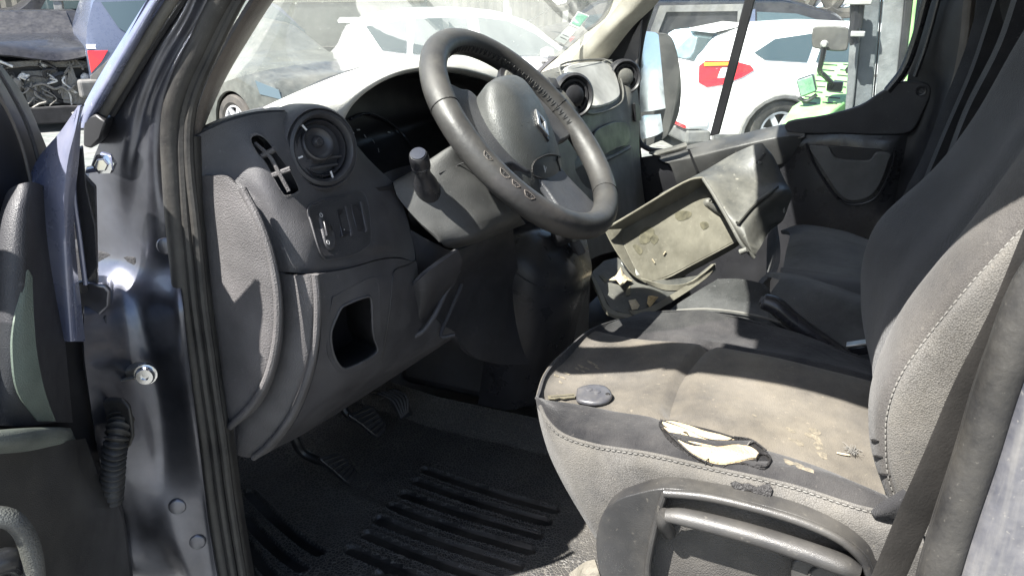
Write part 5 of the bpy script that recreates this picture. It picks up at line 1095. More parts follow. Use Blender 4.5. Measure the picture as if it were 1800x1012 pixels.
patch('bin_wall', [G_([(1140, 494), (1172, 489), (1222, 463), (1288, 428), (1297, 420)], .000), G_([(1142, 500), (1176, 497), (1226, 472), (1292, 436), (1302, 424)], -.03)], mt['box'], GB, nu=4, nv=3, thick=.003)
tube('bin_lip', G_([(1064, 403), (1118, 371), (1200, 322), (1232, 313), (1242, 318)], .036), .003, mt['box'], GB, seg=8)
lathe('bin_stop', V(1245, 356, pl=(c0+GN*.004, GN)), GN, [(.012, -.004), (.011, .004), (.007, .009), (.004, .010), (.003, .006), (0, .006)], mt['boxout'], GB, seg=16)
tube('stop_stem', G_([(1245, 358), (1258, 368), (1268, 374)], .006), .008, mt['boxout'], GB, seg=10, sm=3)
for L in ([(1124, 418), (1128, 404), (1140, 398), (1150, 404), (1148, 418), (1136, 428), (1126, 428)], [(1142, 420), (1152, 412), (1158, 420), (1150, 430)], [(1112, 432), (1120, 430), (1130, 440), (1124, 448)], [(1186, 376), (1200, 370), (1216, 374), (1210, 384), (1192, 388)], [(1230, 392), (1242, 390), (1246, 398), (1236, 404)]):
    mk('scuff', prism_bm(cr(G_(L, .0008), 2, True), -GN*.0006), mt['scuff'] if 'scuff' in mt else mt.setdefault('scuff', mat('dark_scuff', (.075, .07, .05), .6, ((.22, .2, .13), .7, 30, 0))), GB)
for a, b, c, d in ((1166, 448, 1170, 442), (1146, 455, 1151, 462)): tube('debris_splinter', G_([(a, b), (c, d)], .003), .0016, mt['debris'], GB, seg=5, sm=0)
# outer shell flange to the right: black dusty moulding bent over
shell = [
 [(1158, 342, 1.36), (1180, 330, 1.36), (1238, 300, 1.37), (1290, 270, 1.38), (1334, 252, 1.38), (1345, 258, 1.38)],
 [(1196, 330, 1.30), (1206, 324, 1.31), (1250, 302, 1.33), (1304, 290, 1.34), (1346, 272, 1.36), (1360, 276, 1.37)],
 [(1230, 314, 1.25), (1242, 312, 1.26), (1276, 318, 1.28), (1318, 322, 1.30), (1362, 320, 1.33), (1380, 318, 1.36)],
 [(1252, 346, 1.21), (1262, 346, 1.21), (1296, 356, 1.23), (1330, 350, 1.25), (1372, 338, 1.29), (1392, 340, 1.34)],
 [(1280, 392, 1.18), (1288, 392, 1.17), (1304, 394, 1.17), (1316, 396, 1.18), (1350, 372, 1.26), (1386, 362, 1.32)],
 [(1318, 444, 1.16), (1322, 446, 1.15), (1316, 430, 1.15), (1322, 428, 1.16), (1345, 400, 1.24), (1378, 384, 1.30)],
 [(1324, 452, 1.17), (1328, 450, 1.16), (1330, 444, 1.16), (1338, 432, 1.18), (1352, 408, 1.26), (1374, 390, 1.30)]]
sh = patch('outer_shell', [VX(*r) for r in shell], mt['boxout'], GB, nu=5, nv=5, thick=.004)
tube('shell_flange', VX((1236, 314, 1.235), (1256, 345, 1.20), (1284, 394, 1.16), (1304, 430, 1.14), (1326, 453, 1.145)), .0042, mt['boxout'], GB, seg=8)
tube('shell_ridge', VX((1296, 392, 1.16), (1322, 362, 1.22), (1352, 340, 1.27), (1366, 328, 1.31)), .005, mt['boxout'], GB, seg=8)
on_h = bvh(sh)
for L in ([(1329, 287), (1344, 270), (1346, 271), (1334, 288)],):
    P_ = [on_h(a, b, .002) for a, b in L]
    if all(P_): mk('shell_slot', prism_bm(P_, Vector((0, 0, .001))), mt['char'], GB)
q = on_h(1335, 287, .003)
if q: lathe('rivet', q, Vector((-.5, -.5, .7)), [(0, .002), (.004, .002), (.005, 0)], mt['dash_mid'], GB, seg=12)
lathe('hinge_peg', V(1304, 442, x=1.13), Vector((.1, .5, -.3)), [(0, -.014), (.006, -.014), (.007, .004), (0, .004)], mt['dash_mid'], GB, seg=12)
prism('side_tab', VS(1.30, (1376, 368), (1380, 364), (1380, 374), (1377, 375)), (.006, 0, 0), mt['dash_mid'], GB, bev=.001)
# broken lid lying below
GL = thing('broken_glovebox_lid', 'cracked pointed plastic lid tray with dirt and paper scraps below the glove box bin', 'glove box lid', V(1130, 530, x=1.0))
lp_ = [(1040, 478), (1062, 458), (1086, 452), (1120, 478), (1172, 492), (1225, 484), (1250, 464), (1258, 462), (1258, 474), (1240, 490), (1180, 530), (1140, 552), (1112, 553), (1074, 544)]
lc = V(1130, 515, x=.98); ln_ = Vector((-.25, -.25, .93)).normalized()
def LL(L, off=0): return [V(a, b, pl=(lc+ln_*off, ln_)) for a, b in L]
mk('lid_floor', prism_bm(LL(lp_), -ln_*.004), mt['boxout'], GL, bev=.001, smooth=True)
patch('lid_wall', [LL([(1039, 476), (1056, 508), (1074, 543), (1112, 553)], .0), LL([(1034, 474), (1050, 512), (1069, 549), (1112, 560)], .0)], mt['box'], GL, nu=3, nv=2, thick=.008)
patch('lid_flange', [LL([(1112, 553), (1140, 552), (1182, 529), (1240, 490), (1258, 468)], .004), LL([(1106, 546), (1136, 542), (1176, 520), (1230, 486), (1250, 466)], .010)], mt['box'], GL, nu=4, nv=2, thick=.004)
patch('lid_back', [LL([(1126, 490), (1168, 500), (1208, 498), (1240, 478), (1256, 464)], .014), LL([(1140, 500), (1172, 510), (1212, 506), (1244, 484), (1258, 468)], .003)], mt['box'], GL, nu=4, nv=3, thick=.004)
mk('lid_slot', prism_bm(LL([(1100, 502), (1108, 502), (1108, 518), (1100, 520)], .002), -ln_*.001), mt['scuff'], GL)
mk('lid_slot', prism_bm(LL([(1053, 484), (1058, 482), (1068, 492), (1064, 496)], .002), -ln_*.001), mt['scuff'], GL)
def scrap(name, L, lab, cat, m, h=.012, parent=None):
    P_ = LL(L, .004); c = sum(P_, Vector())/len(P_)
    bm = bmesh.new(); vs = [bm.verts.new(p+ln_*random.uniform(0, h)) for p in P_]; ce = bm.verts.new(c+ln_*h*1.1)
    fs = [bm.faces.new((vs[i], vs[(i+1) % len(vs)], ce)) for i in range(len(vs))]
    r = bmesh.ops.extrude_face_region(bm, geom=fs)
    for e in r['geom']:
        if isinstance(e, bmesh.types.BMVert): e.co -= ln_*.002
    return tag(mk(name, bm, m, parent), lab, cat)
clr = mat('crumpled_clear_film', (.45, .46, .45), .25, None, [('noise', 60, .003)])
scrap('crumpled_film', [(1092, 462), (1104, 453), (1116, 466), (1128, 486), (1118, 492), (1104, 486)], 'crumpled clear plastic film in the corner of the broken lid', 'plastic scrap', clr, .018)
scrap('torn_paper', [(1070, 494), (1082, 488), (1090, 474), (1094, 488), (1112, 496), (1100, 500), (1090, 512), (1082, 498)], 'torn cream paper scrap beside the crumpled film', 'paper scrap', mt['debris'], .016)
scrap('torn_paper', [(1104, 532), (1116, 530), (1124, 538), (1120, 546), (1110, 548)], 'small cream paper scrap near the front tip of the broken lid', 'paper scrap', mt['debris'], .008)
scrap('dry_leaf', [(1138, 524), (1146, 520), (1156, 526), (1150, 534), (1142, 542), (1136, 536)], 'curled dry leaf on the edge of the broken lid', 'leaf', mat('dry_leaf', (.35, .26, .13), .8, None, [('noise', 200, .003)]), .012)
# ================================================================== KEY
key = thing('car_key', 'grey two-button car key lying on the front edge of the driver seat', 'key', on_s(1040, 692, .006))
kb = [(1011, 684), (1014, 680), (1028, 675), (1046, 673), (1064, 676), (1074, 683), (1079, 692), (1076, 701), (1066, 707), (1046, 710), (1026, 708), (1013, 704), (1010, 699)]
kc = on_s(1042, 698, .004); kn = Vector((-.08, .05, 1)).normalized()
def KP(L, off): return [V(a, b, pl=(kc+kn*off, kn)) for a, b in L]
KB = cr(KP(kb, .006), 2, True); kcc = sum(KB, Vector())/len(KB)
bm = bmesh.new(); rings = []
for s, h in ((.84, -.006), (.90, -.005), (.92, -.003), (.90, 0), (.80, .0015), (.55, .0022), (.3, .0024)): rings.append([bm.verts.new(kcc+(p-kcc)*s+kn*h) for p in KB])
for A_, B_ in zip(rings, rings[1:]):
    for i in range(len(KB)): bm.faces.new((A_[i], A_[(i+1) % len(KB)], B_[(i+1) % len(KB)], B_[i]))
bm.faces.new(rings[-1]); bm.faces.new(rings[0][::-1])
mt['key'] = mat('worn_grey_key_plastic', (.050, .051, .058), .35, (TAN, .15, 60, .3))
kbo = mk('key_body', bm, mt['key'], key, smooth=True, ang=60)
on_key = bvh(kbo)
for a, b in ((1035, 684), (1049, 688)):
    p = on_key(a, b, 0)
    if p: lathe('key_button', p, kn, [(0, .0018), (.0042, .0016), (.0056, .0008), (.0062, -.001)], mt['key'], key, seg=18)
p = on_key(1068, 692, .0004)
if p: lathe('key_ring_hole', p, kn, [(0, .0003), (.0028, .0003), (.0038, -.0004)], mt['char'], key, seg=14)
mk('key_blade', prism_bm(KP([(963, 695), (1010, 691), (1011, 697), (1000, 698), (992, 699.5), (984, 698), (976, 700), (964, 699.5)], .006), -kn*.0024), mat('worn_brass_blade', (.30, .27, .19), .45, None, None, metal=.7), key, bev=.0003)
mk('blade_groove', prism_bm(KP([(968, 696.6), (1009, 693.6), (1009, 694.8), (968, 697.8)], .0062), -kn*.0003), mt['char'], key)
# fluff on the cushion
fl_ = thing('lint_tuft', 'tuft of grey lint and a pale splinter on the rear of the seat cushion', 'lint', on_s(1495, 796, .002))
p0 = on_s(1496, 798, .003); bm = bmesh.new()
for k in range(46):
    d = Vector((random.gauss(0, 1), random.gauss(0, 1), abs(random.gauss(0, .5)))).normalized()*random.uniform(.004, .013)
    tube_bm([p0+d*.1, p0+d*.6+Vector((0, 0, .003)), p0+d+Vector((random.uniform(-.003, .003), random.uniform(-.003, .003), 0))], .00035, 4, bm)
mk('fluff', bm, mt['stitch'], fl_)
tube('splinter', [on_s(1470, 797, .002), on_s(1480, 800, .003), on_s(1492, 802, .003)], .0012, mt['debris'], fl_, seg=6)
tube('loose_thread', [on_s(1480, 778, .002), on_s(1486, 786, .005), on_s(1496, 796, .004), on_s(1514, 794, .003)], .0003, mt['stitch'], fl_, seg=4)
# ================================================================== FLOOR MAT
def fl(px, py): p = V(px, py, z=0); return (p.x, p.y)
SL = []
for a, b, c, d in ((748, 826, 972, 896), (733, 846, 958, 917), (710, 868, 944, 940), (690, 890, 928, 967), (668, 914, 908, 995), (646, 939, 880, 1026), (616, 965, 850, 1055), (668, 1010, 820, 1080)):
    SL.append((fl(a, b), fl(c, d), .0155))
for a, b, c, d in ((440, 880, 560, 970), (432, 920, 530, 998), (430, 960, 506, 1030), (432, 1000, 480, 1060)):
    SL.append((fl(a, b), fl(c, d), .0135))
SEGS = []
for (x0, y0), (x1, y1), r in SL:
    P_ = []
    for k in range(7):
        t = k/6; b_ = -.005*math.sin(PI*t); dx, dy = x1-x0, y1-y0; L_ = math.hypot(dx, dy)
        P_.append((x0+dx*t-dy/L_*b_, y0+dy*t+dx/L_*b_))
    bb = (min(p[0] for p in P_)-.03, max(p[0] for p in P_)+.03, min(p[1] for p in P_)-.03, max(p[1] for p in P_)+.03)
    SEGS.append((P_, r, bb))
def mat_h(x, y):
    h = 0
    for P_, r, bb in SEGS:
        if not (bb[0] < x < bb[1] and bb[2] < y < bb[3]): continue
        d = 9
        for (a0, b0), (a1, b1) in zip(P_, P_[1:]):
            ux, uy = a1-a0, b1-b0; t = max(0, min(1, ((x-a0)*ux+(y-b0)*uy)/(ux*ux+uy*uy)))
            d = min(d, math.hypot(x-a0-ux*t, y-b0-uy*t))
        if d < r-.003: h -= .007
        elif d < r: h += -.007*(1-(d-(r-.003))/.003)+.003*((d-(r-.003))/.003)
        elif d < r+.0035: h += .003*math.cos((d-r)/.0035*PI/2)
    # wheel-arch side rib and slope up to the firewall
    h += .006*math.exp(-((x-(.46+.25*(y-.42)))/.02)**2)*(1 if y > .28 else max(0, 1-(.28-y)/.05))
    if y > .52: h += (y-.52)**2*1.1
    if y > .36: h += (y-.36)*.10
    if x > .76: h += (x-.76)*1.6
    return h
bm = bmesh.new(); nx, ny = 300, 420; GR = {}
def in_groove(x, y):
    for P_, r, bb in SEGS:
        if bb[0] < x < bb[1] and bb[2] < y < bb[3]:
            for (a0, b0), (a1, b1) in zip(P_, P_[1:]):
                ux, uy = a1-a0, b1-b0; t = max(0, min(1, ((x-a0)*ux+(y-b0)*uy)/(ux*ux+uy*uy)))
                if math.hypot(x-a0-ux*t, y-b0-uy*t) < r-.0015: return True
    return False
x0, x1, y0, y1 = .02, .80, -.42, .86
vs = [[bm.verts.new((x0+(x1-x0)*i/nx, y0+(y1-y0)*j/ny, mat_h(x0+(x1-x0)*i/nx, y0+(y1-y0)*j/ny))) for i in range(nx+1)] for j in range(ny+1)]
for j in range(ny):
    for i in range(nx):
        if in_groove(x0+(x1-x0)*(i+.5)/nx, y0+(y1-y0)*(j+.5)/ny): GR[(i, j)] = 1
        f_ = bm.faces.new((vs[j][i], vs[j][i+1], vs[j+1][i+1], vs[j+1][i]))
        if GR.get((i, j)): f_.material_index = 1
tag(mk('floor_mat', bm, mt['mat'], None, smooth='keep'), 'black rubber floor mat with long ribbed grooves in the driver footwell', 'floor mat')
for p in bpy.data.objects['floor_mat'].data.polygons: p.use_smooth = True
bpy.data.objects['floor_mat'].data.materials.append(mt['mat_smooth'])
prism_ = box('sill_trim', (-.02, -.6, -.03), (.05, .5, .004), mt['rubber'], VB, bev=.006)
# ================================================================== PEDALS
def pedal(name, label, pad, arm, x, nrib, tilt):
    c = sum((V(a, b, x=x) for a, b in pad), Vector())/len(pad)
    t = thing(name, label, 'pedal', c)
    n_ = tilt.normalized()
    P_ = [V(a, b, pl=(c, n_)) for a, b in pad]
    mk('pad', prism_bm(cr(P_, 3, True), -n_*.012), mt['blacksatin'], t, bev=.003, smooth=True)
    A_, B_, C_, D_ = [V(a, b, pl=(c+n_*.002, n_)) for a, b in (pad[0], pad[2], pad[4], pad[6])] if len(pad) > 6 else [None]*4
    for k in range(nrib):
        s = (k+.6)/nrib
        p1 = A_.lerp(D_, s).lerp(B_.lerp(C_, s), .07); p2 = A_.lerp(D_, s).lerp(B_.lerp(C_, s), .93)
        tube('rib', [p1, p2], .0022, mt['rubber'], t, seg=6, sm=0)
    tube('arm', [V(*a[:2], x=a[2]) for a in arm], .010, mt['black'], t, seg=10)
    return t
PT = Vector((-.25, -.8, .55))
pedal('clutch_pedal', 'clutch pedal with ribbed rubber pad, nearest the door', [(562, 806), (574, 800), (596, 796), (614, 812), (628, 828), (622, 844), (612, 849), (586, 826)], [(600, 820, .44), (540, 800, .43), (520, 775, .42), (512, 740, .42), (520, 690, .42)], .42, 6, PT)
pedal('brake_pedal', 'brake pedal with ribbed rubber pad in the middle of the three', [(612, 728), (628, 722), (652, 712), (668, 730), (680, 748), (672, 762), (662, 767), (636, 746)], [(650, 742, .56), (612, 728, .55), (600, 700, .55), (600, 660, .55)], .545, 6, PT)
t = thing('accelerator_pedal', 'slim accelerator pedal with parallel bars, farthest from the door', 'pedal', V(700, 715, x=.66))
for k in range(5):
    tube('bar', VX((664+k*7, 690-k*1.5, .66), (690+k*6, 704-k*2, .655), (706+k*2.6, 734-k*2.5, .65)), .0022, mt['dash'], t, seg=6)
patch('pad', [VX((658, 694, .67), (676, 696, .67), (704, 738, .66)), VX((690, 684, .67), (708, 694, .67), (722, 730, .66))], mt['blacksatin'], t, nu=4, nv=3, thick=.008)
tube('arm', VX((680, 694, .68), (650, 688, .69), (620, 690, .69), (600, 680, .7)), .006, mt['black'], t, seg=8)
# crumpled sheet by the seat foot
cl = [[(1000, 1004, .28), (1024, 988, .28), (1044, 985, .28)], [(1006, 1030, .27), (1030, 1010, .26), (1052, 1004, .26)], [(1012, 1060, .27), (1036, 1050, .26), (1062, 1040, .26)]]
tag(patch('folded_cloth', [[p+Vector((random.uniform(-.006, .006), 0, random.uniform(-.006, .006))) for p in VX(*r)] for r in cl], mat('pale_leather_scrap', (.085, .078, .062), .8, (TAN, .4, 20, 0), [('noise', 160, .003)]), None, nu=4, nv=4, thick=.004), 'pale wrinkled cloth scrap on the floor by the seat base', 'cloth')
# stickers on the windscreen glass
def sticker(name, pts, m, lab, cat, x=1.62):
    c = V(*pts[0], x=x); n_ = Vector((-.45, -.75, .48)).normalized()
    P_ = [V(a, b, pl=(V(990, 60, x=x), n_)) for a, b in pts]
    t_ = thing(name, lab, cat, sum(P_, Vector())/4); 
    mk('paper', prism_bm(P_, -n_*.0008), m, t_); return P_, n_, t_
ms = mat('green_sticker', (.12, .32, .22), .6); mw = mat('white_sticker', (.55, .58, .56), .6)
P_, n_, t_ = sticker('green_windshield_sticker', [(1016, 20), (1036, 28), (1018, 50), (1001, 43)], mw, 'green square tax sticker in the lower corner of the windscreen', 'sticker')
cs = sum(P_, Vector())/4; mk('print', prism_bm([cs+(p-cs)*.84+n_*.001 for p in P_], -n_*.0005), ms, t_)
P_, n_, t_ = sticker('white_windshield_sticker', [(1000, 46), (1014, 52), (992, 78), (975, 70)], mw, 'white printed sticker just below the green one on the windscreen', 'sticker')
for k in range(4):
    a = P_[0].lerp(P_[3], .2+.18*k); b = P_[1].lerp(P_[2], .2+.18*k)
    tube('print_line', [a.lerp(b, .15)+n_*.001, a.lerp(b, .85)+n_*.001], .0009, mt['greysym'], t_, seg=4, sm=0)
# ================================================================== THE YARD OUTSIDE
GZ = -.72
mt['ground'] = mat('sun_bleached_concrete', (.15, .147, .14), .85, ((.06, .095, .09), .5, 1.2, 0), [('noise', 9, .01)])
gbm = bmesh.new(); n_ = 24
vs = [[gbm.verts.new((-60+200*i/n_, -100+200*j/n_, GZ)) for i in range(n_+1)] for j in range(n_+1)]
for j in range(n_):
    for i in range(n_): gbm.faces.new((vs[j][i], vs[j][i+1], vs[j+1][i+1], vs[j+1][i]))
tag(mk('ground', gbm, mt['ground'], None), kind='structure')
MC = {'white': mat('white_car_paint', (.84, .84, .83), .3, None, None, coat=.8),
      'black': mat('black_car_paint', (.014, .014, .017), .3, ((.05, .05, .045), .3, 2, 0), None, coat=.3, spec=.3),
      'bluegrey': mat('blue_grey_car_paint', (.085, .10, .145), .3, None, None, metal=.2, coat=.7),
      'darkgreen': mat('dusty_dark_car_paint', (.05, .055, .05), .4, ((.2, .2, .17), .5, 2, .4), None, coat=.4),
      'skyblue': mat('pale_blue_car_paint', (.24, .33, .42), .3, None, None, coat=.7),
      'glass': mat('tinted_car_glass', (.045, .065, .07), .06, None, None, spec=.9, coat=.7),
      'tyre': mat('tyre_rubber', (.022, .021, .02), .75, ((.2, .18, .15), .3, 5, 0)),
      'rim': mat('silver_alloy', (.55, .56, .58), .35, None, None, metal=.5),
      'red': mat('red_lamp_lens', (.62, .015, .02), .15, None, None, coat=1),
      'amber': mat('amber_lamp_lens', (.85, .28, .02), .15, None, None, coat=1),
      'clad': mat('grey_bumper_plastic', (.10, .10, .10), .6, (TAN, .3, 4, 0)),
      'lampclear': mat('clear_lamp', (.35, .36, .36), .1, None, None, coat=1)}
def ip(P, x):
    if x <= P[0][0]: return P[0][1]
    for (a, b), (c, d) in zip(P, P[1:]):
        if x <= c:
            t = (x-a)/max(1e-6, c-a); t = t*t*(3-2*t)*.5+t*.5; return b+(d-b)*t
    return P[-1][1]
def car(name, label, pos, hd, L, W, top, belt, paint, axles, wr=.33, rim='rim', windows=(), lamps=(), spokes=7, clad=True, group=None, seams=(), extra=None, archr=.08, bottom=.24, side=-1):
    """side profile car: top(x) roof line, belt(x) waist line, both along the length; right side (y<0) faces the van"""
    t = thing(name, label, 'car', pos, hd, group)
    def hw(x, z):
        pl = W/2*(1-.13*max(0, (abs(x-L/2)-L*.32)/(L*.18))**2)
        zb = ip(belt, x)
        if z <= zb: return pl*(1-.05*((z-.62)/.5)**2)
        zt = max(ip(top, x), zb+.02)
        return pl*(1-.05*((zb-.62)/.5)**2)-.20*((z-zb)/.55)**1.15
    bm = bmesh.new(); rings = []; n = 64
    for i in range(n+1):
        x = L*i/n; zt = max(ip(top, x), .45); zb = min(ip(belt, x), zt-.01); b = bottom+.10*max(0, (abs(x-L/2)-L*.42)/(L*.08))
        for ax in axles:
            d = abs(x-ax)
            if d < wr+archr: b = max(b, math.sqrt((wr+archr)**2-d*d)+wr*.85)
        if i in (0, n): b = .42; zt2 = zt
        zs = [b, b+.01, b+(zb-b)*.35, b+(zb-b)*.7, zb-.01, zb+.012, zb+(zt-zb)*.5, zt-.04 if zt-zb > .1 else zt-.005, zt]
        zs = [min(z, zt) for z in zs]
        ys = [hw(x, z) for z in zs]; ys[0] -= .03; ys[-1] = ys[-2]*.86
        ring = [(y, z) for y, z in zip(ys, zs)]+[(0, zt+.015)]+[(-y, z) for y, z in zip(ys[::-1], zs[::-1])]
        rings.append([bm.verts.new((x, y, z)) for y, z in ring])
    for A, B in zip(rings, rings[1:]):
        for k in range(len(A)-1): bm.faces.new((A[k], A[k+1], B[k+1], B[k]))
    bm.faces.new(rings[0]); bm.faces.new(rings[-1][::-1])
    body = mk('body', bm, MC[paint], t, local=True, smooth=True, ang=32)
    mk('underbody', box_bm((.25, -W/2+.16, .2), (L-.25, W/2-.16, .62)), MC['tyre'], t, local=True)
    def on_side(pts, m, nm, off=.006, s=side, th=.012, sm=0, par=None, bev=0):
        P = [Vector((x, 0, z)) for x, z in pts]
        if sm: P = cr(P, sm, True)
        if nm == 'window':
            b_ = bmesh.new(); vs_ = [b_.verts.new((p.x, 0, p.z)) for p in P]; b_.faces.new(vs_)
            bmesh.ops.triangulate(b_, faces=b_.faces[:]); bmesh.ops.subdivide_edges(b_, edges=b_.edges[:], cuts=5, use_grid_fill=True)
            for v in b_.verts: v.co.y = s*(hw(v.co.x, v.co.z)+off)
            return mk(nm, b_, m, par or t, local=True, smooth=True)
        A = [Vector((p.x, s*(hw(p.x, p.z)+off), p.z)) for p in P]
        return mk(nm, prism_bm(A, Vector((0, -s*th, 0))), m, par or t, local=True, smooth=False, bev=bev)
    for s in (-1, 1):
        for w_ in windows: on_side(w_, MC['glass'], 'window', s=s, sm=0, off=.008)
        for k, (pts, mm) in enumerate(lamps): on_side(pts, MC[mm], 'tail_light' if mm in ('red', 'amber') else 'headlight', s=s, off=.012+.008*k, bev=.004)
        for sm_ in seams:
            P = [Vector((x, s*(hw(x, z)+.002), z)) for x, z in sm_]
            mk('door_seam', tube_bm(P, .010, 4), MC['tyre'], t, local=True)
        for ax in axles:
            wy = s*(W/2-.10)
            wh = bpy.data.objects.new('wheel', None); col.objects.link(wh); wh.parent = t; wh.empty_display_size = .1
            mk('tyre', lathe_bm(Vector((ax, wy, wr)), Vector((0, s, 0)), [(wr*.62, .08), (wr*.74, .105), (wr*.95, .10), (wr, .07), (wr, -.07), (wr*.95, -.10), (wr*.6, -.1)], 32), MC['tyre'], wh, local=True, smooth=True)
            rb = lathe_bm(Vector((ax, wy, wr)), Vector((0, s, 0)), [(wr*.68, .06), (wr*.66, .085), (wr*.58, .085), (wr*.56, .03)], 32)
            lathe_bm(Vector((ax, wy, wr)), Vector((0, s, 0)), [(wr*.16, .02), (wr*.16, .075), (0, .08)], 16, rb)
            for k in range(spokes):
                a = 2*PI*k/spokes+.3; d = Vector((math.cos(a), 0, math.sin(a))); tg = Vector((-math.sin(a), 0, math.cos(a)))
                c = Vector((ax, wy+s*.055, wr))
                prism_bm([c+d*wr*.1-tg*.035, c+d*wr*.60-tg*.028, c+d*wr*.60+tg*.028, c+d*wr*.1+tg*.035], Vector((0, s*.025, 0)), rb)
            mk('rim', rb, MC[rim], wh, local=True)
            if clad:
                P = [Vector((ax+(wr+archr+.015)*math.cos(a), s*(hw(ax+(wr+archr)*math.cos(a), wr+.3)+.004), wr*.85+(wr+archr+.015)*math.sin(a))) for a in [PI*k/12 for k in range(13)]]
                mk('arch_trim', tube_bm(P, .032, 6), MC['clad'], t, local=True, smooth=True)
    if extra: extra(t, hw, on_side)
    return t
def dirang(px, rot):      # heading to the picture's right, across the sight line, turned away by rot degrees
    v = V(px, 0, d=1)-CAM; a = math.atan2(v.y, v.x)-PI/2+math.radians(rot); return a
def place(px, py, d, hd, xl, yl, z=GZ):
    p = V(px, py, d=d); c, s = math.cos(hd), math.sin(hd)
    return (p.x-(c*xl-s*yl), p.y-(s*xl+c*yl), z)
HB_TOP = [(0, .95), (.08, 1.02), (.28, 1.36), (.55, 1.46), (1.3, 1.50), (2.0, 1.49), (2.5, 1.42), (3.15, 1.02), (3.4, .98), (3.95, .86), (4.15, .66), (4.2, .5)]
HB_BELT = [(0, .93), (.6, .96), (1.5, .93), (2.6, .90), (3.3, .88), (4.2, .6)]
# white hatchback beyond the windscreen
h1 = dirang(780, 6)
def ex1(t, hw, on_side):
    for s in (-1, 1):
        P = [Vector((x, s*(hw(x, 1.45)-.06), z)) for x, z in ((.7, 1.475), (1.2, 1.53), (2.0, 1.52), (2.35, 1.455))]
        mk('roof_rail', tube_bm(cr(P, 4), .016, 6), MC['rim'], t, local=True, smooth=True)
    for x in (1.72, 2.72): on_side([(x, .90), (x+.2, .89), (x+.2, .86), (x, .87)], MC['clad'], 'door_handle', off=.03, th=.02)
    mk('spoiler', box_bm((.16, -.6, 1.38), (.42, .6, 1.42)), MC['white'], t, local=True, bev=.01)
    mk('door_mirror', lathe_bm(Vector((2.75, -.98, 1.0)), Vector((1, 0, 0)), [(0, -.06), (.06, -.05), (.085, .02), (.06, .10), (0, .13)], 14), MC['white'], t, local=True, smooth=True)
car('white_hatchback', 'white five-door hatchback with roof rails seen through the windscreen behind the steering wheel', place(574, 95, 10.6, h1, 0, -.87), h1, 4.2, 1.76, HB_TOP, HB_BELT, 'white', (.72, 3.3), .31,
    windows=([(.50, 1.34), (1.02, 1.42), (.98, 1.02), (.68, 1.06)], [(1.12, 1.43), (1.78, 1.44), (1.82, .98), (1.06, 1.01)], [(1.92, 1.44), (2.30, 1.40), (2.66, 1.24), (2.98, 1.02), (2.96, .96), (1.96, .975)]),
    lamps=(([(.03, .94), (.16, .98), (.30, .86), (.20, .70), (.04, .74)], 'red'),), seams=([(1.06, .95), (1.08, .4)], [(1.9, .95), (1.9, .35)], [(2.9, .92), (2.85, .4)]), clad=False, extra=ex1)
# dark car with alloy wheel at the left of the windscreen, its nose to the right
h2 = dirang(420, -58)
SD_TOP = [(0, .9), (.6, 1.0), (1.1, 1.36), (1.8, 1.44), (2.4, 1.38), (3.05, 1.04), (3.6, .98), (4.1, .86), (4.32, .62), (4.4, .5)]
car('dark_alloy_wheel_car', 'dark green-grey car with a seven-spoke alloy wheel behind the driver side of the windscreen', place(413, 187, 9.8, h2, 3.4, -.85), h2, 4.4, 1.76, SD_TOP, [(0, .88), (2, .92), (3.3, .90), (4.4, .62)], 'darkgreen', (.8, 3.4), .33,
    windows=([(1.2, 1.32), (1.9, 1.38), (1.9, .98), (.95, .98)], [(2.0, 1.38), (2.35, 1.34), (2.95, 1.02), (2.0, .97)]), lamps=(([(3.86, .84), (4.2, .76), (4.26, .66), (3.95, .70)], 'glass'),), clad=False)
# tall grey-green van side behind them
def boxvan(name, label, px, d, hd, L, W, H, m, side_lines=True):
    t = thing(name, label, 'van', place(px, 100, d, hd, 0, -W/2), hd)
    P = [(0, .35), (0, H-.08), (.08, H), (L-1.3, H), (L-1.1, H-.1), (L-.75, 1.25), (L-.1, .95), (L, .75), (L, .35)]
    mk('body', prism_bm([Vector((x, -W/2, z)) for x, z in P], Vector((0, W, 0))), m, t, local=True, bev=.04, bseg=3, smooth=True)
    for z in (.98, 1.62): mk('side_moulding', tube_bm([Vector((.2, -W/2-.004, z+.03)), Vector((L*.3, -W/2-.008, z-.02)), Vector((L-1.3, -W/2-.004, z))], .018, 5), MC['tyre'], t, local=True)
    mk('window', prism_bm([Vector((L-1.25, -W/2-.006, 1.3)), Vector((L-1.25, -W/2-.006, H-.2)), Vector((L-1.75, -W/2-.006, H-.2)), Vector((L-1.85, -W/2-.006, 1.3))], Vector((0, .02, 0))), MC['glass'], t, local=True)
    for x in (.9, L-.9):
        wh = mk('wheel', lathe_bm(Vector((x, -W/2+.06, .34)), Vector((0, -1, 0)), [(0, .07), (.2, .08), (.22, .1), (.34, .08), (.34, -.1), (.2, -.1)], 28), MC['tyre'], t, local=True, smooth=True)
    return t
h3 = dirang(520, -4)
boxvan('grey_green_van', 'tall dusty grey-green van standing behind the dark car and the white hatchback', 330, 13.2, h3, 4.8, 1.9, 2.1, MC['darkgreen'])
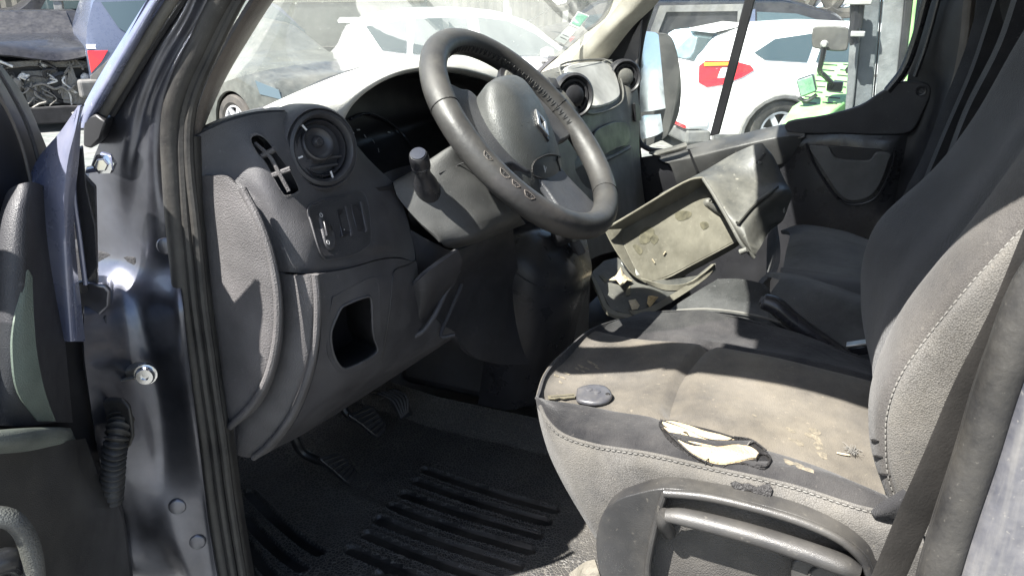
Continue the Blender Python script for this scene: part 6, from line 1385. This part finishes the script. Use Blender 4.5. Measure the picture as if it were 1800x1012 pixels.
# blue-grey off-roader, rear corner seen past the open door
h4 = dirang(230, 10)
OF_TOP = [(0, 1.0), (.1, 1.45), (.25, 1.72), (.8, 1.80), (2.6, 1.80), (3.0, 1.66), (3.4, 1.12), (3.6, 1.05), (4.3, .98), (4.45, .7)]
def ex4(t, hw, on_side):
    on_side([(0.02, 1.10), (1.6, 1.08), (1.6, 1.03), (0.02, 1.045)], MC['white'], 'side_strip', off=.02, th=.03)
    mk('rear_bumper', box_bm((-.16, -.86, .42), (.10, .86, .66)), MC['clad'], t, local=True, bev=.04, bseg=3)
    for s in (-1, 1):
        mk('roof_rail', tube_bm(cr([Vector((x, s*.60, z)) for x, z in ((.4, 1.80), (.6, 1.88), (2.0, 1.88), (2.4, 1.82))], 4), .02, 6), MC['tyre'], t, local=True, smooth=True)
    for s in (-1, 1): on_side([(.0, .70), (.34, .98), (.56, .98), (1.18, .98), (1.3, .60), (1.25, .60), (1.1, .86), (.62, .86), (.36, .60), (.0, .60)], MC['clad'], 'arch_cladding', off=.02, th=.03, s=s)
car('blue_grey_offroader', 'blue-grey off-road car with white side strip and red corner lamp beyond the open door', place(150, 75, 12.2, h4, 0, -.9), h4, 4.5, 1.84, OF_TOP, [(0, 1.06), (2.5, 1.06), (3.4, 1.02), (4.5, .8)], 'bluegrey', (.86, 3.5), .37,
    windows=([(.30, 1.62), (.98, 1.64), (.98, 1.16), (.62, 1.16), (.44, 1.30)], [(1.14, 1.64), (1.9, 1.64), (1.9, 1.14), (1.14, 1.15)], [(2.0, 1.64), (2.5, 1.62), (3.0, 1.2), (2.0, 1.14)]), lamps=(([(.02, 1.02), (.26, 1.02), (.16, .88), (.02, .74)], 'red'),), clad=False, extra=ex4, bottom=.34)
# black wreck with its front torn off, engine bay to the van
h5 = dirang(60, 90)    # points away from the van: rear first -> turn so the nose faces us
h5 = dirang(60, -90)
wp = V(62, 160, d=12.4)
WR = thing('wrecked_black_car', 'wrecked black car with its front torn away and the engine bay exposed', 'wrecked car', (wp.x, wp.y, GZ), h5)
# local: x towards the viewer, y across
mk('bonnet', gridbm(grid([[Vector((-1.25, y, 1.16+.02*math.cos(y*2))) for y in (-.78, -.3, .3, .78)], [Vector((-.7, y, 1.12+z)) for y, z in ((-.80, 0), (-.3, .05), (.3, .02), (.80, -.03))], [Vector((-.12, y, 1.00+z)) for y, z in ((-.80, .02), (-.35, .10), (.3, .0), (.78, .05))], [Vector((.02, y, .93+z)) for y, z in ((-.78, .0), (-.35, .06), (.3, -.04), (.76, .02))]], 4, 4), .03), MC['black'], WR, local=True, smooth=True)
mk('cabin', prism_bm([Vector((x, -.72, z)) for x, z in ((-1.2, 1.1), (-1.75, 1.5), (-3.0, 1.5), (-3.6, 1.05), (-3.9, .5), (-1.2, .4))], Vector((0, 1.44, 0))), MC['black'], WR, local=True, bev=.05, bseg=3, smooth=True)
mk('windshield', prism_bm([Vector((-1.20, -.62, 1.14)), Vector((-1.20, .62, 1.14)), Vector((-1.70, .56, 1.47)), Vector((-1.70, -.56, 1.47))], Vector((.01, 0, .02))), mt['black'], WR, local=True)
for s in (-1, 1):
    mk('wing', gridbm(grid([[Vector((x, s*.84, z)) for x, z in ((-1.3, 1.06), (-.9, 1.05), (-.45, .98), (-.1, .84))], [Vector((x, s*.88, z)) for x, z in ((-1.3, .8), (-.9, .84), (-.5, .8), (-.15, .62))], [Vector((x, s*.86, z)) for x, z in ((-1.3, .35), (-1.05, .5), (-.55, .6), (-.3, .45))]], 4, 4), .02), MC['black'], WR, local=True, smooth=True)
mk('wheel', lathe_bm(Vector((-.75, -.8, .31)), Vector((0, -1, 0)), [(0, .05), (.2, .06), (.31, .08), (.31, -.1), (.2, -.1)], 24), MC['tyre'], WR, local=True, smooth=True)
mk('wheel', lathe_bm(Vector((-.75, .8, .31)), Vector((0, 1, 0)), [(0, .05), (.2, .06), (.31, .08), (.31, -.1), (.2, -.1)], 24), MC['tyre'], WR, local=True, smooth=True)
mk('engine_bay', box_bm((-1.1, -.75, .28), (-.25, .75, .9)), mt['black'], WR, local=True, bev=.02)
grey1 = mat('greasy_engine_metal', (.22, .21, .19), .5, ((.05, .045, .04), .7, 9, 0), [('noise', 30, .02)], metal=.3)
grey2 = mat('dirty_pale_metal', (.62, .61, .58), .5, ((.10, .09, .08), .6, 12, 0), [('noise', 30, .02)], metal=.3)
mk('radiator', box_bm((-.22, -.12, .34), (-.14, .30, .78)), grey1, WR, local=True, bev=.01)
mk('fan_shroud', lathe_bm(Vector((-.13, .34, .55)), Vector((1, 0, 0)), [(.20, -.02), (.21, .03), (.17, .04), (.16, 0), (0, 0)], 20), mt['black'], WR, local=True, smooth=True)
mk('bracket_panel', prism_bm([Vector((-.10, y, z)) for y, z in ((.30, .36), (.55, .30), (.62, .50), (.50, .68), (.46, .92), (.40, .68), (.32, .62))], Vector((.03, 0, 0))), grey1, WR, local=True, bev=.005)
mk('cross_member', prism_bm([Vector((-.18, y, z)) for y, z in ((-.45, .80), (.0, .84), (.5, .80), (.80, .78), (.80, .86), (.4, .92), (-.42, .90))], Vector((.06, 0, 0))), grey1, WR, local=True, bev=.01)
mk('bumper_beam', prism_bm([Vector((-.05, y, z)) for y, z in ((-.85, .12), (.9, .10), (.9, .30), (.3, .33), (-.8, .33))], Vector((.08, 0, 0))), mt['carpet'], WR, local=True, bev=.02)
for y, z, r in ((-.30, .50, .06), (-.55, .52, .07), (.80, .60, .07), (.15, .86, .05), (-.20, .62, .085), (-.42, .66, .07), (-.46, .40, .06), (.62, .66, .07), (-.62, .85, .09), (.70, .46, .08), (-.72, .62, .10)):
    bm = bmesh.new(); bmesh.ops.create_icosphere(bm, subdivisions=2, radius=r)
    for v in bm.verts: v.co *= random.uniform(.75, 1.25); v.co += Vector((-.10, y, z))
    mk('engine_part', bm, grey2 if random.random() < .6 else grey1, WR, local=True)
for k in range(26):
    y0 = random.uniform(-.8, .75); z0 = random.uniform(.3, .95); P = [Vector((-.08, y0, z0))]
    for j in range(5): P.append(P[-1]+Vector((random.uniform(-.02, .03), random.uniform(-.16, .16), random.uniform(-.15, .1))))
    for p in P: p.z = max(.12, min(1.0, p.z)); p.y = max(-.88, min(.85, p.y))
    mk('hose', tube_bm(cr(P, 4), random.choice((.008, .012, .018)), 6), random.choice((grey2, grey1, mt['black'], grey2)), WR, local=True, smooth=True)
for y, z in ((-.50, .16), (-.28, .17), (.42, .14)):
    P = [Vector((.02, y+random.uniform(-.1, .1), z+random.uniform(-.08, .12))) for _ in range(5)]
    P.sort(key=lambda p: math.atan2(p.z-z, p.y-y)); mk('torn_panel', prism_bm(P, Vector((.015, .01, 0))), random.choice((grey2, grey1)), WR, local=True)
# white SUV beyond the passenger window
h6 = dirang(1330, 24)
SU_TOP = [(0, 1.05), (.06, 1.16), (.30, 1.38), (.60, 1.48), (1.5, 1.525), (2.3, 1.50), (2.8, 1.40), (3.5, 1.10), (4.2, 1.0), (4.5, .82), (4.6, .6)]
def ex6(t, hw, on_side):
    for x in (2.02, 3.05): on_side([(x, .98), (x+.2, .97), (x+.2, .94), (x, .95)], MC['clad'], 'door_handle', off=.03, th=.02)
    mk('rear_bumper', prism_bm([Vector((-.10, y, z)) for y, z in ((-.86, .40), (.86, .40), (.86, .62), (-.86, .62))], Vector((.3, 0, 0))), MC['white'], t, local=True, bev=.05, bseg=3, smooth=True)
    mk('lower_bumper', prism_bm([Vector((-.08, y, z)) for y, z in ((-.85, .24), (.85, .24), (.85, .40), (-.85, .40))], Vector((.3, 0, 0))), MC['clad'], t, local=True, bev=.03)
    mk('bumper_reflector', box_bm((-.11, -.84, .42), (-.07, -.50, .46)), MC['red'], t, local=True, bev=.004)
    mk('sill_cladding', box_bm((.2, -.93, .22), (4.2, -.88, .36)), MC['clad'], t, local=True, bev=.01)
    mk('rear_window', prism_bm([Vector((.05, -.62, 1.12)), Vector((.05, .62, 1.12)), Vector((.32, .52, 1.40)), Vector((.32, -.52, 1.40))], Vector((-.03, 0, .01))), MC['glass'], t, local=True)
    mk('roof_spoiler', prism_bm([Vector((.22, -.60, 1.41)), Vector((.22, .60, 1.41)), Vector((.6, .56, 1.49)), Vector((.6, -.56, 1.49))], Vector((0, 0, .03))), MC['white'], t, local=True, bev=.01)
    mk('rear_wiper', tube_bm([Vector((.10, -.4, 1.18)), Vector((.16, .1, 1.26))], .012, 6), MC['tyre'], t, local=True)
car('white_suv', 'white sport utility car with red tail lamp outside the passenger window', place(1226, 190, 9.2, h6, 0, -.92, GZ-.10), h6, 4.6, 1.86, SU_TOP, [(0, 1.06), (1.2, 1.10), (2.5, 1.08), (3.5, 1.02), (4.6, .85)], 'white', (.98, 3.7), .36,
    windows=([(.62, 1.221), (.86, 1.358), (1.35, 1.419), (1.22, 1.115), (.74, 1.145)], [(1.45, 1.427), (2.1, 1.427), (2.15, 1.1), (1.32, 1.115)], [(2.22, 1.427), (2.6, 1.389), (3.3, 1.115), (2.26, 1.092)]),
    lamps=(([(.03, 1.080), (.10, 1.140), (.38, 1.140), (.58, 1.090), (.62, 1.040), (.50, 0.970), (.30, 0.890), (.12, 0.860), (.03, 0.910)], 'red'), ([(.08, 1.120), (.36, 1.125), (.40, 1.090), (.08, 1.080)], 'amber')), seams=([(1.34, 1.02), (1.38, .62)],), extra=ex6)
# black people carrier with an open rear doorway
h7 = dirang(1240, 6)
MP_TOP = [(0, 1.1), (.15, 1.6), (.4, 1.74), (2.6, 1.74), (3.1, 1.62), (3.7, 1.15), (4.3, 1.02), (4.6, .8), (4.7, .6)]
def ex7(t, hw, on_side):
    W = .93
    mk('doorway_shade_sheet', prism_bm([Vector((x, -W-.006, z)) for x, z in ((1.05, .42), (1.0, 1.2), (1.15, 1.60), (1.98, 1.62), (2.05, .42))], Vector((0, .03, 0))), mt['black'], t, local=True)  # black sheet stands in for the shaded cabin inside the doorway
    mk('door_frame', ring_bm([Vector((x, -W-.03, z)) for x, z in ((.98, .38), (.93, 1.2), (1.08, 1.67), (2.06, 1.69), (2.14, .38))], [Vector((x, -W-.03, z)) for x, z in ((1.06, .44), (1.02, 1.2), (1.16, 1.60), (1.98, 1.61), (2.05, .44))], Vector((0, .03, 0))), MC['clad'], t, local=True)
    cs = mat('cream_car_seat', (.55, .50, .40), .8)
    mk('seat', prism_bm([Vector((x, -W-.03, z)) for x, z in ((1.80, 1.36), (1.96, 1.30), (1.98, .8), (2.06, .55), (1.72, .62), (1.78, .9))], Vector((0, .02, 0))), cs, t, local=True, bev=.006)
    mk('seat', prism_bm([Vector((x, -W-.03, z)) for x, z in ((1.22, .92), (1.56, .92), (1.50, .60), (1.26, .56))], Vector((0, .02, 0))), cs, t, local=True, bev=.006)
    mk('cargo_bag', prism_bm(cr([Vector((x, -W-.035, z)) for x, z in ((1.20, 1.36), (1.45, 1.42), (1.66, 1.38), (1.68, 1.05), (1.5, 1.14), (1.22, 1.12))], 3, True), Vector((0, .02, 0))), mat('pale_blue_plastic', (.50, .66, .75), .4), t, local=True, bev=.006)
    on_side([(2.16, 1.02), (3.7, .98), (3.7, .88), (2.16, .92)], MC['bluegrey'], 'door_highlight', off=.012, th=.02)
    on_side([(2.24, .94), (2.6, .92), (2.6, .90), (2.24, .915)], MC['rim'], 'door_handle', off=.03, th=.03)
    on_side([(2.12, 1.62), (2.22, 1.63), (2.24, 1.04), (2.14, 1.04)], MC['bluegrey'], 'door_pillar', off=.014, th=.02)
    mk('roof_rail', tube_bm(cr([Vector((x, -.66, z)) for x, z in ((.6, 1.78), (.8, 1.86), (2.3, 1.86), (2.6, 1.78))], 4), .02, 6), MC['clad'], t, local=True, smooth=True)
car('black_people_carrier', 'black people carrier with its rear side doorway open on cream seats, above the wing mirror', place(1150, 100, 10.2, h7, 1.05, -.93, GZ-.08), h7, 4.7, 1.88, MP_TOP, [(0, 1.0), (2.5, 1.0), (3.7, .98), (4.7, .8)], 'black', (.9, 3.7), .35,
    windows=([(.2, 1.55), (.92, 1.62), (.86, 1.08), (.2, 1.08)], [(2.24, 1.60), (2.7, 1.58), (3.05, 1.48), (3.45, 1.16), (3.4, 1.06), (2.26, 1.06)]), lamps=(([(.02, 1.3), (.14, 1.3), (.14, .9), (.02, .9)], 'red'),), extra=ex7, clad=False)
# pale blue estate further back
h8 = dirang(1430, 8)
car('pale_blue_car', 'pale blue car parked behind the white sport utility car', place(1372, 40, 13.0, h8, 0, -.85, GZ+.25), h8, 4.4, 1.76, [(0, .9), (.3, 1.3), (1.0, 1.42), (2.0, 1.44), (2.5, 1.36), (3.2, 1.0), (4.2, .8), (4.4, .5)], [(0, .9), (3.2, .9), (4.4, .6)], 'skyblue', (.8, 3.5), .32,
    windows=([(.5, 1.22), (1.1, 1.36), (1.1, .96), (.45, .96)], [(1.2, 1.37), (2.0, 1.38), (2.0, .95), (1.2, .96)], [(2.1, 1.38), (2.45, 1.32), (3.0, .98), (2.1, .95)]), clad=False)
# row of dark scrapped cars behind everything
for i, (px, d, lab, pt) in enumerate(((640, 17, 'dark car glimpsed above the roof of the white hatchback', 'black'), (930, 14.5, 'black scrapped car behind the windscreen stickers', 'black'), (-40, 17, 'black scrapped car behind the wreck at far left', 'black'), (1130, 16.5, 'dark scrapped car behind the people carrier', 'darkgreen'))):
    hh = dirang(px+80, (10, -6, 4, 12)[i])
    car('scrapped_car', lab, place(px, 20, d, hh, 0, -.85, GZ+(0.0, .25, .5, .6)[i]), hh, 4.3, 1.76, SD_TOP, [(0, .88), (2, .92), (3.3, .90), (4.4, .62)], pt, (.8, 3.4), .33,
        windows=([(1.2, 1.32), (1.9, 1.38), (1.9, .98), (.95, .98)], [(2.0, 1.38), (2.35, 1.34), (2.95, 1.02), (2.0, .97)]), clad=False, group='scrapped cars at the back of the yard')
# storage racks: steel uprights, beams and a row of wheels on them
steel = mat('galvanised_steel', (.34, .34, .33), .5, (TAN, .4, 3, 0), metal=.4)
for i, (px0, px1, d, nm) in enumerate(((100, 220, 15.5, 'steel storage rack behind the blue-grey off-roader'), (890, 1100, 17.5, 'steel storage rack behind the windscreen stickers'), (1180, 1480, 15.5, 'steel storage rack carrying wheels above the white sport utility car'))):
    a, b = V(px0, 0, d=d), V(px1, 0, d=d); L_ = (Vector((b.x-a.x, b.y-a.y, 0))).length; ang = math.atan2(b.y-a.y, b.x-a.x)
    t = thing('storage_rack', nm, 'rack', (a.x, a.y, GZ), ang, 'steel racks of salvaged parts')
    nn_ = max(2, int(L_/1.1)+1)
    for k in range(nn_):
        for y in (0, .9):
            up_ = box('upright', (L_*k/(nn_-1)-.06, y-.04, 0), (L_*k/(nn_-1)+.06, y+.04, 3.2), steel, t, local=True, bev=.005)
    for z in (.9, 1.62, 2.5):
        box('beam', (-.1, -.05, z), (L_+.1, .0, z+.10), steel, t, local=True, bev=.005)
        box('shelf', (-.1, 0, z+.07), (L_+.1, .9, z+.10), steel, t, local=True, bev=0)
    for k in range(nn_-1):
        tube('brace', [Vector((L_*k/(nn_-1), .92, .95)), Vector((L_*(k+1)/(nn_-1), .92, 1.6))], .02, steel, t, seg=6, sm=0, local=True)
for k, (px, py, r) in enumerate(((1352, -14, .29), (1395, -12, .31), (1440, -16, .34), (1490, -14, .32), (984, -10, .26))):
    c = V(px, py, d=11.6 if px > 1000 else 13)
    t = thing('salvaged_wheel', ('salvaged wheel on the shelf nearest the window divider bar', 'salvaged tyre second from the divider bar', 'salvaged tyre above the pale blue car', 'salvaged tyre nearest the green machine', 'silver wheel above the windscreen stickers')[k], 'wheel', c, 0, 'salvaged wheels on the racks')
    ax_ = (Vector((CAM.x, CAM.y, c.z))-c).normalized()
    mk('tyre', lathe_bm(c, ax_, [(r*.6, .06), (r*.75, .10), (r*.95, .09), (r, .05), (r, -.08), (r*.6, -.1)], 28), MC['tyre'], t, smooth=True)
    mk('rim', lathe_bm(c, ax_, [(r*.6, .05), (r*.5, .02), (r*.2, .06), (0, .06)], 7), MC['rim'], t)
# dark shed wall closing the yard at the back
shed = thing('shed_wall', 'dark corrugated shed wall closing the yard behind the parked cars', 'shed wall', V(600, 0, d=22))
a, b = V(-500, 0, d=24), V(1120, 0, d=23); a.z = b.z = GZ; dv_ = (b-a).normalized(); L_ = (b-a).length
pts_ = []
nw = 180
bm = bmesh.new(); lo = []; hi = []
nrm_ = Vector((dv_.y, -dv_.x, 0))
for k in range(nw+1):
    p = a+dv_*L_*k/nw+nrm_*(.03 if k % 2 else 0); lo.append(bm.verts.new(p)); hi.append(bm.verts.new(p+Vector((0, 0, 5.2))))
for k in range(nw): bm.faces.new((lo[k], lo[k+1], hi[k+1], hi[k]))
mk('cladding', bm, mat('dark_sheet_cladding', (.02, .022, .02), .6, (TAN, .4, .8, 0)), shed)
# green loader in front of the white SUV
GM = thing('green_loader', 'lime green machine with slotted hood, mast panels, mirror and work lamp outside the window', 'loader', (V(1460, 150, x=4.2).x, V(1460, 150, x=4.2).y, GZ))
gmat = mat('lime_green_paint', (.20, .44, .14), .4, ((.4, .5, .3), .3, 3, 0), coat=.3)
hc = V(1450, 160, x=4.15); hnn = Vector((-.25, .12, 1)).normalized()
def HPt(L, off=0): return [V(a, b, pl=(hc+hnn*off, hnn)) for a, b in L]
hood_ = HPt([(1360, 240), (1392, 186), (1408, 176), (1440, 108), (1502, 110), (1508, 160), (1462, 196), (1440, 240)])
mk('hood', prism_bm(hood_, Vector((0, 0, -.30))), gmat, GM, bev=.015, bseg=3, smooth=True)
sl_ = 0
for r in range(8):
    y_ = 112+r*9.5; xl = 1446-r*5.2
    for q in range(2):
        x0_, x1_ = (xl+q*36, xl+26+q*36)
        if x1_ > 1500-r*2: x1_ = 1500-r*2
        if x1_-x0_ > 6: mk('vent_slot', prism_bm(HPt([(x0_, y_), (x1_, y_+2+q*.5), (x1_, y_+3.6+q*.5), (x0_, y_+1.6)], .003), Vector((0, 0, -.004))), mt['black'], GM)
for L in ([(1445, 236), (1468, 198), (1512, 164), (1516, 190), (1500, 240)],): prism('hood_side', [V(a, b, x=4.05) for a, b in L], (.02, 0, 0), gmat, GM, bev=.005)
# machine mast: channel panels
pan = mat('scuffed_grey_panel', (.065, .075, .082), .45, ((.18, .185, .185), .4, 5, 0), [('noise', 20, .004)])
pan2 = mat('pale_grey_panel', (.10, .108, .112), .45, ((.22, .22, .215), .4, 5, 0), [('noise', 20, .004)])
for (tl, tr, bl, br_2, m_, xx, nm) in ((1502, 1524, 1486, 1500, pan2, 3.5, 'mast_rail'), (1524, 1552, 1500, 1532, pan, 3.52, 'mast_panel'), (1553, 1557, 1533, 1536, mt['black'], 3.54, 'mast_gap'), (1558, 1596, 1537, 1572, pan2, 3.52, 'mast_panel'), (1596, 1612, 1572, 1584, mt['black'], 3.5, 'mast_gap'), (1612, 1619, 1586, 1590, gmat, 3.46, 'cab_frame')):
    prism(nm, [V(tl, -60, x=xx)+Vector((0, 0, 0)), V(tr, -60, x=xx), V(tr+(br_2-tr)*1.3, 260, x=xx), V(bl-(tl-bl)*.3, 260, x=xx)], (.12, 0, 0), m_, GM, bev=.006)
prism('cab_glass', [V(1618, -60, x=3.7), V(1700, -60, x=3.7), V(1690, 160, x=3.7), V(1590, 160, x=3.7)], (.02, 0, 0), MC['glass'], GM, bev=0)
for L, r in ((((1502, -20), (1503, 30), (1500, 62), (1503, 78)), .022), (((1514, -20), (1512, 20), (1508, 50)), .016)): tube('hydraulic_hose', [V(a, b, x=3.42) for a, b in L], r, mt['black'], GM, seg=8)
for a, b in ((1498, 4), (1520, 4), (1508, 60)): box('hose_clamp', V(a, b, x=3.4)-Vector((.02, .03, .012)), V(a, b, x=3.4)+Vector((.02, .03, .012)), steel, GM, bev=.004)
mp = cr([V(a, b, x=3.8) for a, b in ((1430, 48), (1445, 46), (1470, 46), (1490, 50), (1493, 62), (1490, 84), (1484, 90), (1462, 90), (1436, 86), (1428, 82), (1427, 62))], 3, True)
mk('machine_mirror', prism_bm(mp, Vector((.05, 0, 0))), mat('grey_mirror_back', (.05, .05, .048), .5, (TAN, .3, 5, 0)), GM, bev=.012, bseg=3, smooth=True)
lathe('mirror_socket', V(1449, 78, x=3.78), Vector((-1, 0, 0)), [(0, .02), (.012, .02), (.02, 0)], steel, GM, seg=12)
tube('mirror_arm', [V(a, b, x=x) for a, b, x in ((1449, 80, 3.78), (1446, 100, 3.8), (1441, 124, 3.85), (1450, 134, 3.9), (1468, 152, 4.0))], .014, mt['blacksatin'], GM, seg=10)
box('arm_foot', V(1468, 150, x=4.0)-Vector((.04, .04, .03)), V(1468, 150, x=4.0)+Vector((.04, .04, .02)), mt['blacksatin'], GM, bev=.008)
wl = [V(a, b, x=3.9) for a, b in ((1401, 142), (1428, 133), (1434, 160), (1408, 170))]
mk('work_lamp', prism_bm([sum(wl, Vector())/4+(p-sum(wl, Vector())/4)*1.12 for p in wl], Vector((.08, 0, 0))), mt['blacksatin'], GM, bev=.012, bseg=3, smooth=True)
mk('lamp_lens', prism_bm([p-Vector((.004, 0, 0)) for p in wl], Vector((.01, 0, 0))), mat('green_tinted_lens', (.12, .25, .16), .2, ((.3, .4, .3), .5, 30, 0), coat=.6), GM, bev=.004)
tube('lamp_bracket', [V(a, b, x=3.92) for a, b in ((1404, 172), (1418, 178), (1436, 166))], .010, mt['blacksatin'], GM, seg=8)
prism('hood_hinge', [V(a, b, x=3.95) for a, b in ((1485, 122), (1500, 106), (1500, 128), (1487, 130))], (.05, 0, 0), mt['dash_mid'], GM, bev=.005)
# ribbed white fence and blue roofed hall behind the van, seen only in the wing mirror
FE = thing('panel_fence', 'ribbed white panel fence seen only in the wing mirror', 'fence', (2, -22, GZ))
fm = mat('white_fence_sheet', (.62, .64, .62), .6, (TAN, .25, 1, 0))
for k in range(26): box('plank', (-14, -22.03-(k % 2)*.02, GZ+.02+k*.16), (16, -22, GZ+.165+k*.16), fm, FE, bev=.008, bseg=1)
for x in range(-13, 16, 2): box('post', (x-.05, -21.99, GZ), (x+.05, -21.9, GZ+4.25), steel, FE, bev=.01)
HA = thing('blue_roofed_hall', 'white hall with a blue roof edge behind the fence, in the wing mirror', 'building', (2, -34, GZ))
prism('roof', [Vector((-14, -34, 5.0)), Vector((.2, -34, 5.0)), Vector((1.4, -34, 4.0)), Vector((-14, -34, 4.0))], (0, -8, 0), mat('blue_roof', (.10, .18, .38), .5), HA, bev=.02)
prism('sign_board', [Vector((-14, -33.9, 4.8)), Vector((.0, -33.9, 4.8)), Vector((.3, -33.9, 4.1)), Vector((-14, -33.9, 4.1))], (0, -.1, 0), MC['white'], HA, bev=.02)
box('wall', (-14, -42, GZ), (1, -34.2, 4.0), fm, HA, bev=0)
